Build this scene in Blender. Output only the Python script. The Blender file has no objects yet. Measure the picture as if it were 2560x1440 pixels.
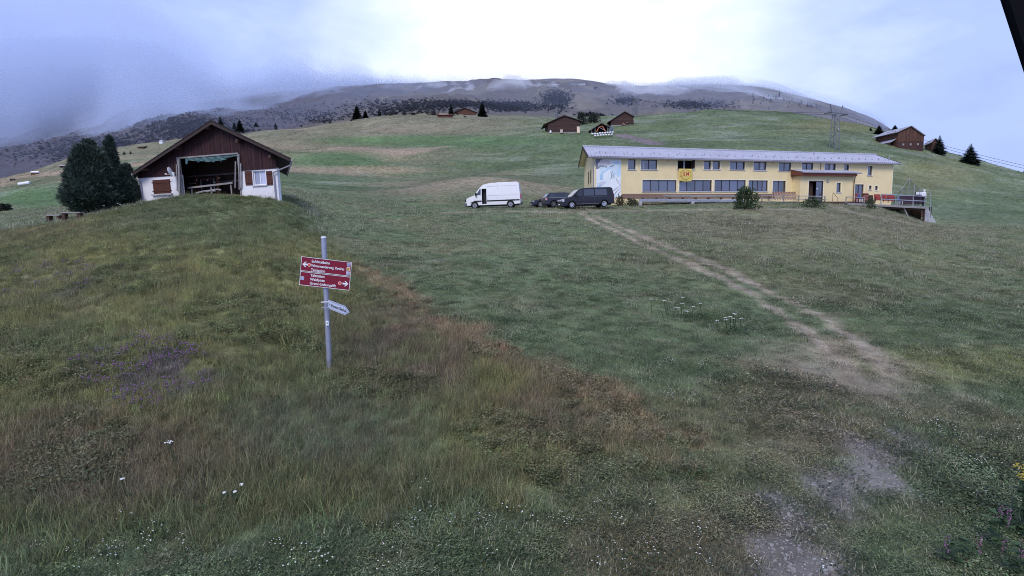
import bpy, bmesh, math, random
import numpy as np
from mathutils import Vector, Matrix, Euler

random.seed(7)
rng = np.random.default_rng(11)
S = bpy.context.scene
COL = S.collection

# ------------------------------------------------------------------ camera
F = 1410.0                       # focal length in photo pixels (2560 wide)
PITCH = math.radians(6.5)
ROLL = math.radians(1.0)
cam = bpy.data.cameras.new('camera')
cam.sensor_width = 36.0
cam.lens = 36.0 * F / 2560.0
cam.clip_start = 0.05
cam.clip_end = 20000
camo = bpy.data.objects.new('camera', cam)
COL.objects.link(camo)
camo.matrix_world = Matrix.Rotation(math.radians(90) - PITCH, 4, 'X') @ Matrix.Rotation(-ROLL, 4, 'Z')
S.camera = camo
CM = np.array(camo.matrix_world.to_3x3())

# ------------------------------------------------------------------ world and sun
SUN_EL, SUN_AZ = math.radians(44), math.radians(200)     # azimuth clockwise from +Y
W = bpy.data.worlds.new('World')
S.world = W
W.use_nodes = True
wn, wl = W.node_tree.nodes, W.node_tree.links
wn.clear()
def wnode(t, **k):
    n = wn.new(t)
    for a, b in k.items():
        setattr(n, a, b)
    return n
w_out = wnode('ShaderNodeOutputWorld')
w_bg = wnode('ShaderNodeBackground')
w_sky = wnode('ShaderNodeTexSky', sky_type='NISHITA', sun_disc=False, sun_elevation=SUN_EL, sun_rotation=SUN_AZ)
w_tc = wnode('ShaderNodeTexCoord')
w_map = wnode('ShaderNodeMapping'); w_map.inputs['Scale'].default_value = (1.0, 1.0, 2.2)
w_n1 = wnode('ShaderNodeTexNoise'); w_n1.inputs['Scale'].default_value = 1.7; w_n1.inputs['Detail'].default_value = 5; w_n1.inputs['Roughness'].default_value = .5
w_n2 = wnode('ShaderNodeTexNoise'); w_n2.inputs['Scale'].default_value = 6.0; w_n2.inputs['Detail'].default_value = 5; w_n2.inputs['Roughness'].default_value = .55
wl.new(w_tc.outputs['Generated'], w_map.inputs['Vector'])
wl.new(w_map.outputs[0], w_n1.inputs['Vector']); wl.new(w_map.outputs[0], w_n2.inputs['Vector'])
# the thin place in the cloud deck above the ridge, seen in the photograph
w_dot = wnode('ShaderNodeVectorMath', operation='DISTANCE')
w_dot.inputs[1].default_value = Vector((0.10, 0.95, 0.29)).normalized()
wl.new(w_tc.outputs['Generated'], w_dot.inputs[0])
w_gap = wnode('ShaderNodeMapRange', interpolation_type='SMOOTHSTEP')
w_gap.inputs[1].default_value = .58; w_gap.inputs[2].default_value = .0; w_gap.inputs[3].default_value = 0.; w_gap.inputs[4].default_value = .50
wl.new(w_dot.outputs['Value'], w_gap.inputs[0])
w_a = wnode('ShaderNodeMath', operation='MULTIPLY_ADD'); w_a.inputs[1].default_value = .55
wl.new(w_n1.outputs[0], w_a.inputs[0]); wl.new(w_gap.outputs[0], w_a.inputs[2])
w_b = wnode('ShaderNodeMath', operation='MULTIPLY_ADD'); w_b.inputs[1].default_value = .42
wl.new(w_n2.outputs[0], w_b.inputs[0]); wl.new(w_a.outputs[0], w_b.inputs[2])
w_ramp = wnode('ShaderNodeValToRGB')
e = w_ramp.color_ramp.elements
e[0].position = .28; e[0].color = (2.7, 3.6, 7.7, 1)
e[1].position = 1.05; e[1].color = (9.6, 9.8, 10.4, 1)
m1 = e.new(.58); m1.color = (4.1, 5.2, 9.2, 1)
m2 = e.new(.82); m2.color = (6.8, 7.8, 10.3, 1)
wl.new(w_b.outputs[0], w_ramp.inputs[0])
w_mix = wnode('ShaderNodeMix', data_type='RGBA'); w_mix.inputs[0].default_value = .93
wl.new(w_sky.outputs[0], w_mix.inputs[6]); wl.new(w_ramp.outputs[0], w_mix.inputs[7])
wl.new(w_mix.outputs[2], w_bg.inputs[0]); w_bg.inputs[1].default_value = 0.085
wl.new(w_bg.outputs[0], w_out.inputs[0])

sun = bpy.data.lights.new('sun', 'SUN')
sun.energy = 1.5; sun.angle = math.radians(25); sun.color = (1.0, .93, .83)
suno = bpy.data.objects.new('sun', sun); COL.objects.link(suno)
sd = Vector((math.sin(SUN_AZ) * math.cos(SUN_EL), math.cos(SUN_AZ) * math.cos(SUN_EL), math.sin(SUN_EL)))
suno.rotation_euler = sd.to_track_quat('Z', 'Y').to_euler()
S.view_settings.view_transform = 'Standard'
S.view_settings.look = 'None'
S.view_settings.gamma = 1.0
S.view_settings.use_curve_mapping = False
S.view_settings.exposure = 0.6
S.render.engine = 'CYCLES'
S.cycles.use_denoising = True
S.cycles.denoiser = 'OPENIMAGEDENOISE'
S.cycles.denoising_input_passes = 'RGB_ALBEDO_NORMAL'
S.cycles.denoising_prefilter = 'NONE'
S.cycles.use_adaptive_sampling = True
S.cycles.adaptive_threshold = .02
S.cycles.filter_width = 1.0
S.cycles.max_bounces = 5
S.cycles.diffuse_bounces = 2
S.cycles.transparent_max_bounces = 8
S.cycles.volume_bounces = 2
S.cycles.sample_clamp_indirect = 3.0
S.cycles.caustics_reflective = False
S.cycles.caustics_refractive = False

# ------------------------------------------------------------------ rays of the camera
def ray(px, py):
    d = CM @ np.array([(px - 1280) / F, -(py - 720) / F, -1.0])
    return d
def at(px, py, Y):
    d = ray(px, py)
    return Vector(d / d[1] * Y)
def proj(x, y, z):
    """world -> photo pixel, used to colour the ground by the patch of meadow it is"""
    c = CM.T
    a = c[0, 0] * x + c[0, 1] * y + c[0, 2] * z
    b = c[1, 0] * x + c[1, 1] * y + c[1, 2] * z
    d = -(c[2, 0] * x + c[2, 1] * y + c[2, 2] * z)
    return 1280 + F * a / d, 720 - F * b / d

# ------------------------------------------------------------------ numpy noise
def _h(ix, iy, s):
    n = (ix.astype(np.int64) * 374761393 + iy.astype(np.int64) * 668265263 + s * 974711) & 0xffffffff
    n = ((n ^ (n >> 13)) * 1274126177) & 0xffffffff
    n = n ^ (n >> 16)
    return (n & 0xffffff) / float(0xffffff)
def vnoise(x, y, s=0):
    x = np.asarray(x, float); y = np.asarray(y, float)
    ix, iy = np.floor(x), np.floor(y)
    fx, fy = x - ix, y - iy
    fx = fx * fx * (3 - 2 * fx); fy = fy * fy * (3 - 2 * fy)
    a = _h(ix, iy, s) * (1 - fx) + _h(ix + 1, iy, s) * fx
    b = _h(ix, iy + 1, s) * (1 - fx) + _h(ix + 1, iy + 1, s) * fx
    return a * (1 - fy) + b * fy
def fbm(x, y, s=0, o=4, r=.5):
    t = 0; a = 1; n = 0
    for i in range(o):
        t = t + a * vnoise(np.asarray(x) * 2 ** i + 17.3 * i, np.asarray(y) * 2 ** i - 9.1 * i, s + i)
        n += a; a *= r
    return t / n
def sstep(a, b, x):
    t = np.clip((x - a) / (b - a), 0, 1)
    return t * t * (3 - 2 * t)

# ------------------------------------------------------------------ terrain: profiles of the hillside, each a list of (distance, photo row)
PROF = {
 -600: [(6,1440),(11.5,928),(20,720),(27,650),(36,610),(60,575),(140,530),(250,500),(500,490),(900,420),(1400,330),(2200,260)],
 0:    [(6,1440),(8,1180),(11.5,928),(16,780),(21,690),(28,620),(36,582),(48,565),(62,545),(80,525),(140,490),(230,457),(300,460),(480,458),(700,415),(1000,360),(1500,290),(2200,250)],
 180:  [(6,1440),(8,1180),(11.5,920),(15.5,780),(20,680),(26,605),(32,570),(38,549),(48,537),(62,522),(80,505),(140,462),(230,420),(300,422),(480,424),(700,390),(1000,340),(1500,265),(2200,235)],
 350:  [(6,1440),(8,1180),(11.5,905),(15,770),(19,670),(24,600),(30,555),(35,528),(40,511),(48,505),(62,497),(90,475),(140,445),(230,395),(300,382),(450,390),(700,352),(1000,305),(1500,255),(2200,240)],
 530:  [(6,1440),(8,1180),(11.5,905),(15,770),(18.5,680),(23,600),(28,555),(33,515),(37,492),(42,484),(50,484),(62,482),(90,462),(140,430),(250,375),(320,355),(450,352),(700,318),(1000,280),(1500,250),(2000,247),(2400,250)],
 700:  [(6,1440),(8,1190),(12,915),(16,770),(20,680),(25,610),(31,555),(36,512),(41,490),(50,487),(62,478),(85,455),(110,430),(150,405),(220,365),(300,340),(400,337),(600,322),(1000,275),(1500,235),(1800,229),(2400,233)],
 820:  [(6,1440),(8,1195),(9.7,1055),(12,928),(16,795),(21,700),(28,625),(36,575),(44,535),(52,512),(60,500),(70,488),(90,458),(120,425),(160,400),(220,360),(300,330),(380,322),(600,305),(1000,265),(1500,225),(1800,219),(2400,222)],
 1000: [(6,1440),(8,1195),(9.7,1060),(12,930),(16,800),(22,700),(30,625),(39,575),(48,540),(57,522),(66,512),(80,480),(100,450),(130,425),(180,380),(240,330),(300,303),(360,300),(500,292),(800,265),(1300,225),(1800,209),(2400,213)],
 1200: [(6,1440),(8,1195),(9.7,1060),(12,930),(16,805),(22,705),(30,630),(40,575),(50,540),(57,524),(64,518),(74,480),(86,442),(105,434),(140,400),(190,355),(240,320),(290,300),(360,297),(500,288),(800,255),(1300,215),(1800,203),(2400,208)],
 1400: [(6,1440),(8,1195),(9.7,1065),(12,940),(16,815),(22,715),(30,638),(40,580),(49,543),(56,522),(64,516),(76,488),(90,455),(110,420),(140,375),(180,335),(220,318),(270,303),(340,300),(500,290),(800,258),(1300,215),(1800,196),(2400,201)],
 1600: [(6,1440),(8,1200),(9.7,1070),(12,945),(16,825),(22,725),(30,648),(40,585),(50,542),(58,518),(66,508),(78,490),(90,460),(110,420),(140,370),(180,328),(220,304),(270,293),(340,292),(450,300),(600,292),(900,265),(1300,235),(1700,215),(2400,220)],
 1800: [(6,1440),(8,1205),(9.7,1075),(12,950),(16,830),(22,732),(30,652),(40,588),(50,545),(58,520),(64,508),(80,490),(90,460),(110,415),(140,360),(180,315),(230,287),(280,281),(360,300),(600,290),(900,262),(1300,230),(1700,212),(2400,218)],
 2000: [(6,1440),(8,1210),(9.7,1080),(12,955),(16,838),(22,738),(30,655),(40,590),(50,548),(58,525),(64,511),(80,500),(90,470),(110,425),(140,365),(180,320),(230,298),(270,292),(360,315),(600,310),(900,290),(1300,260),(1700,245),(2400,250)],
 2180: [(6,1440),(8,1215),(9.7,1085),(12,962),(16,848),(22,750),(30,670),(40,608),(50,565),(58,540),(64,525),(75,512),(90,490),(110,440),(140,385),(170,350),(200,330),(240,322),(300,345),(600,360),(1300,330),(2400,300)],
 2245: [(6,1440),(8,1217),(9.7,1087),(12,965),(16,853),(22,757),(30,679),(40,618),(50,577),(58,556),(64,548),(70,538),(76,528),(90,497),(110,447),(137,396),(162,368),(190,352),(236,352),(300,375),(600,392),(1300,372),(2400,350)],
 2330: [(6,1440),(8,1220),(9.7,1090),(12,970),(16,860),(22,765),(30,690),(40,630),(50,592),(58,574),(64,570),(72,562),(79,548),(90,508),(110,455),(135,410),(155,388),(180,380),(230,385),(300,410),(600,430),(1300,420),(2400,410)],
 2560: [(6,1440),(8,1225),(9.7,1095),(12,980),(16,872),(22,782),(30,712),(40,655),(50,620),(60,592),(75,560),(90,525),(110,485),(130,460),(155,447),(190,447),(240,465),(400,500),(1300,500),(2400,495)],
 3100: [(6,1440),(12,1000),(22,820),(40,710),(60,650),(90,590),(130,550),(170,545),(300,580),(1300,560),(2400,550)],
}
LY = np.log(np.concatenate([np.geomspace(1.0, 100, 260), np.geomspace(101, 2400, 240)]))
def pchip(x, y, xi):
    x = np.asarray(x, float); y = np.asarray(y, float)
    h = np.diff(x); d = np.diff(y) / h
    m = np.zeros_like(y)
    for i in range(1, len(y) - 1):
        if d[i - 1] * d[i] > 0:
            w1 = 2 * h[i] + h[i - 1]; w2 = h[i] + 2 * h[i - 1]
            m[i] = (w1 + w2) / (w1 / d[i - 1] + w2 / d[i])
    m[0] = d[0]; m[-1] = d[-1]
    xi = np.clip(xi, x[0], x[-1])
    k = np.clip(np.searchsorted(x, xi) - 1, 0, len(h) - 1)
    t = (xi - x[k]) / h[k]
    return ((1 + 2 * t) * (1 - t) ** 2 * y[k] + t * (1 - t) ** 2 * h[k] * m[k] + t * t * (3 - 2 * t) * y[k + 1] + t * t * (t - 1) * h[k] * m[k + 1])
UG = np.linspace(-1.7, 1.7, 681)
cu = []; cz = []
for px in sorted(PROF):
    Ys = [a for a, b in PROF[px]]
    pts = [at(px, b, a) for a, b in PROF[px]]
    cu.append((px - 1280) / F)
    # interpolate the slope angle z/Y over log distance
    ang = [p.z / p.y for p in pts]
    zz = pchip(np.log(Ys), ang, LY) * np.exp(LY)
    near = LY < math.log(Ys[0])
    zz[near] = pts[0].z
    cz.append(zz)
cu = np.array(cu); cz = np.array(cz)          # columns x distances
ZT = np.empty((len(UG), len(LY)))
for j in range(len(LY)):
    ZT[:, j] = pchip(np.concatenate([[-1.8], cu, [1.8]]), np.concatenate([[cz[0, j]], cz[:, j], [cz[-1, j]]]), UG)
# soften the profile joints a little across columns
ker = np.array([1, 4, 6, 4, 1.]) / 16
for _ in range(6):
    P = np.pad(ZT, ((2, 2), (0, 0)), 'edge')
    ZT = sum(ker[i] * P[i:i + ZT.shape[0]] for i in range(5))

def relief(x, y):
    x = np.asarray(x, float); y = np.asarray(y, float)
    near = 1 - sstep(55, 90, y)
    flat = 1 - .85 * sstep(46, 54, y) * (1 - sstep(80, 90, y)) * sstep(-.45, -.35, x / np.maximum(y, 1)) 
    r = near * ((fbm(x / 1.7, y / 1.7, 3, 3) - .5) * .16 + (fbm(x / 6, y / 6, 8, 2) - .5) * .35) * sstep(5, 9, y) * flat
    mid = sstep(90, 130, y) * (1 - sstep(380, 600, y))
    r = r + mid * ((fbm(x / 42, y / 20, 21, 3) - .5) * 5.0 + (fbm(x / 9, y / 9, 5, 3) - .5) * .7)
    r = r + mid * (fbm(x / 34 + .3 * vnoise(x / 60, y / 60, 6), y / 5.0, 77, 3, .6) - .5) * 1.5 * sstep(90, 140, y)
    left = mid * sstep(.02, -.12, x / np.maximum(y, 1))
    r = r + left * (fbm(x / 70, y / 26, 71, 3) - .5) * 9
    far = sstep(420, 800, y)
    g = fbm(x / 190 + .15 * y / 190, y / 420, 33, 5, .55)
    r = r + far * ((g - .5) * 60 + (np.abs(fbm(x / 80, y / 200, 44, 4, .55) - .5)) * -34 + (fbm(x / 26, y / 40, 51, 3) - .5) * 9) * (1 - .75 * sstep(1300, 1650, y))
    return r
def base_z(x, y):
    y = np.maximum(np.asarray(y, float), 1.0)
    u = np.clip(np.asarray(x, float) / y, -1.699, 1.699)
    ui = (u + 1.7) / (UG[1] - UG[0])
    ly = np.log(np.clip(y, 1.0, 2399.9))
    yi = np.interp(ly, LY, np.arange(len(LY)))
    i = np.clip(ui.astype(int), 0, len(UG) - 2); j = np.clip(yi.astype(int), 0, len(LY) - 2)
    fx = ui - i; fy = yi - j
    return (ZT[i, j] * (1 - fx) * (1 - fy) + ZT[i + 1, j] * fx * (1 - fy) + ZT[i, j + 1] * (1 - fx) * fy + ZT[i + 1, j + 1] * fx * fy)
def gz(x, y):
    """height of the ground"""
    x = np.asarray(x, float); y = np.asarray(y, float)
    return base_z(x, y) + relief(x, y)
def gz1(x, y):
    return float(gz(np.array([x]), np.array([y]))[0])
YS = np.concatenate([np.linspace(5, 100, 900), np.geomspace(100.2, 2390, 900)])
def ground(px, py, ymin=5.0, ymax=2390):
    """where the ray through a photo pixel first meets the hillside"""
    d = ray(px, py); d = d / d[1]
    ys = YS[(YS >= ymin) & (YS <= ymax)]
    below = d[2] * ys <= gz(d[0] * ys, ys)
    k = int(np.argmax(below)) if below.any() else len(ys) - 1
    y = ys[k]
    return Vector((d[0] * y, y, gz1(d[0] * y, y)))
def dist_poly(x, y, pts):
    """distance of many points to a polyline on the ground, in metres"""
    best = np.full(np.shape(x), 1e9)
    for a, b in zip(pts[:-1], pts[1:]):
        ax, ay, bx, by = a[0], a[1], b[0], b[1]
        l2 = (bx - ax) ** 2 + (by - ay) ** 2 + 1e-9
        t = np.clip(((x - ax) * (bx - ax) + (y - ay) * (by - ay)) / l2, 0, 1)
        best = np.minimum(best, np.hypot(x - ax - t * (bx - ax), y - ay - t * (by - ay)))
    return best

# ------------------------------------------------------------------ materials
def new_mat(name):
    m = bpy.data.materials.new(name); m.use_nodes = True
    nt = m.node_tree; nt.nodes.clear()
    out = nt.nodes.new('ShaderNodeOutputMaterial')
    b = nt.nodes.new('ShaderNodeBsdfPrincipled')
    nt.links.new(b.outputs[0], out.inputs[0])
    return m, nt, b, out
def pm(name, col, rough=.8, var=.18, scale=4.0, bump=0.0, bscale=None, metal=0.0, spec=.3, stretch=(1, 1, 1), dirt=None):
    """procedural surface: base colour broken up by two noises, fine relief by bump"""
    m, nt, b, out = new_mat(name)
    N, L = nt.nodes, nt.links
    tc = N.new('ShaderNodeTexCoord'); mp = N.new('ShaderNodeMapping'); mp.inputs['Scale'].default_value = stretch
    L.new(tc.outputs['Object'], mp.inputs[0])
    n = N.new('ShaderNodeTexNoise'); n.inputs['Scale'].default_value = scale; n.inputs['Detail'].default_value = 6; n.inputs['Roughness'].default_value = .62
    L.new(mp.outputs[0], n.inputs['Vector'])
    mr = N.new('ShaderNodeMapRange'); mr.inputs[1].default_value = .25; mr.inputs[2].default_value = .75; mr.inputs[3].default_value = 1 - var; mr.inputs[4].default_value = 1 + var
    L.new(n.outputs[0], mr.inputs[0])
    oi = N.new('ShaderNodeObjectInfo')
    mr2 = N.new('ShaderNodeMapRange'); mr2.inputs[3].default_value = 1 - var * .45; mr2.inputs[4].default_value = 1 + var * .45
    L.new(oi.outputs['Random'], mr2.inputs[0])
    mul = N.new('ShaderNodeMath'); mul.operation = 'MULTIPLY'
    L.new(mr.outputs[0], mul.inputs[0]); L.new(mr2.outputs[0], mul.inputs[1])
    mx = N.new('ShaderNodeVectorMath'); mx.operation = 'SCALE'; mx.inputs[0].default_value = col[:3]
    L.new(mul.outputs[0], mx.inputs['Scale'])
    last = mx.outputs[0]
    if dirt:
        n2 = N.new('ShaderNodeTexNoise'); n2.inputs['Scale'].default_value = scale * .35; n2.inputs['Detail'].default_value = 8; n2.inputs['Roughness'].default_value = .7
        L.new(mp.outputs[0], n2.inputs['Vector'])
        r2 = N.new('ShaderNodeMapRange'); r2.inputs[1].default_value = .52; r2.inputs[2].default_value = .72
        L.new(n2.outputs[0], r2.inputs[0])
        mm = N.new('ShaderNodeMix'); mm.data_type = 'RGBA'; mm.inputs[7].default_value = (*dirt, 1)
        sc = N.new('ShaderNodeMath'); sc.operation = 'MULTIPLY'; sc.inputs[1].default_value = .55
        L.new(r2.outputs[0], sc.inputs[0]); L.new(sc.outputs[0], mm.inputs[0]); L.new(last, mm.inputs[6]); last = mm.outputs[2]
    L.new(last, b.inputs['Base Color'])
    b.inputs['Roughness'].default_value = rough; b.inputs['Metallic'].default_value = metal
    b.inputs['Specular IOR Level'].default_value = spec
    if bump:
        n3 = N.new('ShaderNodeTexNoise'); n3.inputs['Scale'].default_value = bscale or scale * 6; n3.inputs['Detail'].default_value = 4
        L.new(mp.outputs[0], n3.inputs['Vector'])
        bp = N.new('ShaderNodeBump'); bp.inputs['Strength'].default_value = bump; bp.inputs['Distance'].default_value = .05
        L.new(n3.outputs[0], bp.inputs['Height']); L.new(bp.outputs[0], b.inputs['Normal'])
    return m
def glass_mat(name, col=(.02, .024, .032), rough=.04):
    m, nt, b, out = new_mat(name)
    N, L = nt.nodes, nt.links
    tc = N.new('ShaderNodeTexCoord')
    n = N.new('ShaderNodeTexNoise'); n.inputs['Scale'].default_value = .9; n.inputs['Detail'].default_value = 2
    L.new(tc.outputs['Object'], n.inputs['Vector'])
    bp = N.new('ShaderNodeBump'); bp.inputs['Strength'].default_value = .04; bp.inputs['Distance'].default_value = .1
    L.new(n.outputs[0], bp.inputs['Height']); L.new(bp.outputs[0], b.inputs['Normal'])
    oi = N.new('ShaderNodeObjectInfo'); rr = N.new('ShaderNodeMapRange'); rr.inputs[3].default_value = .45; rr.inputs[4].default_value = 1.6
    L.new(oi.outputs['Random'], rr.inputs[0]); sc = N.new('ShaderNodeVectorMath'); sc.operation = 'SCALE'; sc.inputs[0].default_value = col; L.new(rr.outputs[0], sc.inputs['Scale']); L.new(sc.outputs[0], b.inputs['Base Color'])  # each pane's colour is lightened or darkened to imitate differing reflections
    b.inputs['Roughness'].default_value = rough
    b.inputs['Specular IOR Level'].default_value = 1.0; b.inputs['IOR'].default_value = 1.75
    return m
def leaf_mat(name, col, var=.35, trans=.25, attr=None):
    m, nt, b, out = new_mat(name)
    N, L = nt.nodes, nt.links
    if attr:
        a = N.new('ShaderNodeAttribute'); a.attribute_type = 'INSTANCER'; a.attribute_name = attr; src = a.outputs['Color']
    else:
        rgb = N.new('ShaderNodeRGB'); rgb.outputs[0].default_value = (*col, 1); src = rgb.outputs[0]
    g = N.new('ShaderNodeNewGeometry')
    mr = N.new('ShaderNodeMapRange'); mr.inputs[3].default_value = 1 - var; mr.inputs[4].default_value = 1 + var
    L.new(g.outputs['Random Per Island'], mr.inputs[0])
    sc = N.new('ShaderNodeVectorMath'); sc.operation = 'SCALE'
    L.new(src, sc.inputs[0]); L.new(mr.outputs[0], sc.inputs['Scale'])
    L.new(sc.outputs[0], b.inputs['Base Color'])
    b.inputs['Roughness'].default_value = .65; b.inputs['Specular IOR Level'].default_value = .25
    t = N.new('ShaderNodeBsdfTranslucent'); L.new(sc.outputs[0], t.inputs[0])
    mx = N.new('ShaderNodeMixShader'); mx.inputs[0].default_value = trans
    L.new(b.outputs[0], mx.inputs[1]); L.new(t.outputs[0], mx.inputs[2]); L.new(mx.outputs[0], out.inputs[0])
    return m

# ------------------------------------------------------------------ mesh builder
class MB:
    def __init__(s, skew=0.0):
        s.v = []; s.f = []; s.k = skew
    def add(s, vs, fs):
        n = len(s.v)
        s.v += [(x + s.k * y, y, z) for x, y, z in vs]
        s.f += [tuple(i + n for i in f) for f in fs]
        return s
    def box(s, x0, x1, y0, y1, z0, z1):
        return s.add([(x0, y0, z0), (x1, y0, z0), (x1, y1, z0), (x0, y1, z0), (x0, y0, z1), (x1, y0, z1), (x1, y1, z1), (x0, y1, z1)],
                     [(0, 3, 2, 1), (4, 5, 6, 7), (0, 1, 5, 4), (1, 2, 6, 5), (2, 3, 7, 6), (3, 0, 4, 7)])
    def prism(s, poly, y0, y1):
        """polygon in x,z pushed along y"""
        n = len(poly)
        s.add([(x, y0, z) for x, z in poly] + [(x, y1, z) for x, z in poly],
              [tuple(range(n)), tuple(range(2 * n - 1, n - 1, -1))] + [(i, i + n, (i + 1) % n + n, (i + 1) % n) for i in range(n)])
        return s
    def quadbar(s, a, b, w, h=None, up=(0, 0, 1)):
        """a beam of rectangular section from a to b"""
        h = h or w
        a, b = Vector(a), Vector(b); d = (b - a).normalized()
        u = Vector(up)
        if abs(d.dot(u)) > .98: u = Vector((0, 1, 0))
        r = d.cross(u).normalized(); t = r.cross(d).normalized()
        vs = []
        for p in (a, b):
            for i, j in ((-1, -1), (1, -1), (1, 1), (-1, 1)):
                vs.append(tuple(p + r * i * w / 2 + t * j * h / 2))
        return s.add(vs, [(0, 1, 2, 3), (7, 6, 5, 4), (0, 4, 5, 1), (1, 5, 6, 2), (2, 6, 7, 3), (3, 7, 4, 0)])
    def tube(s, pts, r, n=8, r2=None, cap=True):
        pts = [Vector(p) for p in pts]; m = len(pts); vs = []; fs = []
        for k, p in enumerate(pts):
            d = (pts[min(k + 1, m - 1)] - pts[max(k - 1, 0)]).normalized()
            u = Vector((0, 0, 1)) if abs(d.z) < .9 else Vector((0, 1, 0))
            a = d.cross(u).normalized(); b = a.cross(d)
            rr = r if r2 is None else r + (r2 - r) * k / (m - 1)
            for i in range(n):
                t = 2 * math.pi * i / n
                vs.append(tuple(p + a * math.cos(t) * rr + b * math.sin(t) * rr))
        for k in range(m - 1):
            for i in range(n):
                fs.append((k * n + i, k * n + (i + 1) % n, (k + 1) * n + (i + 1) % n, (k + 1) * n + i))
        if cap:
            fs.append(tuple(range(n - 1, -1, -1))); fs.append(tuple(range((m - 1) * n, m * n)))
        return s.add(vs, fs)
    def lathe(s, prof, axis='z', c=(0, 0, 0), n=20):
        """profile of (radius, height) turned about an axis"""
        vs = []; fs = []
        for r, h in prof:
            for i in range(n):
                t = 2 * math.pi * i / n; p, q = r * math.cos(t), r * math.sin(t)
                v = (p, q, h) if axis == 'z' else (p, h, q) if axis == 'y' else (h, p, q)
                vs.append((v[0] + c[0], v[1] + c[1], v[2] + c[2]))
        for k in range(len(prof) - 1):
            for i in range(n):
                fs.append((k * n + i, k * n + (i + 1) % n, (k + 1) * n + (i + 1) % n, (k + 1) * n + i))
        fs.append(tuple(range(n - 1, -1, -1))); fs.append(tuple(range((len(prof) - 1) * n, len(prof) * n)))
        return s.add(vs, fs)
    def mesh(s, name, mat, smooth=False):
        me = bpy.data.meshes.new(name); me.from_pydata(s.v, [], s.f)
        bm = bmesh.new(); bm.from_mesh(me); bmesh.ops.recalc_face_normals(bm, faces=bm.faces); bm.to_mesh(me); bm.free()
        for m in (mat if isinstance(mat, (list, tuple)) else [mat]): me.materials.append(m)
        if smooth:
            me.polygons.foreach_set('use_smooth', [True] * len(me.polygons))
            me.set_sharp_from_angle(angle=math.radians(38))
        return me
    def build(s, name, mat, parent=None, bevel=0, smooth=False, loc=None):
        o = obj(name, s.mesh(name, mat, smooth), parent, loc)
        if bevel: add_bevel(o, bevel)
        return o
def add_bevel(o, w, seg=2):
    b = o.modifiers.new('edge', 'BEVEL'); b.width = w; b.segments = seg; b.limit_method = 'ANGLE'; b.angle_limit = math.radians(40)
def obj(name, me, parent=None, loc=None):
    o = bpy.data.objects.new(name, me); COL.objects.link(o)
    if parent: o.parent = parent
    if loc is not None: o.location = loc
    return o
def tag(o, label=None, cat=None, group=None, kind=None):
    if label: o['label'] = label
    if cat: o['category'] = cat
    if group: o['group'] = group
    if kind: o['kind'] = kind
    return o
def thing(name, label, cat, loc=(0, 0, 0), rot=(0, 0, 0), group=None):
    o = bpy.data.objects.new(name, None); COL.objects.link(o)
    o.location = loc; o.rotation_euler = rot; o.empty_display_size = .3
    return tag(o, label, cat, group)
def copy_tree(o, parent=None):
    c = o.copy(); COL.objects.link(c); c.parent = parent
    for ch in o.children: copy_tree(ch, c)
    return c
def npmesh(name, v, f, mat, smooth=False):
    me = bpy.data.meshes.new(name)
    v = np.asarray(v, np.float32); f = np.asarray(f, np.int32)
    k = f.shape[1]
    me.vertices.add(len(v)); me.vertices.foreach_set('co', v.ravel())
    me.loops.add(f.size); me.loops.foreach_set('vertex_index', f.ravel())
    me.polygons.add(len(f)); me.polygons.foreach_set('loop_start', np.arange(0, f.size, k, dtype=np.int32))
    if smooth: me.polygons.foreach_set('use_smooth', np.ones(len(f), bool))
    me.update(calc_edges=True)
    if mat: me.materials.append(mat)
    return me

# ------------------------------------------------------------------ ground patches, as polygons and lines on the hillside
def gpoly(pts): return [tuple(ground(*p)[:2]) for p in pts]
def inside(x, y, poly):
    r = np.zeros(np.shape(x), bool)
    n = len(poly)
    for i in range(n):
        x0, y0 = poly[i]; x1, y1 = poly[(i + 1) % n]
        c = ((y0 > y) != (y1 > y)) & (x < (x1 - x0) * (y - y0) / (y1 - y0 + 1e-12) + x0)
        r ^= c
    return r
LONG = gpoly([(735, 495), (770, 560), (830, 612), (920, 660), (1010, 720), (1150, 800), (1260, 862), (1420, 912), (1570, 1000), (1720, 1112), (1500, 1170), (1300, 1240), (800, 1300), (300, 1330), (0, 1340)]) + [(-9, 6.5), (-60, 20), (-60, 50)] + gpoly([(20, 575), (150, 558), (350, 512), (700, 492)])
def longmask(x, y, soft=.8):
    d = dist_poly(x, y, LONG + LONG[:1])
    wob = (fbm(x / 1.3, y / 1.3, 61, 3) - .5) * 1.8 + (fbm(x / .35, y / .35, 62, 2) - .5) * 1.4
    sd = np.where(inside(x, y, LONG), d, -d) + wob
    return sstep(-soft * .5, soft * .5, sd)
TRACK_A = gpoly([(1440, 527), (1490, 556), (1560, 587), (1640, 625), (1750, 672), (1880, 737), (1960, 790), (2040, 850), (2100, 905), (2150, 970)])
TRACK_B = gpoly([(1490, 540), (1600, 588), (1720, 636), (1850, 692), (1980, 756), (2080, 812), (2170, 872), (2225, 930), (2200, 990)])
GRAVEL = gpoly([(2150, 1120), (2180, 1180), (2130, 1220), (2060, 1270), (2000, 1320), (2010, 1370), (1940, 1438)])
GRAVEL_B = gpoly([(2290, 1100), (2200, 1150), (2110, 1220)])
LOT = gpoly([(1130, 531), (1250, 527), (1400, 531), (1500, 527), (1620, 527), (1800, 524), (2000, 524)])
PATH_R = gpoly([(2075, 515), (2120, 528), (2170, 540), (2230, 550), (2290, 562), (2400, 578), (2470, 582)])
BANK = gpoly([(930, 668), (1010, 722), (1150, 803), (1260, 866), (1420, 918), (1570, 1004), (1715, 1112)])
RUT = gpoly([(1555, 336), (1580, 345), (1610, 352), (1650, 362)])
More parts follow.
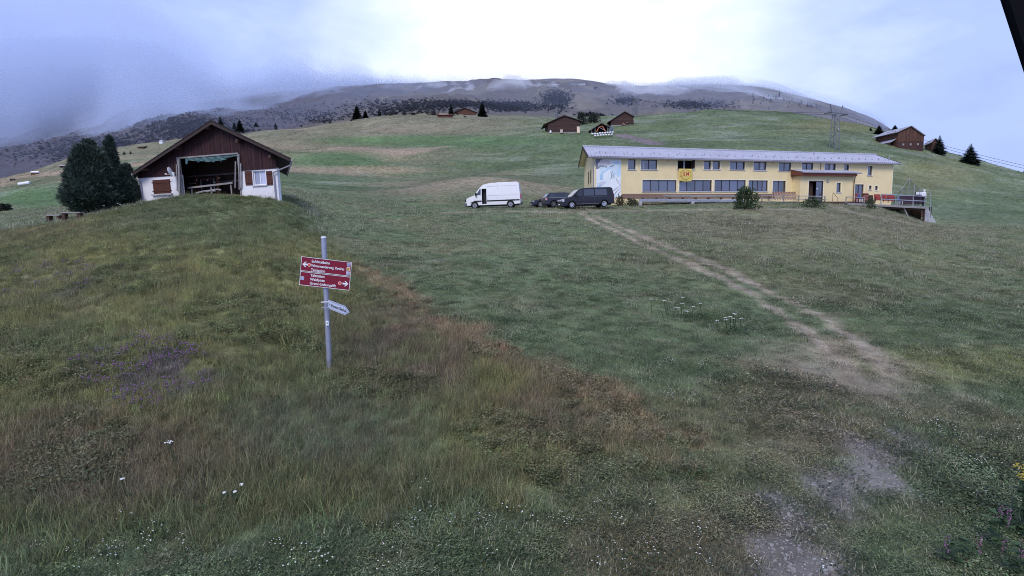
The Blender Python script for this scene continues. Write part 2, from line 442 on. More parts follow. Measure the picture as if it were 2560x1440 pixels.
def bare(x, y):
    """0..1 how worn the turf is"""
    n = fbm(x / .9, y / .9, 91, 4, .6)
    def band(line, w, amt):
        return amt * sstep(w, w * .25, dist_poly(x, y, line) + (n - .5) * w * 1.6)
    m = np.maximum(band(TRACK_A, .46, .8), band(TRACK_B, .46, .8))
    m = np.maximum(m, band(LOT, 1.2, .55)); m = np.maximum(m, band(PATH_R, 1.2, .6))
    e = .8 * sstep(3.2, .6, np.hypot((x - ground(2120, 925).x) / 1.0, y - ground(2120, 925).y)) * .8
    m = np.maximum(m, e * sstep(.35, .6, n))
    return m
def gravelmask(x, y):
    n = fbm(x / .45, y / .45, 95, 4, .6)
    return np.maximum(sstep(.75, .1, dist_poly(x, y, GRAVEL) + (n - .5) * 1.5), .7 * sstep(.6, .1, dist_poly(x, y, GRAVEL_B) + (n - .5) * 1.2))
def blob(px, py, cx, cy, rx, ry, soft=.5):
    d = np.sqrt(((px - cx) / rx) ** 2 + ((py - cy) / ry) ** 2)
    return sstep(1 + soft, 1 - soft, d)
C = lambda *a: np.array(a)
G_LUSH, G_OLIVE, G_YEL = C(.084, .110, .056), C(.108, .112, .060), C(.165, .160, .064)
BROWN, DRY, RUST = C(.142, .112, .080), C(.235, .190, .150), C(.140, .105, .075)
PURP, GREY, MTN = C(.115, .085, .115), C(.105, .115, .095), C(.066, .060, .056)
def turf_colour(x, y):
    z = gz(x, y)
    px, py = proj(x, y, z)
    n1 = fbm(x / 3.1, y / 3.1, 101, 4); n2 = fbm(x / .7, y / .7, 102, 3); n3 = fbm(x / 11, y / 11, 103, 3)
    lm = longmask(x, y)
    def mix(a, b, t): return a + (b - a) * t[:, None]
    # mown meadow
    c = mix(np.tile(G_LUSH, (len(x), 1)), G_OLIVE, sstep(.42, .66, n1) * .8)
    c = mix(c, BROWN, sstep(.58, .78, n2) * .25)
    c = mix(c, G_OLIVE, blob(px, py, 2050, 620, 500, 90) * .6 + 0 * x)
    c = mix(c, BROWN, blob(px, py, 2000, 560, 450, 45) * .35)
    c = mix(c, G_YEL, blob(px, py, 2420, 915, 260, 45) * .5)
    c = mix(c, BROWN * 1.1, blob(px, py, 2080, 980, 220, 200) * .5 * sstep(.35, .6, n1))
    c = mix(c, RUST * .7, blob(px, py, 1750, 1400, 330, 120) * .5)
    # long grass of the knoll
    l = mix(np.tile(G_OLIVE * C(1.08, 1.14, 1.0), (len(x), 1)), G_YEL, sstep(.42, .66, n1) * .7)
    l = mix(l, BROWN, sstep(.5, .75, n3) * .5)
    l = mix(l, G_YEL * 1.05, np.maximum(blob(px, py, 540, 780, 300, 140), blob(px, py, 400, 620, 420, 50)) * .45)
    l = mix(l, PURP, np.maximum(blob(px, py, 380, 940, 170, 60), blob(px, py, 150, 720, 140, 60) * .4) * sstep(.4, .58, n2) * .6)
    l = mix(l, GREY, blob(px, py, 800, 1080, 260, 90) * .35)
    l = mix(l, RUST, np.maximum(blob(px, py, 1480, 1010, 280, 110), blob(px, py, 1080, 860, 230, 120)) * .75 * sstep(.3, .55, n2))
    l = mix(l, BROWN * .95, blob(px, py, 250, 1160, 350, 130) * .7)
    l = mix(l, C(.215, .160, .100), sstep(1.5, .2, dist_poly(x, y, BANK) + (n2 - .5) * 1.0) * .9)
    l = mix(l, G_LUSH, blob(px, py, 600, 545, 330, 70) * .65)
    c = c * (1 - lm[:, None]) + l * .86 * lm[:, None]
    # the slopes behind
    mid = sstep(64, 84, y)
    m = mix(np.tile(C(.076, .096, .050), (len(x), 1)), C(.150, .165, .135), sstep(.42, .68, fbm(x / 7, y / 3.2, 110, 4, .6)) * .45)
    m = mix(m, BROWN * 1.05, blob(px, py, 1190, 470, 260, 38) * .7)
    m = mix(m, BROWN * 1.25, sstep(.44, .58, fbm(x / 46, y / 11, 111, 4)) * sstep(.02, -.14, x / y) * .95)
    m = mix(m, C(.050, .072, .036), sstep(.52, .64, fbm(x / 30, y / 9, 114, 4)) * .65)
    m = mix(m, C(.118, .110, .074), sstep(160, 230, y) * sstep(.12, -.05, x / y) * .8)
    m = mix(m, C(.058, .098, .042), np.maximum(blob(px, py, 830, 400, 140, 22), np.maximum(blob(px, py, 1080, 352, 300, 14), blob(px, py, 110, 500, 110, 28))) * .85)
    m = mix(m, C(.175, .145, .095), np.maximum(blob(px, py, 900, 425, 180, 9), blob(px, py, 60, 545, 160, 14)) * .8)
    m = mix(m, C(.10, .10, .045), np.maximum(blob(px, py, 2100, 315, 130, 16), blob(px, py, 2330, 440, 110, 40)) * .7)
    c = c * (1 - mid[:, None]) + m * mid[:, None]
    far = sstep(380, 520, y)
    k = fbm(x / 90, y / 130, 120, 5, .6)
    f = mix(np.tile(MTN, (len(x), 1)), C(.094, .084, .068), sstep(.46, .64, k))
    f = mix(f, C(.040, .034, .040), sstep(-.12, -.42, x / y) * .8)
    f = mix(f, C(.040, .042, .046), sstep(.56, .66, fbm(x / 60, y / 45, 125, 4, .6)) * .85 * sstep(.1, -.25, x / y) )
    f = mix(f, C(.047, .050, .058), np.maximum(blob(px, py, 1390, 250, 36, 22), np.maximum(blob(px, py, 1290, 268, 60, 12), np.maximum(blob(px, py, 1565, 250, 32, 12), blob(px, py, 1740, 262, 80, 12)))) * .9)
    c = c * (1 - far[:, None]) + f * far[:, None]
    b = bare(x, y)
    c = c + (DRY * (.75 + .5 * n2[:, None]) - c) * (b * .8)[:, None]
    g = gravelmask(x, y) * (1 - sstep(20, 25, y))
    c = c + (C(.135, .124, .116) * (.7 + .6 * n2[:, None]) - c) * (g * .85)[:, None]
    r = sstep(3.2, 1.0, dist_poly(x, y, RUT))
    c = c + (C(.13, .10, .11) - c) * (r * .85)[:, None]
    return c * 1.75
def turf_mat():
    m, nt, b, out = new_mat('turf')
    N, L = nt.nodes, nt.links
    a = N.new('ShaderNodeAttribute'); a.attribute_name = 'tint'
    tc = N.new('ShaderNodeTexCoord')
    n = N.new('ShaderNodeTexNoise'); n.inputs['Scale'].default_value = 1.4; n.inputs['Detail'].default_value = 9; n.inputs['Roughness'].default_value = .72
    L.new(tc.outputs['Object'], n.inputs['Vector'])
    mr = N.new('ShaderNodeMapRange'); mr.inputs[1].default_value = .3; mr.inputs[2].default_value = .7; mr.inputs[3].default_value = .55; mr.inputs[4].default_value = 1.45
    L.new(n.outputs[0], mr.inputs[0])
    n2 = N.new('ShaderNodeTexNoise'); n2.inputs['Scale'].default_value = .06; n2.inputs['Detail'].default_value = 8; n2.inputs['Roughness'].default_value = .7
    L.new(tc.outputs['Object'], n2.inputs['Vector'])
    mr2 = N.new('ShaderNodeMapRange'); mr2.inputs[1].default_value = .3; mr2.inputs[2].default_value = .7; mr2.inputs[3].default_value = .72; mr2.inputs[4].default_value = 1.28
    L.new(n2.outputs[0], mr2.inputs[0])
    mu = N.new('ShaderNodeMath'); mu.operation = 'MULTIPLY'; L.new(mr.outputs[0], mu.inputs[0]); L.new(mr2.outputs[0], mu.inputs[1])
    sc = N.new('ShaderNodeVectorMath'); sc.operation = 'SCALE'; L.new(a.outputs['Color'], sc.inputs[0]); L.new(mu.outputs[0], sc.inputs['Scale'])
    L.new(sc.outputs[0], b.inputs['Base Color'])
    b.inputs['Roughness'].default_value = .95; b.inputs['Specular IOR Level'].default_value = .1
    bp = N.new('ShaderNodeBump'); bp.inputs['Strength'].default_value = .8; bp.inputs['Distance'].default_value = .25
    L.new(n.outputs[0], bp.inputs['Height']); L.new(bp.outputs[0], b.inputs['Normal'])
    return m
def build_terrain():
    us = np.concatenate([np.linspace(-1.65, -.98, 60, endpoint=False), np.linspace(-.98, .98, 560), np.linspace(.98, 1.65, 61)[1:]])
    ys = np.concatenate([np.geomspace(1.2, 8, 40, endpoint=False), np.geomspace(8, 90, 260, endpoint=False), np.geomspace(90, 420, 270, endpoint=False), np.geomspace(420, 2390, 190)])
    U, Y = np.meshgrid(us, ys, indexing='ij')
    X = U * Y
    x, y = X.ravel(), Y.ravel()
    z = gz(x, y)
    nu, ny = len(us), len(ys)
    i, j = np.meshgrid(np.arange(nu - 1), np.arange(ny - 1), indexing='ij')
    a = (i * ny + j).ravel()
    f = np.stack([a, a + ny, a + ny + 1, a + 1], 1)
    me = npmesh('terrain', np.stack([x, y, z], 1), f, turf_mat(), True)
    col = turf_colour(x, y)
    at_ = me.color_attributes.new('tint', 'FLOAT_COLOR', 'POINT')
    at_.data.foreach_set('color', np.concatenate([col, np.ones((len(col), 1))], 1).astype(np.float32).ravel())
    return tag(obj('terrain', me), 'grassy alpine hillside rising to a brown mountain ridge', None, None, 'structure')
build_terrain()

# ------------------------------------------------------------------ low cloud lying on the mountain
def cloud_mat(name, dens, col=(.66, .76, 1.0)):
    m = bpy.data.materials.new(name); m.use_nodes = True
    nt = m.node_tree; nt.nodes.clear()
    out = nt.nodes.new('ShaderNodeOutputMaterial'); v = nt.nodes.new('ShaderNodeVolumePrincipled')
    v.inputs['Color'].default_value = (*col, 1); v.inputs['Density'].default_value = dens; v.inputs['Anisotropy'].default_value = 0.0
    nt.links.new(v.outputs[0], out.inputs['Volume'])
    return m
LAYER = [0]
def cloud_bank(u0, u1, y0, y1, thick, label, dens, seed, edge=.05, shell=1.0, col=(.66, .76, 1.0)):
    """a closed sheet of cloud lying on the mountain: thick(px, py, noise) metres deep, ragged where it thins out"""
    LAYER[0] += 1                                  # no two layers share a face
    u0 -= .0013 * LAYER[0]; u1 += .0011 * LAYER[0]; y0 -= 1.7 * LAYER[0]; y1 += .6 * LAYER[0]
    us = np.linspace(u0, u1, 240); ys = np.geomspace(y0, y1, 150)
    U, Y = np.meshgrid(us, ys, indexing='ij'); X = U * Y
    g = base_z(X, Y) + relief(X, Y)
    px, py = proj(X, Y, g)
    n = fbm(X / 170, Y / 260, seed, 5, .6)
    t = thick(px, py, n) * sstep(0, edge, np.minimum(U - u0, u1 - U)) * sstep(2370, 1800, Y) * shell
    n_, m = X.shape
    v = np.concatenate([np.stack([X, Y, g - 60 - 4 * LAYER[0]], -1).reshape(-1, 3), np.stack([X, Y, g - 14 - .3 * LAYER[0] + t], -1).reshape(-1, 3)])
    i, j = np.meshgrid(np.arange(n_ - 1), np.arange(m - 1), indexing='ij'); a = (i * m + j).ravel(); o = n_ * m
    f = [np.stack([a, a + 1, a + m + 1, a + m], 1), np.stack([a + o, a + m + o, a + m + 1 + o, a + 1 + o], 1)]
    for k in (0, n_ - 1):
        e = k * m + np.arange(m - 1); q = np.stack([e, e + o, e + 1 + o, e + 1], 1); f.append(q if k == 0 else q[:, ::-1])
    for k in (0, m - 1):
        e = np.arange(n_ - 1) * m + k; q = np.stack([e, e + m, e + m + o, e + o], 1); f.append(q if k == 0 else q[:, ::-1])
    me = npmesh('low_cloud', v, np.concatenate(f), cloud_mat('low_cloud', dens, col))
    return tag(obj('low_cloud', me), label, None, None, 'stuff')
def bank_left(px, py, n):
    line = np.interp(px, [-600, 0, 200, 300, 420, 520, 700, 900, 1100], [425, 374, 350, 334, 312, 290, 266, 248, 222])
    T = np.interp(px, [-600, 0, 450, 700, 950, 1150], [115, 100, 85, 66, 44, 0])
    return T * sstep(-10, 70, line - py + (n - .5) * 130)
def bank_right(px, py, n):
    line = np.interp(px, [1500, 1620, 1700, 1800, 1880, 1960, 2060, 2300], [196, 224, 240, 256, 266, 280, 302, 360])
    T = np.interp(px, [1480, 1620, 1800, 1950, 2080, 2300], [14, 32, 36, 30, 10, 0])
    return T * sstep(-6, 45, line - py + (n - .5) * 90) * (.15 + .85 * sstep(.36, .62, n))
def veil(px, py, n):
    return 34 + 20 * n
def ridge_mist(px, py, n):
    top = np.interp(px, [900, 1200, 1430, 1600, 1700], [216, 204, 197, 216, 216])
    return 36 * sstep(top + 1, top + 7, py) * sstep(top + 36, top + 14, py) * sstep(.38, .58, n) * sstep(960, 1120, px) * sstep(1800, 1650, px)
for k, (sh, part, dn) in enumerate(((.35, 'densest lower', .0026), (.7, 'middle', .0026), (1.2, 'thin upper', .0022), (2.0, 'faint outer', .0016), (3.2, 'faintest outermost', .0007))):
    cloud_bank(-1.35, -.01, 480, 2380, bank_left, part + ' layer of blue grey cloud on the left mountain shoulder', dn * 1.35, 140, .08, sh, (.72, .81, 1.0))
    if k < 3: cloud_bank(.10, .70, 760, 2380, bank_right, part + ' layer of pale cloud behind the ridge barns', dn * 1.5, 240, .2, sh, (.86, .92, 1.0))
cloud_bank(-.26, .36, 900, 2380, ridge_mist, 'thin ragged mist drifting along the highest ridge', .0140, 340, .05, 1.0, (.97, .98, 1.0))
cloud_bank(-1.0, .66, 470, 2380, veil, 'faint blue haze veiling the whole brown mountain', .00028, 440, .02)

# ------------------------------------------------------------------ scattered ground cover (nobody could count it)
def strip(vs, fs, p, d, h, w, bend, seg=3, twist=0.):
    """one grass blade: a tapering strip that bends over"""
    side = Vector((-d.y, d.x, 0)); side.rotate(Euler((0, 0, twist)))
    n = len(vs)
    for k in range(seg):
        t = k / seg
        c = p + Vector((0, 0, 1)) * h * t * (1 - .25 * bend * t) + d * h * bend * t * t
        ww = w * (1 - t * .75)
        vs.append(tuple(c - side * ww)); vs.append(tuple(c + side * ww))
    c = p + Vector((0, 0, 1)) * h * (1 - .25 * bend) + d * h * bend
    vs.append(tuple(c))
    for k in range(seg - 1):
        a = n + 2 * k; fs.append((a, a + 1, a + 3)); fs.append((a, a + 3, a + 2))
    a = n + 2 * (seg - 1); fs.append((a, a + 1, a + 2))
def rdir(r=1.0):
    a = random.uniform(0, 2 * math.pi); return Vector((math.cos(a), math.sin(a), 0)) * r
def proto(name, fill, mats):
    vs, fs, mi = [], [], []
    fill(vs, fs, mi)
    me = bpy.data.meshes.new(name); me.from_pydata(vs, [], fs)
    for m in mats: me.materials.append(m)
    if mi: me.polygons.foreach_set('material_index', mi + [0] * (len(fs) - len(mi)))
    return bpy.data.objects.new(name, me)
M_BLADE = leaf_mat('grass_blade', (.1, .1, .05), .38, .3, 'tint')
M_SEED = leaf_mat('seed_head', (.17, .14, .09), .4, .2)
M_WHITE_PETAL = pm('white_petal', (.66, .66, .62), .8, .1, 9)
M_PURPLE = pm('purple_petal', (.20, .11, .22), .8, .3, 9)
M_YELLOW = pm('yellow_petal', (.36, .29, .05), .8, .2, 9)
M_PINK = pm('pink_petal', (.25, .10, .21), .8, .2, 9)
M_HERB = leaf_mat('herb_leaf', (.055, .095, .042), .35, .25)
M_STONE = pm('gravel_stone', (.28, .27, .255), .85, .4, 14, .4)
def ball(vs, fs, c, r, flat=1.0):
    n = len(vs); P = [(r, 0, 0), (-r, 0, 0), (0, r, 0), (0, -r, 0), (0, 0, r * flat), (0, 0, -r * flat)]
    vs.extend([(c.x + a, c.y + b, c.z + d) for a, b, d in P])
    fs.extend([(n + a, n + b, n + d) for a, b, d in ((0, 2, 4), (2, 1, 4), (1, 3, 4), (3, 0, 4), (2, 0, 5), (1, 2, 5), (3, 1, 5), (0, 3, 5))])
def tuft(nb, rad, hmin, hmax, w, bmin, bmax, heads=0, lean=0.0):
    def fill(vs, fs, mi):
        ln = rdir(lean)
        for _ in range(nb):
            d = (rdir() + ln).normalized(); p = rdir(rad * math.sqrt(random.random())); p.z = -.03
            strip(vs, fs, p, d, random.uniform(hmin, hmax), w * random.uniform(.6, 1.3), random.uniform(bmin, bmax), 3, random.uniform(-.5, .5))
        mi += [0] * len(fs)
        for _ in range(heads):
            d = rdir(); p = rdir(rad * random.random()); h = random.uniform(hmax * 1.05, hmax * 1.5); b = random.uniform(.1, .35)
            n0 = len(fs); strip(vs, fs, p, d, h, w * .5, b, 3); mi += [0] * (len(fs) - n0)
            tip = p + Vector((0, 0, 1)) * h * (1 - .25 * b) + d * h * b
            n0 = len(fs); ball(vs, fs, tip - Vector((0, 0, .02)), w * .9, 5.0); mi += [1] * (len(fs) - n0)
    return fill
def leafy(nl, rad, hmax, size):
    def fill(vs, fs, mi):
        for _ in range(nl):
            p = rdir(rad * math.sqrt(random.random())); p.z = random.uniform(.01, hmax)
            d = rdir(); up = Vector((0, 0, random.uniform(-.2, .7))); s = size * random.uniform(.6, 1.4)
            side = Vector((-d.y, d.x, 0)) * s * .4; tip = p + (d + up).normalized() * s; mid = (p + tip) / 2 + Vector((0, 0, s * .12))
            n = len(vs); vs.extend([tuple(p), tuple(mid + side), tuple(tip), tuple(mid - side)]); fs.append((n, n + 1, n + 2, n + 3))
    return fill
def flower_fill(stems, rad, h0, h1, head, flat, nh, spread, petal_first=False):
    """stems that each end in a few petal clusters"""
    def fill(vs, fs, mi):
        for _ in range(stems):
            p = rdir(rad * math.sqrt(random.random())); h = random.uniform(h0, h1); d = rdir()
            n0 = len(fs); strip(vs, fs, p, d, h, .005, random.uniform(.05, .3), 3); mi += [0] * (len(fs) - n0)
            tip = Vector(vs[-1])
            n0 = len(fs)
            for _k in range(nh):
                q = tip + rdir(spread * math.sqrt(random.random())); q.z += random.uniform(-.01, .01)
                ball(vs, fs, q, head * random.uniform(.7, 1.2), flat)
            mi += [1] * (len(fs) - n0)
    return fill
def pebble(vs, fs, mi):
    bm = bmesh.new(); bmesh.ops.create_icosphere(bm, subdivisions=1, radius=1)
    for v in bm.verts: v.co *= random.uniform(.7, 1.2); v.co.z *= .6
    bm.verts.ensure_lookup_table()
    vs.extend([tuple(v.co) for v in bm.verts]); fs.extend([tuple(v.index for v in f.verts) for f in bm.faces]); bm.free()
def pack(name, protos):
    c = bpy.data.collections.new(name)
    for o in protos: c.objects.link(o)
    return c
def scatter(name, label, x, y, tint, scl, kind, coll, tilt=.12, sink=0.0, z=None):
    n = len(x)
    z = gz(x, y) - sink if z is None else z
    me = bpy.data.meshes.new(name); me.vertices.add(n)
    me.vertices.foreach_set('co', np.stack([x, y, z], 1).astype(np.float32).ravel())
    def put(nm, typ, key, data):
        a = me.attributes.new(nm, typ, 'POINT'); a.data.foreach_set(key, np.asarray(data).ravel())
    put('tint', 'FLOAT_COLOR', 'color', np.concatenate([tint, np.ones((n, 1))], 1).astype(np.float32))
    rot = np.stack([rng.normal(0, tilt, n), rng.normal(0, tilt, n), rng.uniform(0, 6.283, n)], 1).astype(np.float32)
    put('rot', 'FLOAT_VECTOR', 'vector', rot)
    put('scl', 'FLOAT', 'value', np.asarray(scl, np.float32)); put('pick', 'INT', 'value', np.asarray(kind, np.int32))
    o = tag(obj(name, me), label, None, None, 'stuff')
    g = bpy.data.node_groups.new(name, 'GeometryNodeTree')
    g.interface.new_socket('Geometry', in_out='INPUT', socket_type='NodeSocketGeometry')
    g.interface.new_socket('Geometry', in_out='OUTPUT', socket_type='NodeSocketGeometry')
    N, L = g.nodes, g.links
    gi, go = N.new('NodeGroupInput'), N.new('NodeGroupOutput')
    ci = N.new('GeometryNodeCollectionInfo'); ci.inputs[0].default_value = coll; ci.inputs[1].default_value = True; ci.inputs[2].default_value = True
    ip = N.new('GeometryNodeInstanceOnPoints'); ip.inputs['Pick Instance'].default_value = True
    def na(nm, typ):
        q = N.new('GeometryNodeInputNamedAttribute'); q.data_type = typ; q.inputs[0].default_value = nm; return q.outputs[0]
    L.new(gi.outputs[0], ip.inputs['Points']); L.new(ci.outputs[0], ip.inputs['Instance'])
    L.new(na('pick', 'INT'), ip.inputs['Instance Index']); L.new(na('rot', 'FLOAT_VECTOR'), ip.inputs['Rotation']); L.new(na('scl', 'FLOAT'), ip.inputs['Scale'])
    L.new(ip.outputs[0], go.inputs[0])
    o.modifiers.new('scatter', 'NODES').node_group = g
    return o
def sample(n, y0, y1, u0, u1, power=0.0):
    """points on the hillside; power 0: even on the ground, -1: thinning with distance"""
    a = 2 + power
    t = rng.random(n)
    y = (y0 ** a + t * (y1 ** a - y0 ** a)) ** (1 / a) if abs(a) > 1e-6 else y0 * (y1 / y0) ** t
    return rng.uniform(u0, u1, n) * y, y
# places the buildings and vehicles stand on, filled by their builders before the grass is sown
KEEP_OUT = []
def keep(x, y):
    m = np.ones(len(x), bool)
    for poly in KEEP_OUT: m &= ~inside(x, y, poly)
    return m
def sow_grass():
    long_c = pack('long_tufts', [proto('long_tuft', tuft(44, .17, .08, .30, .0040, .25, 1.0, 1, .5), [M_BLADE, M_SEED]) for _ in range(3)]
                  + [proto('seed_tuft', tuft(30, .16, .12, .34, .0036, .2, .9, 4, .4), [M_BLADE, M_SEED]) for _ in range(2)] + [proto('weed', leafy(80, .18, .14, .038), [M_BLADE])])
    short_c = pack('short_tufts', [proto('short_tuft', tuft(48, .17, .03, .095, .0038, .3, 1.0, 0, .4), [M_BLADE]) for _ in range(3)]
                   + [proto('clover', leafy(90, .18, .04, .018), [M_BLADE]) for _ in range(2)])
    # near long grass
    x, y = sample(90000, 5.2, 48, -1.25, 1.25, -1.15)
    lm = longmask(x, y); b = bare(x, y) + gravelmask(x, y)
    m = (rng.random(len(x)) < lm) & keep(x, y)
    x, y = x[m], y[m]
    n = len(x); nz = fbm(x / 1.5, y / 1.5, 201, 3)
    weedy = (fbm(x / 2.2, y / 2.2, 202, 3) > .56) & (rng.random(n) < .5)
    k = np.where(weedy, 5, np.where(rng.random(n) < .22, rng.integers(3, 5, n), rng.integers(0, 3, n)))
    # Collection Info sorts its children by name: seed_tuft, seed_tuft.001, short.., so picks are spread over all
    t = turf_colour(x, y) * rng.uniform(.65, 1.95, (n, 1)) * (1 + rng.normal(0, .07, (n, 3)))
    t = np.where(weedy[:, None], t * .45 + C(.085, .120, .050) * .6, t)
    t = np.where(rng.random((n, 1)) < .16, t * .4 + C(.24, .19, .12) * .6, t)
    dk = rng.random(n) > .90; t = np.where(dk[:, None], t * .3 + C(.035, .050, .025) * .7, t)
    scatter('long_grass', 'long tangled grass and weeds covering the knoll', x, y, t, (.5 + .75 * nz) * rng.uniform(.75, 1.25, n), k, long_c, .16)
    # mown meadow
    x, y = sample(135000, 5.0, 72, -1.15, 1.2, -1.05)
    lm = longmask(x, y); b = np.maximum(bare(x, y) * .93, gravelmask(x, y) * .9)
    m = (rng.random(len(x)) > lm) & (rng.random(len(x)) > b) & keep(x, y)
    x, y = x[m], y[m]; n = len(x)
    k = np.where(fbm(x / 1.2, y / 1.2, 205, 3) + rng.normal(0, .12, n) > .60, rng.integers(0, 2, n), rng.integers(2, 5, n))
    t = turf_colour(x, y) * rng.uniform(.65, 1.8, (n, 1)) * (1 + rng.normal(0, .06, (n, 3)))
    t = np.where(rng.random((n, 1)) < .15, t * .5 + C(.26, .23, .15) * .5, t)
    fl = rng.random(n); grow = 1 + sstep(12, 45, y) * 1.0
    pale, dark = fl < .09, fl > .90 + .07 * sstep(15, 40, y)
    t = np.where(pale[:, None], t * .3 + C(.42, .40, .30) * .7, t); t = np.where(dark[:, None], t * .25 + C(.030, .050, .022) * .75, t)
    big = np.where(pale, grow * 1.35, np.where(dark, 1.35, 1.0)); k = np.where(dark, 0, np.where(pale, 3, k))
    scatter('meadow_grass', 'short green meadow grass and clover on the slope', x, y, t, big * rng.uniform(.75, 1.5, n) * (1 + .5 * sstep(.5, .7, fbm(x / 3, y / 3, 207, 2))), k, short_c, .1)
    # coarse tufts on the slopes further off
    x, y = sample(75000, 62, 330, -1.0, 1.0, -1.0)
    m = keep(x, y) & (rng.random(len(x)) > bare(x, y)); x, y = x[m], y[m]; n = len(x)
    t = turf_colour(x, y) * rng.uniform(1.1, 1.9, (n, 1))
    pale = (fbm(x / 9, y / 5, 210, 3) > .52) & (x / y > -.25)
    t = np.where(pale[:, None] & (rng.random((n, 1)) < .5), t * .35 + C(.46, .48, .42) * .65, t)
    dk = rng.random(n) > .90; t = np.where(dk[:, None], t * .2 + C(.030, .045, .024) * .8, t)
    scatter('slope_grass', 'tufted grass and pale herbs on the hill behind the buildings', x, y, t, rng.uniform(.8, 1.6, n) * (1 + y / 120), rng.integers(0, 5, n), short_c, .1)
    # gravel
    g = pack('stones', [proto('stone', pebble, [M_STONE]) for _ in range(3)])
    x, y = sample(30000, 5.2, 12, .2, 1.1, 0); m = rng.random(len(x)) < gravelmask(x, y) ** 2 * .6; x, y = x[m], y[m]; n = len(x)
    scatter('gravel', 'pale loose gravel in the worn end of the track', x, y, np.ones((n, 3)), rng.lognormal(-4.3, .5, n), rng.integers(0, 3, n), g, .3)
    # flowers too many to count
    wf = pack('white_flowers', [proto('daisy', flower_fill(5, .12, .06, .2, .011, .5, 1, .0), [M_HERB, M_WHITE_PETAL]) for _ in range(2)])
    x, y = sample(16000, 6, 60, -1, 1, -.9); d = fbm(x / 4, y / 4, 220, 3); m = (rng.random(len(x)) < sstep(.5, .7, d) * .35) & keep(x, y) & (longmask(x, y) < .6) & (bare(x, y) < .3); x, y = x[m], y[m]; n = len(x)
    scatter('white_flowers', 'tiny white flowers dotted over the meadow', x, y, np.ones((n, 3)), rng.uniform(.7, 1.3, n), rng.integers(0, 2, n), wf)
    pf = pack('purple_flowers', [proto('thyme', flower_fill(9, .15, .1, .24, .014, 1.0, 2, .02), [M_HERB, M_PURPLE]) for _ in range(2)])
    x, y = sample(26000, 8, 30, -1, .2, -.6); px, py = proj(x, y, gz(x, y))
    dens = np.maximum(blob(px, py, 400, 935, 180, 75), np.maximum(blob(px, py, 120, 720, 160, 70) * .35, blob(px, py, 620, 500, 160, 25) * .5)) * sstep(.45, .6, fbm(x / .6, y / .6, 230, 3))
    m = (rng.random(len(x)) < dens * .22) & keep(x, y); x, y = x[m], y[m]; n = len(x)
    scatter('purple_flowers', 'low purple flowers spread through the knoll grass', x, y, np.ones((n, 3)), rng.uniform(.7, 1.3, n), rng.integers(0, 2, n), pf)

# ------------------------------------------------------------------ walls seen in the photograph: local frame x along the front, y into the depth, z up
class Front:
    def __init__(s, o, right, tilt=0.0):
        """o: left foot of the front, right: a point to the right at the same height"""
        s.o = Vector(o); d = Vector(right) - s.o; d.z = 0
        s.len = d.length; s.a = math.atan2(d.y, d.x)
        s.m = Matrix.Translation(s.o) @ Matrix.Rotation(s.a, 4, 'Z') @ Matrix.Rotation(-tilt, 4, 'Y')
        s.inv = s.m.inverted()
    def uv(s, px, py, y=0.0):
        """local x,z of the point of the plane y=const that the photo shows at a pixel"""
        o = s.inv @ Vector((0, 0, 0)); d = (s.inv.to_3x3() @ Vector(ray(px, py)))
        t = (y - o.y) / d.y; p = o + d * t
        return p.x, p.z
    def rect(s, x0, y0, x1, y1, y=0.0):
        a = s.uv(x0, (y0 + y1) / 2, y); b = s.uv(x1, (y0 + y1) / 2, y); c = s.uv((x0 + x1) / 2, y0, y); d = s.uv((x0 + x1) / 2, y1, y)
        return a[0], d[1], b[0], c[1]         # x0, z0, x1, z1
    def empty(s, name, label, cat, x=0, y=0, z=0, group=None):
        o = thing(name, label, cat, group=group); o.matrix_world = s.m @ Matrix.Translation((x, y, z)); return o
    def world(s, x, y, z): return s.m @ Vector((x, y, z))
def wall_with_holes(x0, x1, z0, z1, holes, y, t, skew=0.0):
    """wall slab on the plane y..y+t with rectangular openings (x0,z0,x1,z1): a grid of cells with reveals"""
    mb = MB(skew)
    xs = sorted({x0, x1, *[h[0] for h in holes], *[h[2] for h in holes]}); zs = sorted({z0, z1, *[h[1] for h in holes], *[h[3] for h in holes]})
    xs = [v for v in xs if x0 <= v <= x1]; zs = [v for v in zs if z0 <= v <= z1]
    def hole(a, b):
        return any(h[0] - 1e-6 <= a and a < h[2] - 1e-6 and h[1] - 1e-6 <= b and b < h[3] - 1e-6 for h in holes)
    solid = {(i, j): not hole(xs[i], zs[j]) for i in range(len(xs) - 1) for j in range(len(zs) - 1)}
    vid = {}
    vs, fs = [], []
    def V(i, k, j):
        if (i, k, j) not in vid: vid[(i, k, j)] = len(vs); vs.append((xs[i], y + k * t, zs[j]))
        return vid[(i, k, j)]
    for (i, j), ok in solid.items():
        if not ok: continue
        for k in (0, 1):
            fs.append((V(i, k, j), V(i + 1, k, j), V(i + 1, k, j + 1), V(i, k, j + 1)))
        for di, dj, e in ((-1, 0, ((i, j), (i, j + 1))), (1, 0, ((i + 1, j), (i + 1, j + 1))), (0, -1, ((i, j), (i + 1, j))), (0, 1, ((i, j + 1), (i + 1, j + 1)))):
            if not solid.get((i + di, j + dj), False):
                (a, b), (c, d) = e
                fs.append((V(a, 0, b), V(c, 0, d), V(c, 1, d), V(a, 1, b)))
    return mb.add(vs, fs)
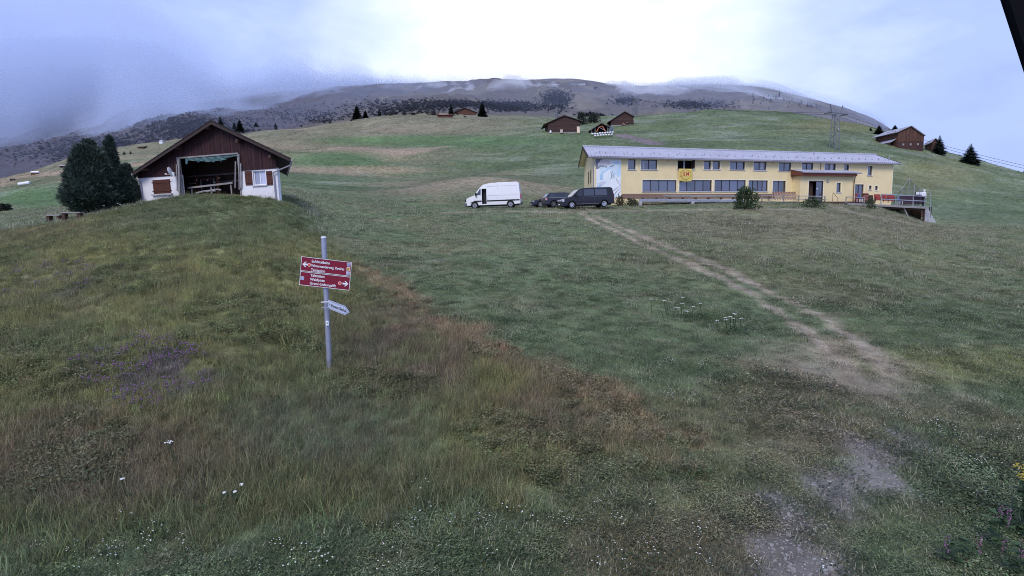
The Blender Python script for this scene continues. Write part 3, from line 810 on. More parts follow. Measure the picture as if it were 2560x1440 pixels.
def window(parent, r, y, panes, m_frame, m_glass, m_sill=None, frame=.07, depth=.09, name='window', surround=None, sill_out=.10):
    """an opening with its frame, each pane, a sill and a painted surround; r = x0,z0,x1,z1"""
    x0, z0, x1, z1 = r
    w = MB()
    w.box(x0, x1, y - .02, y + depth, z1 - frame, z1); w.box(x0, x1, y - .02, y + depth, z0, z0 + frame)
    w.box(x0, x0 + frame, y - .017, y + depth - .003, z0 + frame, z1 - frame); w.box(x1 - frame, x1, y - .017, y + depth - .003, z0 + frame, z1 - frame)
    for k in range(1, panes):
        c = x0 + (x1 - x0) * k / panes
        w.box(c - frame * .55, c + frame * .55, y - .013, y + depth - .006, z0 + frame, z1 - frame)
    o = w.build(name, m_frame, parent, loc=None)
    for k in range(panes):
        a = x0 + (x1 - x0) * k / panes + frame * .55; b = x0 + (x1 - x0) * (k + 1) / panes - frame * .55
        MB().box(a, b, y + .03, y + .05, z0 + frame - .005, z1 - frame + .005).build('pane', m_glass, o)
    if m_sill:
        MB().box(x0 - .08, x1 + .08, y - sill_out - .1, y + .02, z0 - .09, z0 - .012).build('sill', m_sill, o)
    if surround:
        t = .11; s = MB()
        s.box(x0 - t, x0 - .004, y - .142, y - .124, z0 - .01, z1 + t); s.box(x1 + .004, x1 + t, y - .142, y - .124, z0 - .01, z1 + t)
        s.box(x0 - .003, x1 + .003, y - .142, y - .124, z1 + .004, z1 + t)
        s.build('surround', surround, o)
    return o
def corrugated(x0, x1, ya, za, yb, zb, pitch, amp, thick=.03, skew=0.0):
    """corrugated sheet from the eave (ya,za) to the ridge (yb,zb)"""
    n = max(2, int((x1 - x0) / pitch)) * 6
    xs = np.linspace(x0, x1, n + 1); w = amp * np.sin(np.arange(n + 1) * math.pi / 3)
    vs, fs = [], []
    for k, (yy, zz) in enumerate(((ya, za), (yb, zb))):
        for i in range(n + 1): vs.append((xs[i], yy, zz + w[i]))
    for i in range(n): fs.append((i, i + 1, n + 2 + i, n + 1 + i))
    o = len(vs)
    vs += [(a, b, c - thick) for a, b, c in vs]
    for i in range(n): fs.append((o + i, o + n + 1 + i, o + n + 2 + i, o + i + 1))
    for i in range(n): fs.append((i, o + i, o + i + 1, i + 1)); fs.append((n + 1 + i, n + 2 + i, o + n + 2 + i, o + n + 1 + i))
    return MB(skew).add(vs, fs)

M_YWALL = pm('yellow_render', (.82, .67, .38), .9, .07, .7, .15, 40, dirt=(.68, .54, .31))
M_YTRIM = pm('cream_paint', (.86, .78, .56), .85, .05, 2)
M_DFRAME = pm('dark_window_frame', (.045, .03, .032), .5, .2, 6)
M_GLASS = glass_mat('window_glass', (.055, .065, .11), .05)
M_ROOMDARK = pm('dark_room', (.012, .011, .012), .9, .2, 2)  # near-black colour stands in for the darkness of unlit interiors
M_SILLM = pm('aluminium_sill', (.55, .55, .6), .45, .08, 6, metal=.4)
M_ROOF = pm('fibre_cement_roof', (.37, .37, .43), .6, .14, .8, .15, 20, spec=.5, dirt=(.28, .27, .31))
M_GALV = pm('galvanised_steel', (.42, .43, .46), .45, .16, 5, .1, 30, metal=.6, dirt=(.28, .27, .28))
M_GUTTER = pm('gutter_metal', (.33, .31, .36), .5, .12, 4, metal=.3)
M_BROWNPIPE = pm('brown_downpipe', (.16, .10, .07), .5, .12, 4)
M_EAVE = pm('eave_board', (.045, .03, .028), .8, .2, 5)
M_PLINTH = pm('weathered_board', (.24, .16, .12), .85, .25, 3, .3, 30, stretch=(.3, 3, 3))
M_GREYWOOD = pm('grey_weathered_timber', (.30, .28, .28), .9, .22, 3, .3, 30, stretch=(.4, 3, 3))
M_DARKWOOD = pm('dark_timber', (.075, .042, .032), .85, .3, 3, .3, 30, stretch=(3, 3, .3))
M_REDWOOD = pm('red_brown_timber', (.16, .052, .034), .7, .25, 3, .2, 30)
M_CONC = pm('concrete', (.44, .44, .46), .9, .16, 2, .3, 18, dirt=(.26, .25, .25))
M_BLACK = pm('black_plastic', (.02, .02, .022), .5, .1, 5)
M_WHITE = pm('white_paint', (.78, .78, .80), .6, .05, 4)

# ------------------------------------------------------------------ the long yellow house
pl = at(1484, 397, 62.0); z_eave = pl.z
Yr = 62.0
for _ in range(60):
    e = at(2233, 413, Yr).z - z_eave; Yr -= e * 5
pr = at(2233, 413, Yr)
YF = Front((pl.x, pl.y, at(1484, 508, 62).z), (pr.x, pr.y, 0))
YL = YF.len; ZE = z_eave - YF.o.z                     # length of the front and height of the wall at the eave
YD = 9.0                                              # depth
ra = at(1462, 470, 62 + YD)                           # rear left corner as the photo shows the gable
YK = (YF.inv @ Vector((ra.x, ra.y, YF.o.z)))
YSK = YK.x / YK.y                                     # the gable wall is not quite square to the front
KEEP_OUT.append([tuple(YF.world(a, b, 0)[:2]) for a, b in ((-.2, -.2), (YL + .2, -.2), (YL + .2 + YSK * YD, YD), (YSK * YD - .2, YD))])
def build_yellow_house():
    H = YF.empty('yellow_house', 'long two storey yellow house with grey corrugated roof and painted mural', 'building')
    up = [(1570, 397.5, 1589, 423.5, 1), (1602.5, 397, 1643, 423.5, 2), (1694, 396.5, 1733, 422.5, 2), (1760, 398, 1777, 423, 1), (1782, 398, 1800, 423, 1), (1825, 398.5, 1862, 424, 2),
          (1884, 400, 1916, 425.5, 2), (1947, 402.5, 1978, 427, 2), (2004.5, 405, 2033, 431, 2), (2061, 408, 2089, 433, 2), (2110, 411, 2122.5, 434, 1), (2169, 415, 2180.5, 438.5, 1)]
    lo = [(1606, 450, 1691, 479, 4), (1698, 450, 1779.5, 478, 4), (1786, 450, 1864.5, 478, 4), (1871, 451, 1919.5, 478, 4), (1931.5, 452, 1964, 482, 2),
          (2137, 461, 2158.5, 499, 2), (2172, 464, 2179, 474, 1), (2187.5, 465, 2194.5, 475, 1)]
    rects = [(YF.rect(*r[:4]), r[4]) for r in up + lo]
    oh, vg = .5, .75
    ez = YF.uv(1465, 389, -oh)[1]; rdz = YF.uv(1453, 366, YD / 2)[1]; tn = (rdz - ez) / (YD / 2 + oh)
    ZE = ez + oh * tn - .2
    wall_with_holes(0, YL, -1.2, ZE, [r for r, _ in rects], 0, .3).build('wall', M_YWALL, H)
    g = MB(YSK); ry = YD / 2; rz = ZE + (YD / 2) * tn
    for x0, x1 in ((.002, .302), (YL - .302, YL - .002)):
        n = len(g.v); g.add([(x0, .3, -1.2), (x0, YD, -1.2), (x0, YD, ZE), (x0, ry, rz), (x0, .3, ZE), (x1, .3, -1.2), (x1, YD, -1.2), (x1, YD, ZE), (x1, ry, rz), (x1, .3, ZE)],
                            [(0, 1, 2, 3, 4), (9, 8, 7, 6, 5), (0, 5, 6, 1), (1, 6, 7, 2), (2, 7, 8, 3), (3, 8, 9, 4), (4, 9, 5, 0)])
    g.box(0.31, YL - .31, YD - .3, YD - .002, -1.2, ZE)
    g.build('gable_wall', M_YWALL, H)
    MB().box(.32, YL - .32, .7, .75, -1, ZE - .1).build('interior_wall', M_ROOMDARK, H)
    MB().box(.32, YL - .32, .31, .69, ZE * .5 - .1, ZE * .5).build('interior_floor', M_ROOMDARK, H)
    # gable windows on the left end
    for (y0, y1, z0, z1) in ((2.2, 2.7, ZE - 2.6, ZE - 1.2), (4.2, 4.7, ZE - 2.6, ZE - 1.2), (1.6, 3.4, .2, 1.5), (5.2, 6.6, .2, 1.4)):
        MB(YSK).box(-.03, .06, y0, y1, z0, z1).build('window', M_DFRAME, H)
    for i, (r, n) in enumerate(rects):
        gm = M_GLASS
        w = window(H, r, .12, n, M_DFRAME, gm, M_SILLM if i < 17 else M_WHITE, .055 if i not in (18, 19) else .05, surround=M_YTRIM)
        if i == 2:      # stands open: panes swung inwards, the room is dark behind
            for c in list(w.children):
                if c.name.startswith('pane'): bpy.data.objects.remove(c)
            MB().box(r[0] + .9, r[0] + .98, .1, .16, r[1] + .05, r[3] - .05).build('sash', M_WHITE, w)
            MB().box(r[2] - .06, r[2] - .03, -.35, .1, r[1] + .06, r[3] - .08).build('sash', M_DFRAME, w)
        if i in (1, 6, 9):   # curtain behind the glass seen as a pale strip
            a = r[0] + (r[2] - r[0]) * (.16 if i == 1 else .6); b = a + (.16 if i == 1 else .42)
            cu_ = MB(); k = 8
            vs = []
            for q in range(k + 1):
                xx = a + (b - a) * q / k; yy = .145 + .012 * (q % 2)
                vs += [(xx, yy, r[1] + .12), (xx, yy, r[3] - .07)]
            cu_.add(vs, [(2 * q, 2 * q + 2, 2 * q + 3, 2 * q + 1) for q in range(k)]).build('curtain', M_WHITE, w)
    # cream line under the eave and corner
    MB().box(-.012, YL + .012, -.035, -.003, ZE - .2, ZE - .002).build('eave_moulding', M_YTRIM, H)
    b = YF.rect(1482, 420, 1488, 505); MB().box(-.03, .16, -.028, -.004, -.5, ZE - .21).build('corner_trim', M_YTRIM, H)
    MB().box(YL - .1, YL + .012, -.028, -.004, -.2, ZE - .21).build('corner_trim', M_YTRIM, H)
    # roof: eave overhang .75, verge overhang .6
    roof = corrugated(-vg, YL + vg, -oh, ez, YD / 2, rdz, .36, .045, .03, YSK).build('roof', M_ROOF, H, smooth=True)
    corrugated(-vg, YL + vg, YD + oh, ez, YD / 2, rdz - .002, .36, .045, .03, YSK).build('roof_rear_slope', M_ROOF, roof, smooth=True)
    MB(YSK).tube([(-vg, YD / 2, rdz + .03), (YL + vg, YD / 2, rdz + .03)], .12, 8).build('ridge_cap', M_ROOF, roof)
    for x in (-vg - .03, YL + vg - .03):
        for ye in (-oh, YD + oh):
            MB(YSK).add([(x, ye, ez - .26), (x, ye, ez + .05), (x, YD / 2, rdz + .05), (x, YD / 2, rdz - .26), (x + .06, ye, ez - .26), (x + .06, ye, ez + .05), (x + .06, YD / 2, rdz + .05), (x + .06, YD / 2, rdz - .26)],
                        [(0, 1, 2, 3), (7, 6, 5, 4), (0, 4, 5, 1), (1, 5, 6, 2), (2, 6, 7, 3), (3, 7, 4, 0)]).build('verge_board', M_EAVE, roof)
    s = MB(YSK)      # boarded soffit under the overhang
    s.add([(-vg, -oh, ez - .14), (YL + vg, -oh, ez - .14), (YL + vg, YD / 2, rdz - .14), (-vg, YD / 2, rdz - .14), (-vg, YD + oh, ez - .14), (YL + vg, YD + oh, ez - .14),
           (-vg, -oh, ez - .10), (YL + vg, -oh, ez - .10), (YL + vg, YD / 2, rdz - .10), (-vg, YD / 2, rdz - .10), (-vg, YD + oh, ez - .10), (YL + vg, YD + oh, ez - .10)],
          [(0, 1, 2, 3), (3, 2, 5, 4), (6, 9, 8, 7), (9, 10, 11, 8), (0, 6, 7, 1), (4, 5, 11, 10), (0, 3, 9, 6), (3, 4, 10, 9), (1, 7, 8, 2), (2, 8, 11, 5)])
    s.build('soffit', M_YTRIM, roof)
    MB(YSK).box(-vg + .04, YL + vg - .04, -oh + .012, -oh + .05, ez - .2, ez - .055).build('fascia', M_EAVE, roof)
    gt = MB(YSK)
    gt.tube([(-vg, -oh - .08, ez - .15), (YL + vg, -oh - .08, ez - .15)], .075, 8); gt.build('gutter', M_GUTTER, roof, smooth=True)
    # snow guards: two staggered rows of hooks, and vent pipes
    sg = MB(YSK).box(-.05, .05, -.04, .04, -.05, .12).mesh('snow_guard', M_GUTTER)
    for row, yy in enumerate((.75, 1.35)):
        for k in range(int(YL / 1.15)):
            x = .4 + k * 1.15 + row * .0 + (.55 if row else 0)
            if row and k % 3: continue
            obj('snow_guard', sg, roof, (x + YSK * yy, yy, ez + (yy + oh) * tn + .05))
    for px, py, yy in ((2035, 385, 3.4), (2222, 406, .9)):
        x = YF.uv(px, py, yy)[0]; z = ez + (yy + oh) * tn
        MB().lathe([(.07, -.1), (.07, .38), (.11, .38), (.11, .46), (.02, .5)], c=(x, yy, z), n=10).build('vent_pipe', M_GUTTER, roof)
    # downpipe by the left corner, going round onto the gable
    dp = MB(); dp.tube([(.05, -oh - .05, ez - .22), (.05, -oh + .1, ez - .42), (-.08, -.1, ez - .95), (-.08, -.09, .4), (-.08, -.09, -.6)], .055, 8)
    dp.build('downpipe', M_GUTTER, H, smooth=True)
    # boards along the foot, with stub brackets
    x0 = YF.uv(1555, 490)[0]; x1 = YF.uv(1936, 490)[0]; za = YF.uv(1700, 496)[1]; zb = YF.uv(1700, 484.3)[1]
    n = 7; L = (x1 - x0) / n
    for k in range(n):
        h = (zb - za) / 3
        for q in range(3):
            MB().box(0, L - .02, -.05, -.004 - .008 * (q % 2), 0, h - .014).build('plinth_board', M_PLINTH, H, loc=(x0 + k * L, 0, za + q * h))
    for k in range(12):
        x = x0 + .8 + k * (x1 - x0) / 12; MB().box(x - .09, x + .09, -.26, -.055, za - .12, za + .08).build('bracket', M_DARKWOOD, H)
    # mural: one flat painting on its own panel
    r = YF.rect(1490, 398, 1552, 495)
    mu = MB().box(r[0], r[2], -.045, -.006, r[1], r[3]).build('mural', mural_mat(), H)
    mu['label'] = 'pastel painted mural beside the windows'
    mural_lines(mu, r)
    # entrance annex
    ad = 1.25
    ax0, _ = YF.uv(2000.5, 480, -ad); ax1, _ = YF.uv(2136, 480, -ad)
    az = YF.uv(2060, 444, -ad)[1]
    door = YF.rect(2021, 452, 2057, 503, -ad); win = YF.rect(2091, 457, 2102, 480.5, -ad)
    A = wall_with_holes(ax0, ax1, -1.0, az + .3, [(door[0], -1.0, door[2], door[3]), win], -ad, .25).build('entrance_porch', M_YWALL, H)
    MB().box(ax0 + .002, ax0 + .25, -ad + .251, -.002, -1, az + .298).box(ax1 - .25, ax1 - .002, -ad + .251, -.002, -1, az + .298).build('side_wall', M_YWALL, A)
    MB().box(ax0 + .26, ax1 - .26, -.06, -.04, -1, az + .2).build('inner_wall', M_ROOMDARK, A)
    w = window(A, win, -ad + .12, 1, M_DFRAME, M_GLASS, M_SILLM, .05, surround=M_YTRIM)
    f = MB(); f.box(door[0], door[0] + .09, -ad - .01, -ad + .14, door[1], door[3] - .09); f.box(door[2] - .09, door[2], -ad - .01, -ad + .14, door[1], door[3] - .09); f.box(door[0], door[2], -ad - .013, -ad + .143, door[3] - .09, door[3])
    D = f.build('door_frame', M_DFRAME, A)
    wd = door[2] - door[0]
    MB().box(door[0] + .55 * wd, door[0] + .95 * wd, -ad + .06, -ad + .10, door[1], door[3] - .1).build('door_glass', M_GLASS, D)
    MB().box(door[0] + .30 * wd, door[0] + .53 * wd, -ad + .5, -ad + .55, door[1], door[3] - .25).build('inner_door', M_DARKWOOD, D)
    MB().lathe([(.09, 0), (.09, .012)], 'y', (door[0] + .62 * wd, -ad + .045, door[3] - .95), 12).build('sticker', M_WHITE, D)
    MB().lathe([(.09, 0), (.09, .012)], 'y', (door[0] + .2 * wd, -ad + .6, door[3] - .4), 12).build('door_notice', M_WHITE, D)
    s = MB(); t = .12
    s.box(door[0] - t, door[0] - .003, -ad - .03, -ad - .004, door[1], door[3] + t); s.box(door[2] + .003, door[2] + t, -ad - .03, -ad - .004, door[1], door[3] + t); s.box(door[0] - .002, door[2] + .002, -ad - .03, -ad - .004, door[3] + .003, door[3] + t)
    s.build('surround', M_YTRIM, D)
    lx, lz = YF.uv(2069.4, 452.7, -ad)
    MB().lathe([(.17, 0), (.19, -.05), (.15, -.09), (.11, -.09), (.09, -.05)], 'y', (lx, -ad - .002, lz), 18).build('ring_lamp', M_GUTTER, A, smooth=True)
    MB().lathe([(.085, 0), (.07, -.06)], 'y', (lx, -ad - .003, lz), 14).build('lamp_glass', M_WHITE, A)
    # canopy roof over the porch
    oz = YF.uv(2006, 429, -ad - .6)[1]; cx0 = YF.uv(2006, 433, -ad - .6)[0]; cx1 = YF.uv(2153, 440, -ad - .6)[0]
    R = corrugated(cx0, cx1, -ad - .6, oz, -.02, oz + .42, .26, .035, .025).build('porch_roof', M_ROOF, A, smooth=True)
    MB().box(cx0 + .02, cx1 - .55, -ad - .53, -ad - .49, oz - .46, oz - .07).build('fascia', M_REDWOOD, R)
    MB().add([(cx0 + .0, -ad - .55, oz - .46), (cx0, -.05, oz - .30), (cx0, -.05, oz + .36), (cx0, -ad - .55, oz - .07), (cx0 + .05, -ad - .55, oz - .46), (cx0 + .05, -.05, oz - .30), (cx0 + .05, -.05, oz + .36), (cx0 + .05, -ad - .55, oz - .07)],
             [(0, 1, 2, 3), (7, 6, 5, 4), (0, 4, 5, 1), (1, 5, 6, 2), (2, 6, 7, 3), (3, 7, 4, 0)]).build('verge_board', M_REDWOOD, R)
    MB().box(cx0 + .06, cx1 - .56, -ad - .48, -.06, oz - .44, oz - .40).build('soffit', M_REDWOOD, R)
    MB().tube([(cx0, -ad - .67, oz - .1), (cx1, -ad - .67, oz - .1)], .06, 8).build('gutter', M_GUTTER, R, smooth=True)
    bx = YF.uv(2134, 480, -ad - .08)[0]
    MB().tube([(cx1 - .9, -ad - .67, oz - .15), (cx1 - .9, -ad - .6, oz - .3), (bx, -ad - .09, oz - 1.2), (bx, -ad - .07, -.4)], .055, 8).build('downpipe', M_BROWNPIPE, R, smooth=True)
    MB().box(ax0 - .5, ax1 + 2.2, -ad - .8, -.01, -.55, -.05).build('porch_step', M_DARKWOOD, A)
    # mark of the wire on the wall between upper windows
    wx, wz0 = YF.uv(2051, 404); _, wz1 = YF.uv(2052, 427)
    MB().tube([(wx, -.06, wz0), (wx + .03, -.07, (wz0 + wz1) / 2), (wx - .02, -.08, wz1)], .03, 6).build('wall_cable', M_BLACK, H)
    for px, py in ((1671, 402), (1932, 406)):
        x, z = YF.uv(px, py); MB().box(x - .05, x + .05, -.07, -.004, z - .05, z + .05).build('wall_fitting', M_GUTTER, H)
    return H
def mural_mat():
    m, nt, b, out = new_mat('mural_paint')
    N, L = nt.nodes, nt.links
    tc = N.new('ShaderNodeTexCoord'); mp = N.new('ShaderNodeMapping'); mp.inputs['Scale'].default_value = (.5, .5, .42)
    L.new(tc.outputs['Object'], mp.inputs[0])
    n = N.new('ShaderNodeTexNoise'); n.inputs['Scale'].default_value = .9; n.inputs['Detail'].default_value = 2; n.inputs['Distortion'].default_value = 1.5
    L.new(mp.outputs[0], n.inputs['Vector'])
    r = N.new('ShaderNodeValToRGB'); r.color_ramp.interpolation = 'EASE'
    e = r.color_ramp.elements; e[0].position = .30; e[0].color = (.55, .70, .84, 1); e[1].position = .72; e[1].color = (.70, .70, .82, 1)
    q = e.new(.42); q.color = (.78, .84, .86, 1); q = e.new(.55); q.color = (.84, .85, .86, 1)
    L.new(n.outputs[0], r.inputs[0]); L.new(r.outputs[0], b.inputs['Base Color']); b.inputs['Roughness'].default_value = .9
    return m
def mural_lines(mu, r):
    """the painted shapes: flat coats a few millimetres proud of the panel"""
    x0, z0, x1, z1 = r; w, h = x1 - x0, z1 - z0
    def P(u, v): return (x0 + u * w, z1 - v * h)
    def patch(pts, mat, k):
        MB().prism([P(*p) for p in pts], -.050 - .002 * k, -.0455).build('paint', mat, mu)
    blue = pm('mural_blue', (.42, .62, .80), .9, .15, 2); dk = pm('mural_slate', (.20, .20, .28), .9, .2, 3); wh = pm('mural_white', (.84, .86, .88), .9, .06, 2)
    lil = pm('mural_lilac', (.66, .64, .76), .9, .1, 2); gr = pm('mural_grey_line', (.33, .37, .42), .9, .2, 4); pk = pm('mural_rose', (.74, .66, .68), .9, .1, 2); sk = pm('mural_pale_blue', (.62, .76, .84), .9, .1, 2)
    patch([(0, 0), (.24, 0), (.16, .06), (.08, .10), (.06, .26), (0, .26)], dk, 1)
    cl = []
    for i in range(22):
        t = math.pi * 2 * i / 22; rr = 1 + .13 * math.sin(5 * t)
        cl.append((.34 + .24 * rr * math.cos(t), .10 + .085 * rr * math.sin(t)))
    patch(cl, pk, 2)
    patch([(.06, .20), (.14, .15), (.30, .165), (.44, .18), (.43, .22), (.30, .205), (.16, .21), (.10, .26)], gr, 3)
    patch([(.52, .19), (.66, .15), (.72, .15), (.70, .175), (.58, .205)], gr, 3)
    patch([(.12, .22), (.30, .21), (.40, .24), (.34, .30), (.20, .31)], sk, 2)
    patch([(.16, .40), (.26, .38), (.28, .52), (.14, .54)], blue, 3)
    patch([(.28, .38), (.52, .27), (.66, .28), (.64, .46), (.50, .50), (.28, .53)], wh, 2)
    patch([(.05, .62), (.30, .56), (.42, .60), (.20, .70)], lil, 2)
    patch([(.03, .68), (.20, .66), (.18, .71), (.05, .75)], blue, 2)
    patch([(.48, .56), (.70, .48), (.94, .62), (.95, .70), (.72, .80), (.56, .72)], wh, 3)
    patch([(.72, .09), (.86, .06), (.94, .08), (.88, .12), (.76, .13)], blue, 2)
    for a, b_ in (((.80, .50), (.98, .70)), ((.68, .82), (.90, .70)), ((.76, .88), (.94, .75)), ((.86, .92), (.99, .82)), ((.58, .52), (.66, .28)), ((.60, .46), (.74, .36)), ((.62, .40), (.56, .30)), ((.66, .50), (.76, .40))):
        t = .012; dx, dz = b_[0] - a[0], b_[1] - a[1]; l = math.hypot(dx, dz); nx, nz = -dz / l * t, dx / l * t
        patch([(a[0] + nx, a[1] + nz), (b_[0] + nx * .4, b_[1] + nz * .4), (b_[0] - nx * .4, b_[1] - nz * .4), (a[0] - nx, a[1] - nz)], gr, 5)
    lf = [(.60 + .10 * math.sin(math.pi * t) * s, .50 - .22 * t + .0 * s) for s in (1,) for t in np.linspace(0, 1, 8)] + [(.60 - .03 * math.sin(math.pi * t), .50 - .22 * t) for t in np.linspace(1, 0, 8)]
    patch(lf, sk, 4)
    patch([(.55, .90), (.72, .86), (.84, .93), (.78, .985), (.60, .98)], sk, 3)
YH = build_yellow_house()

# ------------------------------------------------------------------ flag hung from the open window
def text_mesh(body, size, mat, name='lettering', extrude=.002, align='LEFT', shear=0., space=1.0, bold=0.0):
    cu_ = bpy.data.curves.new(name, 'FONT'); cu_.body = body; cu_.size = size; cu_.extrude = extrude; cu_.align_x = align; cu_.shear = shear; cu_.space_character = space; cu_.offset = bold
    o = bpy.data.objects.new(name, cu_); COL.objects.link(o)
    dg = bpy.context.evaluated_depsgraph_get(); dg.update()
    me = bpy.data.meshes.new_from_object(o.evaluated_get(dg)); bpy.data.objects.remove(o)
    me.name = name; me.materials.clear(); me.materials.append(mat)
    return me
def build_flag():
    r = YF.rect(1697, 422, 1729.5, 452.5, -.2); w, h = r[2] - r[0], r[3] - r[1]
    m_f = pm('yellow_cloth', (.66, .52, .15), .9, .08, 3); m_r = pm('red_print', (.50, .04, .06), .9, .08, 3); m_k = pm('black_print', (.05, .045, .04), .9, .1, 3); m_o = pm('ochre_print', (.36, .24, .04), .9, .1, 3)
    Fg = YF.empty('hanging_flag', 'yellow flag with red letters hanging from the open upper window', 'flag', r[0], -.2, r[1])
    n, k = 14, 12
    def wav(u, v): return -.05 * math.sin(u * 7 + 1) * (1 - v) - .03 * math.sin(u * 15) * (1 - v) - .03
    def P(u, v, d=0.): return (w * (u + .02 * (1 - v) * math.sin(v * 4)), wav(u, v) - d, h * v - .09 * math.sin(math.pi * u) * (1 - v))
    vs = [P(i / n, j / k) for i in range(n + 1) for j in range(k + 1)]; fs = [(i * (k + 1) + j, (i + 1) * (k + 1) + j, (i + 1) * (k + 1) + j + 1, i * (k + 1) + j + 1) for i in range(n) for j in range(k)]
    cl = MB().add(vs, fs).build('cloth', m_f, Fg, smooth=True); sol = cl.modifiers.new('thickness', 'SOLIDIFY'); sol.thickness = .006
    def place(me, name):
        for v in me.vertices:
            q = P(v.co.x / w, v.co.y / h, .016 + v.co.z); v.co = q
        obj(name, me, cl)
    for ch, u, s in (('J', .08, .40), ('S', .32, .40), ('M', .53, .40)):
        me = text_mesh(ch, h * s, m_r, 'lettering', .001, bold=.006)
        for v in me.vertices: v.co.x = v.co.x * 1.05 + u * w; v.co.y = v.co.y + h * .44 + .06 * h * u
        place(me, 'lettering')
    ring = MB(); m = 32; vs = []
    for i in range(m):
        t = 2 * math.pi * i / m
        for rr in (.37, .405): vs.append((w * (.52 + rr * math.cos(t)), h * (.55 + rr * .98 * math.sin(t)), 0))
    ring.add(vs, [(2 * i, 2 * i + 1, (2 * i + 3) % (2 * m), (2 * i + 2) % (2 * m)) for i in range(m)])
    rm = ring.mesh('ring_print', m_o)
    for v in rm.vertices: v.co = P(v.co.x / w, v.co.y / h, .012)
    obj('ring_print', rm, cl)
    me = text_mesh('· · · · · ·', h * .12, m_k, 'small_print', .001, bold=.008)
    for v in me.vertices: v.co.x = v.co.x * 1.25 + .28 * w; v.co.y = v.co.y + h * .085
    place(me, 'small_print')
build_flag()

# ------------------------------------------------------------------ the gabled house on the knoll
hl = at(353, 508, 40.8); hr = at(697, 480, 38.4)
HF = Front((hl.x, hl.y, (hl.z + hr.z) / 2 - .1), (hr.x, hr.y, 0), math.radians(1.4))
HW = HF.len
_d = HF.inv.to_3x3() @ Vector(ray(699, 470)); HSK = _d.x / _d.y - .03     # the side walls run back along the slope
HDEP = 7.0
KEEP_OUT.append([tuple(HF.world(a, b, 0)[:2]) for a, b in ((-.1, -.1), (HW + .1, -.1), (HW + .1 + HSK * HDEP, HDEP), (HSK * HDEP - .1, HDEP))])
M_HWHITE = pm('white_render', (.74, .73, .76), .9, .06, 1.5, .15, 30, dirt=(.52, .50, .48))
M_BOARD = pm('brown_stained_board', (.036, .013, .015), .75, .45, 2.2, .25, 20, stretch=(4, 4, .35))
M_SHUTTER = pm('shutter_wood', (.085, .030, .022), .65, .3, 3, .2, 20, stretch=(4, 4, .5))
M_TILE = pm('brown_roof_tile', (.036, .028, .028), .85, .3, 2, .3, 12, dirt=(.085, .05, .035))
M_TARP = pm('torn_green_tarp', (.055, .11, .115), .7, .4, 4)
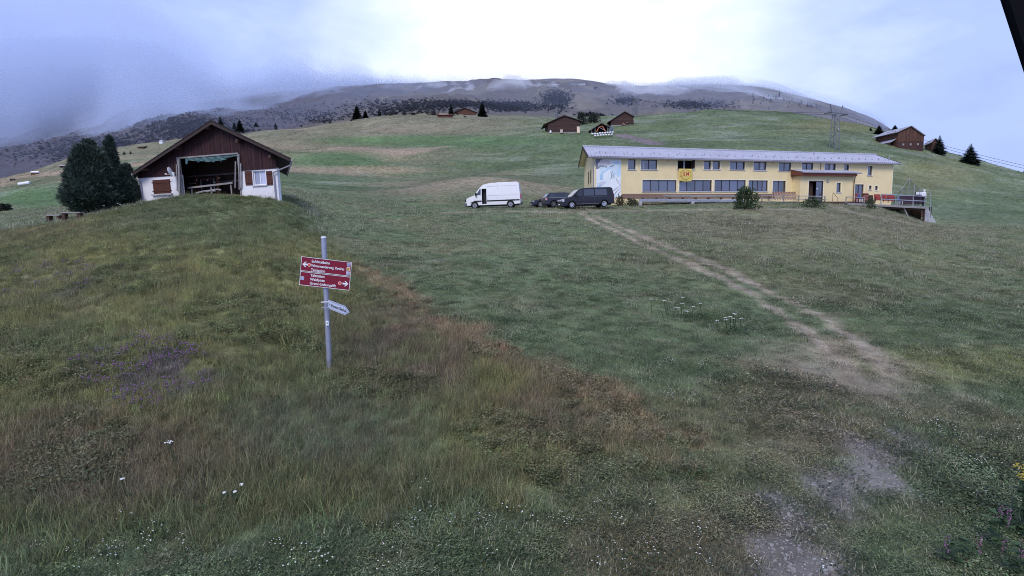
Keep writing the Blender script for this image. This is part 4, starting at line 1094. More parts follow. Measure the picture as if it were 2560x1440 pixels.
def build_gable_house():
    H = HF.empty('gabled_house', 'brown boarded gable house with white plastered base and dark open bay', 'building')
    zb = HF.uv(525, 431)[1]
    op = HF.rect(450.5, 390, 598.5, 495)
    op = (op[0], -1.5, op[2], HF.uv(524, 391)[1])
    wl_ = HF.rect(383, 449, 427, 484); wr = HF.rect(633, 427, 664, 462.5)
    fo = .6
    tL, tR, tA = HF.uv(331, 431, -fo), HF.uv(726, 396, -fo), HF.uv(527, 301, -fo)
    mid = tA[0] + HSK * fo; xL, xR = tL[0] + HSK * fo, tR[0] + HSK * fo; za = tA[1] - .1
    sl_ = {-1: (tA[1] - tL[1]) / (mid - xL), 1: (tA[1] - tR[1]) / (xR - mid)}
    zt = lambda x: za - abs(x - mid) * sl_[-1 if x < mid else 1] - .12
    wall_with_holes(0, op[0], -2.2, zb, [wl_], 0, .28).build('plaster_wall', M_HWHITE, H)
    wall_with_holes(op[2], HW, -2.2, zb, [wr], 0, .28).build('plaster_wall', M_HWHITE, H)
    s = MB(HSK); s.box(0, .25, .281, HDEP, -2.2, zt(0) - .05); s.box(HW - .25, HW, .281, HDEP, -2.2, zt(HW) - .05); s.box(.25, HW - .25, HDEP - .2, HDEP - .002, -2.2, min(zt(0), zt(HW)) - .06)
    s.build('side_wall', M_HWHITE, H)
    # each upright board of the gable, cut to the roof slope and round the opening
    bw = .128; n = int(HW / bw); bw = HW / n
    for k in range(n):
        x0, x1 = k * bw + .004, (k + 1) * bw - .004
        t0, t1 = zt(x0) + .02, zt(x1) + .02
        lo = zb - .05
        if x1 > op[0] and x0 < op[2]: lo = op[3]
        y = -.035 - .012 * (k % 2) - .004 * ((k * 7) % 3)
        MB().add([(x0, y, lo), (x1, y, lo), (x1, y, t1), (x0, y, t0), (x0, -.002, lo), (x1, -.002, lo), (x1, -.002, t1), (x0, -.002, t0)],
                 [(0, 1, 2, 3), (7, 6, 5, 4), (0, 4, 5, 1), (1, 5, 6, 2), (2, 6, 7, 3), (3, 7, 4, 0)]).build('gable_board', M_BOARD, H)
    b = MB()
    for p in ([(0, zb), (op[0], zb), (op[0], zt(op[0])), (0, zt(0))], [(op[2], zb), (HW, zb), (HW, zt(HW)), (op[2], zt(op[2]))], [(op[0], op[3]), (op[2], op[3]), (op[2], zt(op[2])), (mid, zt(mid)), (op[0], zt(op[0]))]):
        b.prism(p, .0, .1)
    b.build('gable_backing', M_DARKWOOD, H)
    # room of the open bay
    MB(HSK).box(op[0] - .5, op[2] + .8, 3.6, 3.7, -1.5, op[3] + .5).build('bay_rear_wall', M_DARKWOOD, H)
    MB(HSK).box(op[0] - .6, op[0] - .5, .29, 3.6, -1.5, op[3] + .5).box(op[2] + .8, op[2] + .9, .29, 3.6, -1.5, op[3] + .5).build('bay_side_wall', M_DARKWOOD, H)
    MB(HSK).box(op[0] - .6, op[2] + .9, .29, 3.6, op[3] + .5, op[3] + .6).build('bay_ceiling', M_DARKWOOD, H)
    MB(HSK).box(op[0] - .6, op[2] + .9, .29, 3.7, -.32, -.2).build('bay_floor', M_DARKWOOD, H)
    for zz in (1.9, 1.35):
        MB(HSK).box(op[0], op[2] + .4, 3.5, 3.58, zz, zz + .1).build('bay_rail', M_GREYWOOD, H)
    MB().box(op[0] - .09, op[0], -.06, .2, -1.5, op[3]).build('bay_post', M_GREYWOOD, H); MB().box(op[2], op[2] + .09, -.06, .2, -1.5, op[3]).build('bay_post', M_GREYWOOD, H)
    MB().box(op[0] - .09, op[2] + .09, -.075, .2, op[3], op[3] + .1).build('bay_lintel', M_GREYWOOD, H)
    # poles that stand before the bay
    for (pa, pb) in (((441.5, 411), (443, 478)), ((447.5, 398), (449.5, 493)), ((589, 403), (588, 470)), ((597.5, 386), (598.5, 474)), ((602, 408), (602, 470))):
        a = HF.uv(*pa, -.12); c = HF.uv(*pb, -.12)
        MB().tube([(a[0], -.12, a[1]), (c[0], -.12, c[1])], .045, 8).build('pole', M_GREYWOOD, H)
    # shuttered window: two leaves closed, three planks and two ledges each
    for r, closed in ((wl_, True),):
        x0, z0, x1, z1 = r; F_ = MB().box(x0, x1, .10, .14, z0, z1).build('window', M_DARKWOOD, H)
        h = (x1 - x0) / 2
        for q in range(2):
            L_ = MB()
            for k in range(4):
                L_.box(x0 + q * h + k * h / 4 + .006, x0 + q * h + (k + 1) * h / 4 - .006, -.02, .02, z0, z1)
            S_ = L_.build('shutter', M_SHUTTER, H); S_['kind'] = 'thing'
            for zz in (z0 + .14, z1 - .24):
                MB().box(x0 + q * h + .03, x0 + (q + 1) * h - .03, -.05, -.022, zz, zz + .1).build('ledge', M_SHUTTER, S_)
        for zz in (z0 + .16, z1 - .2):
            for xx in (x0 - .07, x1 + .02): MB().box(xx, xx + .06, -.05, -.004, zz, zz + .05).build('hinge', M_BLACK, H)
        MB().box(x0 - .1, x1 + .12, -.16, .1, z0 - .12, z0 - .015).build('sill', M_CONC, H)
    w = window(H, wr, .12, 2, M_WHITE, glass_mat('curtained_glass', (.30, .32, .42), .12), M_CONC, .055)
    for px0, px1 in ((613.5, 631), (667, 682)):
        r = HF.rect(px0, 427.5, px1, 463); S_ = MB()
        k = 4; ww = (r[2] - r[0]) / k
        for q in range(k): S_.box(r[0] + q * ww + .005, r[0] + (q + 1) * ww - .005, -.045, -.004, r[1], r[3])
        S_ = S_.build('shutter', M_SHUTTER, H)
        for zz in (r[1] + .12, r[3] - .22): MB().box(r[0] + .02, r[2] - .02, -.07, -.047, zz, zz + .09).build('ledge', M_SHUTTER, S_)
    # roof: two slabs with tile courses, purlin ends, gutters
    for sgn, nm in ((-1, 'roof'), (1, 'roof')):
        tn = sl_[sgn]; xe = xL if sgn < 0 else xR; hwid = abs(xe - mid); ze = za - hwid * tn; zr = za
        R = MB(HSK).add([(mid, -fo, zr), (xe, -fo, ze), (xe, HDEP + .6, ze), (mid, HDEP + .6, zr), (mid, -fo, zr + .09), (xe, -fo, ze + .09), (xe, HDEP + .6, ze + .09), (mid, HDEP + .6, zr + .09)],
                        [(0, 1, 2, 3), (7, 6, 5, 4), (0, 4, 5, 1), (1, 5, 6, 2), (2, 6, 7, 3), (3, 7, 4, 0)]).build(nm, M_TILE, H)
        nc = 18; L = hwid / nc
        cm = MB(HSK).add([(0, -fo - .03, 0), (sgn * (L + .06), -fo - .03, -(L + .06) * tn), (sgn * (L + .06), HDEP + .62, -(L + .06) * tn), (0, HDEP + .62, 0), (0, -fo - .03, .03), (sgn * (L + .06), -fo - .03, -(L + .06) * tn + .05), (sgn * (L + .06), HDEP + .62, -(L + .06) * tn + .05), (0, HDEP + .62, .03)],
                         [(0, 1, 2, 3), (7, 6, 5, 4), (0, 4, 5, 1), (1, 5, 6, 2), (2, 6, 7, 3), (3, 7, 4, 0)]).mesh('tile_course', M_TILE)
        for k in range(nc): obj('tile_course', cm, R, (mid + sgn * k * L, 0, zr + .095 - k * L * tn))
        MB(HSK).add([(mid + sgn * .0, -fo - .045, zr - .17), (xe, -fo - .045, ze - .13), (xe, -fo - .045, ze + .03), (mid, -fo - .045, zr + .03), (mid, -fo - .005, zr - .17), (xe, -fo - .005, ze - .13), (xe, -fo - .005, ze + .03), (mid, -fo - .005, zr + .03)],
                    [(0, 1, 2, 3), (7, 6, 5, 4), (0, 4, 5, 1), (1, 5, 6, 2), (2, 6, 7, 3), (3, 7, 4, 0)]).build('verge_board', M_EAVE, R)
        MB(HSK).tube([(xe + sgn * .06, -fo, ze - .02), (xe + sgn * .06, HDEP + .6, ze - .02)], .08, 8).build('gutter', M_GUTTER, R, smooth=True)
        cx = 0.22 if sgn < 0 else HW - .2
        MB().tube([(xe + sgn * .06 - HSK * .55, -.55, ze - .08), (xe + sgn * .02 - HSK * .4, -.4, ze - .3), (cx, -.14, zb - .32), (cx, -.09, zb - .55), (cx, -.09, -1.5)], .05, 8).build('downpipe', M_GUTTER, R, smooth=True)
        for f_ in (.45, .93):
            px_ = mid + sgn * (hwid - .8) * f_; pz = za - (hwid - .8) * f_ * tn - .08
            MB().box(px_ - .09, px_ + .09, -fo + .03, .1, pz - .28, pz - .06).build('purlin_end', M_DARKWOOD, R)
    MB().box(mid - .1, mid + .1, -fo + .03, .1, za - .42, za - .2).build('purlin_end', M_DARKWOOD, H)
    MB(HSK).tube([(mid, -fo - .03, za + .12), (mid, HDEP + .6, za + .12)], .09, 8).build('ridge_tile', M_TILE, H, smooth=True)
    # wood pile end against the left wall, meter box
    MB().box(-.02, .14, -.05, -.004, zb - .95, zb - .78).build('meter_box', M_BLACK, H)
    return H, op, zb
GH, GOP, GZB = build_gable_house()
def at_front(fr, px, py, y): x, z = fr.uv(px, py, y); return x, y, z
def build_house_things():
    # satellite dish
    x, z = HF.uv(429, 428, -.35)
    D = HF.empty('satellite_dish', 'white satellite dish fixed to the brown gable boards', 'dish', x, -.35, z)
    dm = MB(); prof = [(0.001, .0)] + [(.33 * k / 6, .08 * (k / 6) ** 2) for k in range(1, 7)] + [(.325, .095), (.001, .02)]
    dm.lathe(prof, 'x', n=22)
    d = dm.build('reflector', M_WHITE, D, smooth=True); d.rotation_euler = (0, math.radians(14), math.radians(196)); 
    MB().tube([(0, 0, -.28), (-.32, -.1, -.2)], .018, 6).build('feed_arm', M_GUTTER, D); MB().tube([(-.33, -.1, -.2), (-.44, -.13, -.17)], .045, 8).build('receiver_head', M_WHITE, D)
    MB().tube([(.05, .02, -.12), (.12, .32, -.12)], .03, 6).build('bracket', M_GUTTER, D); MB().box(.05, .16, -.02, .1, -.32, -.06).build('mount', M_WHITE, D)
    # torn tarp under the lintel
    x0, z0 = HF.uv(468, 397, -.13); x1, z1 = HF.uv(592, 388, -.13)
    T = HF.empty('torn_tarpaulin', 'torn green tarpaulin strip hanging from the top of the open bay', 'tarpaulin', x0, -.13, z0)
    n = 46; vs = []; random.seed(3)
    for k in range(n + 1):
        u = k / n; drop = .16 + .22 * max(0, math.sin(u * 3.3 - .2)) * (.5 + .5 * vnoise(np.array([u * 16.]), np.array([.5]), 4)[0]) + (.14 if k % 7 == 3 else 0) * random.random()
        if u > .8: drop *= .5
        top = (z1 - z0) * u + .02
        vs += [((x1 - x0) * u, -.015 * math.sin(k), top), ((x1 - x0) * u, -.05 * math.sin(k * .9), top - drop * .5), ((x1 - x0) * u + random.uniform(-.03, .03), .04 * math.sin(k * 1.3), top - drop)]
    t = MB().add(vs, [(3 * k + a, 3 * k + 3 + a, 3 * k + 4 + a, 3 * k + 1 + a) for k in range(n) for a in (0, 1)]).build('cloth', M_TARP, T); t.modifiers.new('thickness', 'SOLIDIFY').thickness = .008
    x2, z2 = HF.uv(466, 403, -.13)
    rg = MB().add([(x2 - x0 - .07, 0, z2 - z0 + .25), (x2 - x0 + .06, .01, z2 - z0 + .25), (x2 - x0 + .09, .03, z2 - z0 - .1), (x2 - x0 + .02, .0, z2 - z0 - .22), (x2 - x0 - .1, .02, z2 - z0 - .16)], [(0, 1, 2, 3, 4)]).build('rag', M_TARP, T); rg.modifiers.new('thickness', 'SOLIDIFY').thickness = .008
    # rail and stage furniture inside the bay
    yb = .9
    a = HF.uv(470, 470, yb); b = HF.uv(582, 457, yb)
    R = HF.empty('grey_rail', 'grey timber rail across the open bay', 'rail', a[0], yb, a[1])
    MB().quadbar((0, 0, 0), (b[0] - a[0], 0, b[1] - a[1]), .08, .12).build('beam', M_GREYWOOD, R)
    for u in (.06, .5, .94): MB().box((b[0] - a[0]) * u - .04, (b[0] - a[0]) * u + .04, .05, .12, -a[1] - .25, (b[1] - a[1]) * u).build('post', M_GREYWOOD, R)
    yb = 2.6
    r = HF.rect(494, 442, 546, 476, yb)
    Fm = HF.empty('red_frame', 'red timber frame with black board standing inside the bay', 'board', (r[0] + r[2]) / 2, yb, -.2)
    w = (r[2] - r[0]) / 2; z0 = r[1] + .2; z1 = r[3] + .2
    for s in (-1, 1):
        MB().box(s * w - .09, s * w + .09, -.06, .06, 0, z1 + .05).build('post', M_REDWOOD, Fm)
        MB().box(s * w * .62 - .03, s * w * .62 + .03, -.07, -.02, z0, z1 - .15).build('trim', M_GREYWOOD, Fm)
    MB().box(-w + .1, w - .1, -.03, .03, z0 + .1, z1 - .1).build('board', M_BLACK, Fm); MB().box(-w * .65, w * .65, -.09, -.04, z1 - .2, z1 - .13).build('trim', M_REDWOOD, Fm)
    m_dot = pm('pale_dial', (.7, .66, .5), .6, .1, 5)
    for px, py in ((491.5, 450), (488.5, 459), (519, 450), (537, 456), (547.5, 445)):
        x, z = HF.uv(px, py, yb - .1); MB().lathe([(.055, 0), (.055, -.02)], 'y', (x - (r[0] + r[2]) / 2, -.1, z + .2), 10).build('disc', m_dot, Fm)
    # wood stack by the left corner
    Wd = HF.empty('firewood_stack', 'split firewood stacked against the house corner by the pines', 'firewood', -.42, .1, 0)
    ml = pm('split_log', (.26, .17, .11), .9, .3, 6)
    for j in range(7):
        for i in range(3):
            MB().tube([(-.08 + i * .14 + (j % 2) * .05 - .2, -.25, -.75 + j * .14), (-.08 + i * .14 + (j % 2) * .05 - .2, .5, -.75 + j * .14)], .066, 7).build('log', ml, Wd)
    # pile of pale rounds in front of the bay
    for k, (px, py, L) in enumerate(((515, 480, .75), (535, 477, .5))):
        p = HF.world(*[HF.uv(px, py, -.5)[0], -.5, HF.uv(px, py, -.5)[1]])
        g = thing('bleached_log', ('long' if k == 0 else 'short') + ' pale bleached log lying in the grass before the open bay', 'log', p, (0, 0, HF.a + .15 * k))
        MB().tube([(-L, 0, -.05), (-L * .3, .02, .05), (L * .4, 0, .09), (L, 0, .05)], .07, 7, .05).build('trunk', M_GREYWOOD, g)
build_house_things()

# ------------------------------------------------------------------ benches
def bench(px, py, Y, w, rot, label):
    p = at(px, py, Y); z = gz1(p.x, p.y)
    B = thing('bench', label, 'bench', (p.x, p.y, z), (0, 0, rot), 'log benches below the pines')
    MB().box(-w / 2, w / 2, -.22, .22, .36, .44).build('seat', M_GREYWOOD, B, bevel=.015)
    for s in (-1, 1): MB().box(s * w * .38 - .09, s * w * .38 + .09, -.18, .18, -.15, .36).build('leg', M_DARKWOOD, B)
    return B
bench(182, 547, 36.0, 1.15, .12, 'longer plank bench nearest the pine tree')
bench(138, 550, 37.5, .85, .05, 'shorter plank bench farther from the pine tree')

# ------------------------------------------------------------------ signpost
def build_signpost():
    base = at(824, 930, 12.0); top = at(809, 594, 12.05)
    KEEP_OUT.append([(base.x - .16, base.y - .45), (base.x + .16, base.y - .45), (base.x + .16, base.y + .1), (base.x - .16, base.y + .1)])
    Pst = thing('signpost', 'grey galvanised signpost with red direction boards and a pale arrow plate', 'signpost', (base.x, base.y, base.z))
    tp = Vector(top) - Vector(base)
    m_post = pm('galvanised_post', (.36, .38, .46), .5, .16, 6, .1, 30, metal=.5, dirt=(.25, .26, .3)); m_red = pm('sign_red', (.20, .010, .030), .5, .05, 4); m_wh = pm('sign_white', (.80, .80, .82), .5, .03, 4)
    m_blue = pm('pictogram_blue', (.12, .16, .42), .5, .05, 4); m_or = pm('pictogram_orange', (.75, .36, .05), .5, .05, 4); m_dot = pm('sign_dot', (.72, .10, .05), .5, .05, 4); m_txt = pm('sign_black', (.02, .02, .03), .5, .1, 4); m_pale = pm('sign_pale_blue', (.46, .51, .64), .5, .05, 4)
    MB().tube([tp * -.1, tp * .5, tp], .055, 16).build('pole', m_post, Pst, smooth=True)
    MB().tube([tp * 1.0, tp * 1.008], .06, 16, .045).build('pole_cap', m_wh, Pst, smooth=True)
    # two red boards, on the plane through the photo corners
    c = [at(746.5, 640, 11.86), at(871.5, 650.5, 11.98), at(873, 726, 12.0), at(748, 712, 11.88)]
    o = Vector(c[3]); ex = (Vector(c[2]) - o); w = ex.length; ex.normalize(); ez = Vector(c[0]) - o; ez = (ez - ex * ez.dot(ex)); h = ez.length; ez.normalize(); ey = ex.cross(ez) * -1
    M = Matrix((( ex.x, -ey.x * -1, ez.x, 0), (ex.y, -ey.y * -1, ez.y, 0), (ex.z, -ey.z * -1, ez.z, 0), (0, 0, 0, 1)))
    M = Matrix.Translation(o - Vector(base)) @ M
    def board(z0, z1, name='direction_board'):
        b = obj(name, MB().box(0, w, 0, .02, z0, z1).mesh(name, m_red), Pst); b.matrix_local = M; add_bevel(b, .006)
        fr = MB(); t = .008
        fr.box(.0, w, -.004, -.001, z0, z0 + t); fr.box(0, w, -.004, -.001, z1 - t, z1); fr.box(0, t, -.004, -.001, z0 + t, z1 - t); fr.box(w - t, w, -.004, -.001, z0 + t, z1 - t)
        fr.build('edge_line', m_wh, b)
        return b
    hm = h * .49
    lower = board(0, hm - .008); upper = board(hm + .008, h)
    def put_text(b, s, x, z, size, mat=m_wh, sx=1.0, bold=.0012):
        me = text_mesh(s, size, mat, 'lettering', .001, bold=bold)
        for v in me.vertices: v.co = (x + v.co.x * sx, -.0045 - v.co.z, z + v.co.y)
        obj('lettering', me, b)
    def arrow(b, x, z, s, flip):
        k = -1 if flip else 1
        MB().prism([(x + k * u * s, z + v * s) for u, v in ((0, .0), (.55, .55), (.80, .55), (.42, .17), (1.15, .17), (1.15, -.17), (.42, -.17), (.80, -.55), (.55, -.55))], -.006, -.001).build('arrow', m_wh, b)
    def dot(b, x, z, r):
        MB().lathe([(r, -.001), (r, -.0045)], 'y', (x, 0, z), 20).build('dot', m_wh, b); MB().lathe([(r * .8, -.001), (r * .8, -.0062)], 'y', (x, 0, z), 20).build('dot_centre', m_dot, b)
    def pict(b, x, z, s, m, kind):
        q = MB().box(x - s / 2, x + s / 2, -.0045, -.001, z - s / 2, z + s / 2).build('pictogram', m_wh, b); MB().box(x - s * .4, x + s * .4, -.006, -.002, z - s * .4, z + s * .4).build('pictogram_field', m, q)
        pts = {'x': ((-.3, .3), (-.18, .3), (.28, -.0), (-.18, -.3), (-.3, -.3), (.1, 0)), 'p': ((-.18, -.3), (-.06, -.3), (-.06, -.05), (.2, -.02), (.22, .26), (-.18, .3)), 'w': ((-.3, -.25), (0, .25), (.3, -.25), (0, -.05))}[kind]
        MB().prism([(x + u * s, z + v * s) for u, v in pts], -.0075, -.002).build('symbol', m_wh if m is not m_or else m_txt, q)
    fs = h * .127; z3 = [h * .905 - fs * .55, h * .755 - fs * .55, h * .605 - fs * .55]; tx = w * .205
    for s, z in zip(('Schlittelbahn', 'Winterwanderweg  Parsiras', 'Talstation'), z3): put_text(upper, s, tx, z, fs, sx=.78 if 'P' in s else .95)
    z3 = [h * .405 - fs * .5, h * .265 - fs * .5, h * .125 - fs * .5]
    for s, z in zip(('Talstation', 'Waldpiste', 'Gratis-Uebungslift'), z3): put_text(lower, s, tx, z, fs, sx=.95)
    arrow(upper, w * .03, h * .74, h * .17, False); dot(upper, w * .165, h * .735, h * .058)
    arrow(lower, w * .97, h * .22, h * .17, True); dot(lower, w * .80, h * .22, h * .058)
    for z, m, kd in ((.905, m_blue, 'x'), (.755, m_or, 'w'), (.605, m_blue, 'p')): pict(upper, w * .942, h * z, h * .115, m, kd)
    pict(lower, w * .05, h * .245, h * .115, m_blue, 'p')
    for zz in (.2, .8):
        a = M @ Vector((w * .5, .055, h * zz)); MB().box(-.09, .09, -.012, .03, -.02, .02).build('clamp', m_post, Pst, loc=a)
    # arrow plate that points away down the slope
    c = [at(819, 748, 11.93), at(862, 768, 11.62), at(874, 786, 11.55), at(862, 794, 11.62), at(819, 772, 11.93)]
    o = Vector(c[0]); ex = (Vector(c[2]) - o); 
    ex = (at(874, 781, 11.5) - at(819, 760, 11.95)).normalized(); up = Vector((.02, 0, 1)); ez = (up - ex * up.dot(ex)).normalized(); ny = ex.cross(ez)
    n_in = -ny if (-ny).dot(Vector(c[0])) > 0 else ny
    o = at(819, 771, 11.95); L = (at(874, 781, 11.5) - at(819, 760, 11.95)).length; hh = (at(819, 748, 11.95) - at(819, 771, 11.95)).length
    M2 = Matrix(((ex.x, n_in.x, ez.x, 0), (ex.y, n_in.y, ez.y, 0), (ex.z, n_in.z, ez.z, 0), (0, 0, 0, 1))); M2 = Matrix.Translation(o - Vector(base)) @ M2
    P_ = obj('arrow_plate', MB().prism([(0, 0), (L * .80, 0), (L, hh * .5), (L * .80, hh), (0, hh)], 0, .015).mesh('arrow_plate', m_txt), Pst); P_.matrix_local = M2
    e = .010
    MB().prism([(e * .3, e * .3), (L * .80 - e * .1, e * .3), (L - e * .4, hh * .5), (L * .80 - e * .1, hh - e * .3), (e * .3, hh - e * .3)], -.002, -.0005).build('plate_border', m_pale, P_)
    MB().prism([(e * 2, e * 2), (L * .79, e * 2), (L - e * 3.2, hh * .5), (L * .79, hh - e * 2), (e * 2, hh - e * 2)], -.0035, -.0015).build('plate_line', m_txt, P_)
    MB().prism([(e * 2.6, e * 2.6), (L * .785, e * 2.6), (L - e * 4, hh * .5), (L * .785, hh - e * 2.6), (e * 2.6, hh - e * 2.6)], -.005, -.003).build('plate_face', m_pale, P_)
    me = text_mesh('+ Schweizer Skischule', hh * .46, m_txt, 'lettering', .0008, bold=.002); xm = max(v.co.x for v in me.vertices)
    for v in me.vertices: v.co = (L * .08 + v.co.x * (L * .78 / xm), -.0058 - v.co.z, hh * .34 + v.co.y)
    obj('lettering', me, P_)
    for zz in (755, 769):
        a = at(815, zz, 11.95) - Vector(base); MB().tube([a + Vector((-.09, -.03, 0)), a + Vector((0, -.07, .01)), a + Vector((.09, -.03, 0))], .012, 6).build('clamp', m_wh if zz == 755 else m_post, Pst)
    a = at(818, 808, 11.93) - Vector(base)
    MB().box(-.03, .03, -.004, .02, -.05, .05).build('sticker', m_wh, Pst, loc=a)
    MB().box(-.01, .012, -.008, .0, -.015, .02).build('sticker_print', pm('green_print', (.08, .25, .12), .6, .1, 4), Pst, loc=a)
build_signpost()

# ------------------------------------------------------------------ vehicles: x from the front bumper to the rear, y across, z up
M_TYRE = pm('tyre_rubber', (.018, .018, .02), .85, .2, 8)
M_RIM = pm('alloy_rim', (.62, .63, .66), .35, .06, 6, metal=.7)
M_STEELRIM = pm('steel_rim', (.30, .31, .34), .45, .1, 6, metal=.6)
M_VWHITE = pm('white_car_paint', (.80, .80, .83), .3, .03, 2, spec=.5)
M_VBLACK = pm('black_car_paint', (.014, .013, .018), .15, .1, 2, spec=.5)
M_VDARK = pm('dark_blue_car_paint', (.030, .034, .054), .2, .1, 2, spec=.4)
M_CARGLASS = glass_mat('car_glass', (.05, .06, .085), .03); M_CARGLASS.node_tree.nodes['Principled BSDF'].inputs['IOR'].default_value = 1.45; M_CARGLASS.node_tree.nodes['Principled BSDF'].inputs['Specular IOR Level'].default_value = .6
M_TAIL = pm('tail_lamp', (.42, .02, .03), .25, .1, 5, spec=.6)
M_TAILP = pm('pale_tail_lamp', (.65, .30, .34), .25, .1, 5, spec=.6)
M_LAMP = glass_mat('head_lamp', (.45, .46, .5), .08)
M_CLAD = pm('grey_bumper_plastic', (.12, .12, .14), .6, .1, 6)
def vehicle(name, label, front, rear, L, hw, prof, wheels, wr, belt, tum, body, glass, shield, backlight, opts, group='vehicles parked beside the yellow house'):
    """front and rear: ground points under the bumpers; prof: side outline; wheels: axle positions"""
    f, r = Vector(front), Vector(rear); d = r - f
    V = thing(name, label, 'van' if 'van' in name else 'car', f, group=group)
    ex = d.normalized(); ey = Vector((-ex.y, ex.x, 0)).normalized(); ez = ex.cross(ey)
    V.matrix_world = Matrix.Translation(f) @ Matrix(((ex.x, ey.x, ez.x, 0), (ex.y, ey.y, ez.y, 0), (ex.z, ey.z, ez.z, 0), (0, 0, 0, 1)))
    zl = prof[0][1]
    out = list(prof)
    for ax in sorted(wheels, reverse=True):          # wheel arches cut into the lower edge
        R = wr * 1.18
        out += [(ax + R * math.cos(t), max(zl, wr + R * math.sin(t))) for t in np.linspace(0, math.pi, 11)]
    bm = bmesh.new(); vs = [bm.verts.new((x, -hw, z)) for x, z in out]; fc = bm.faces.new(vs)
    ext = bmesh.ops.extrude_face_region(bm, geom=[fc]); bmesh.ops.translate(bm, verts=[v for v in ext['geom'] if isinstance(v, bmesh.types.BMVert)], vec=(0, 2 * hw, 0))
    bm.faces.ensure_lookup_table()
    for co, no in [((0, 0, belt), (0, 0, 1)), ((0, 0, belt * .62), (0, 0, 1)), ((.25, 0, 0), (1, 0, 0)), ((.7, 0, 0), (1, 0, 0)), ((L - .2, 0, 0), (1, 0, 0)), ((L - .6, 0, 0), (1, 0, 0)), ((0, 0, 0), (0, 1, 0))]:
        bmesh.ops.bisect_plane(bm, geom=bm.verts[:] + bm.edges[:] + bm.faces[:], plane_co=co, plane_no=no)
    nose, tail = opts.get('nose', .16), opts.get('tail', .05)
    def half(x, z):
        k = hw - max(0, z - belt) * tum - max(0, belt * .62 - z) * .08
        k *= 1 - nose * max(0, 1 - x / .7) ** 1.7 - tail * max(0, 1 - (L - x) / .6) ** 1.7
        return k
    for v in bm.verts:
        if abs(v.co.y) > .01: v.co.y = math.copysign(half(v.co.x, v.co.z), v.co.y)
        elif v.co.x < .3: v.co.x -= .05
    bmesh.ops.recalc_face_normals(bm, faces=bm.faces)
    me = bpy.data.meshes.new('body'); bm.to_mesh(me); bm.free(); me.materials.append(body)
    B = obj('body', me, V); add_bevel(B, opts.get('round', .07), 4); B.modifiers['edge'].angle_limit = math.radians(12); B.modifiers['edge'].harden_normals = True
    me.polygons.foreach_set('use_smooth', [True] * len(me.polygons))
    if opts.get('doorway'):
        x0, z0, x1, z1 = opts['doorway']
        cut = MB().box(x0, x1, -hw - .2, -hw + .55, z0, z1).build('cutter', M_BLACK); bo = B.modifiers.new('cut', 'BOOLEAN'); bo.object = cut; bo.solver = 'EXACT'; B.modifiers.move(1, 0)
        dg = bpy.context.evaluated_depsgraph_get(); cut.matrix_world = V.matrix_world; dg.update()
        nm = bpy.data.meshes.new_from_object(B.evaluated_get(dg)); B.modifiers.clear(); B.data = nm; nm.name = 'body'; bpy.data.objects.remove(cut)
        MB().box(x0 + .005, x1 - .005, -hw + .50, -hw + .53, z0 + .005, z1 - .005).build('doorway_shade', M_BLACK, V)  # black panel stands in for the shade inside the van
        MB().box(x0 + .006, x0 + .014, -hw + .06, -hw + .49, z0 + .006, z1 - .006).box(x1 - .014, x1 - .006, -hw + .06, -hw + .49, z0 + .006, z1 - .006).build('doorway_shade_side', M_BLACK, V)  # black cheeks cover the white recess, painting it dark like shade
    for nm, poly in glass:
        for s in (-1, 1):
            vs = [(x, s * (half(x, z) + o), z) for o in (.012, -.02) for x, z in poly]; n = len(poly)
            MB().add(vs, [tuple(range(n)), tuple(range(2 * n - 1, n - 1, -1))] + [(i, i + n, (i + 1) % n + n, (i + 1) % n) for i in range(n)]).build(nm, M_CARGLASS, V)
    for nm, seg in (('windscreen', shield), ('rear_window', backlight)):
        if not seg: continue
        (xa, za), (xb, zb) = seg; nx, nz = -(zb - za), (xb - xa); l = math.hypot(nx, nz); nx, nz = nx / l, nz / l
        if nm == 'rear_window': nx, nz = -nx, -nz
        vs = []
        for o in (.014, -.02):
            for x, z, i in ((xa, za, -1), (xa, za, 1), (xb, zb, 1), (xb, zb, -1)): vs.append((x + nx * o, i * (half(x, z) - .09), z + nz * o))
        MB().add(vs, [(0, 1, 2, 3), (7, 6, 5, 4), (0, 4, 5, 1), (1, 5, 6, 2), (2, 6, 7, 3), (3, 7, 4, 0)]).build(nm, M_CARGLASS, V)
    for ax in wheels:
        for s in (-1, 1):
            c = (ax, s * (hw - .13), wr)
            wt = s * .11
            T = MB().lathe([(wr * .66, -wt), (wr * .93, -wt), (wr, -wt * .6), (wr, wt * .6), (wr * .93, wt), (wr * .66, wt)], 'y', (0, 0, 0), 24).build('wheel', M_TYRE, V, loc=c, smooth=True)
            MB().lathe([(wr * .66, wt * .9), (wr * .62, wt * .75), (wr * .2, wt * .6), (wr * .12, wt * .7)], 'y', (0, 0, 0), 24).build('rim', opts.get('rim_back', M_BLACK), T, smooth=True)
            for k in range(opts.get('spokes', 7)):
                a = 2 * math.pi * k / opts.get('spokes', 7); ca, sa = math.cos(a), math.sin(a); w = wr * opts.get('spoke_w', .11)
                y0, y1 = wt * .72, wt * 1.04
                P = lambda u, v, y: (u * ca - v * sa, y, u * sa + v * ca)
                MB().add([P(.02, -w * .6, y0), P(wr * .63, -w, y0), P(wr * .63, w, y0), P(.02, w * .6, y0), P(.02, -w * .6, y1), P(wr * .63, -w, y1), P(wr * .63, w, y1), P(.02, w * .6, y1)],
                         [(0, 1, 2, 3), (7, 6, 5, 4), (0, 4, 5, 1), (1, 5, 6, 2), (2, 6, 7, 3), (3, 7, 4, 0)]).build('spoke', opts.get('rim', M_RIM), T)
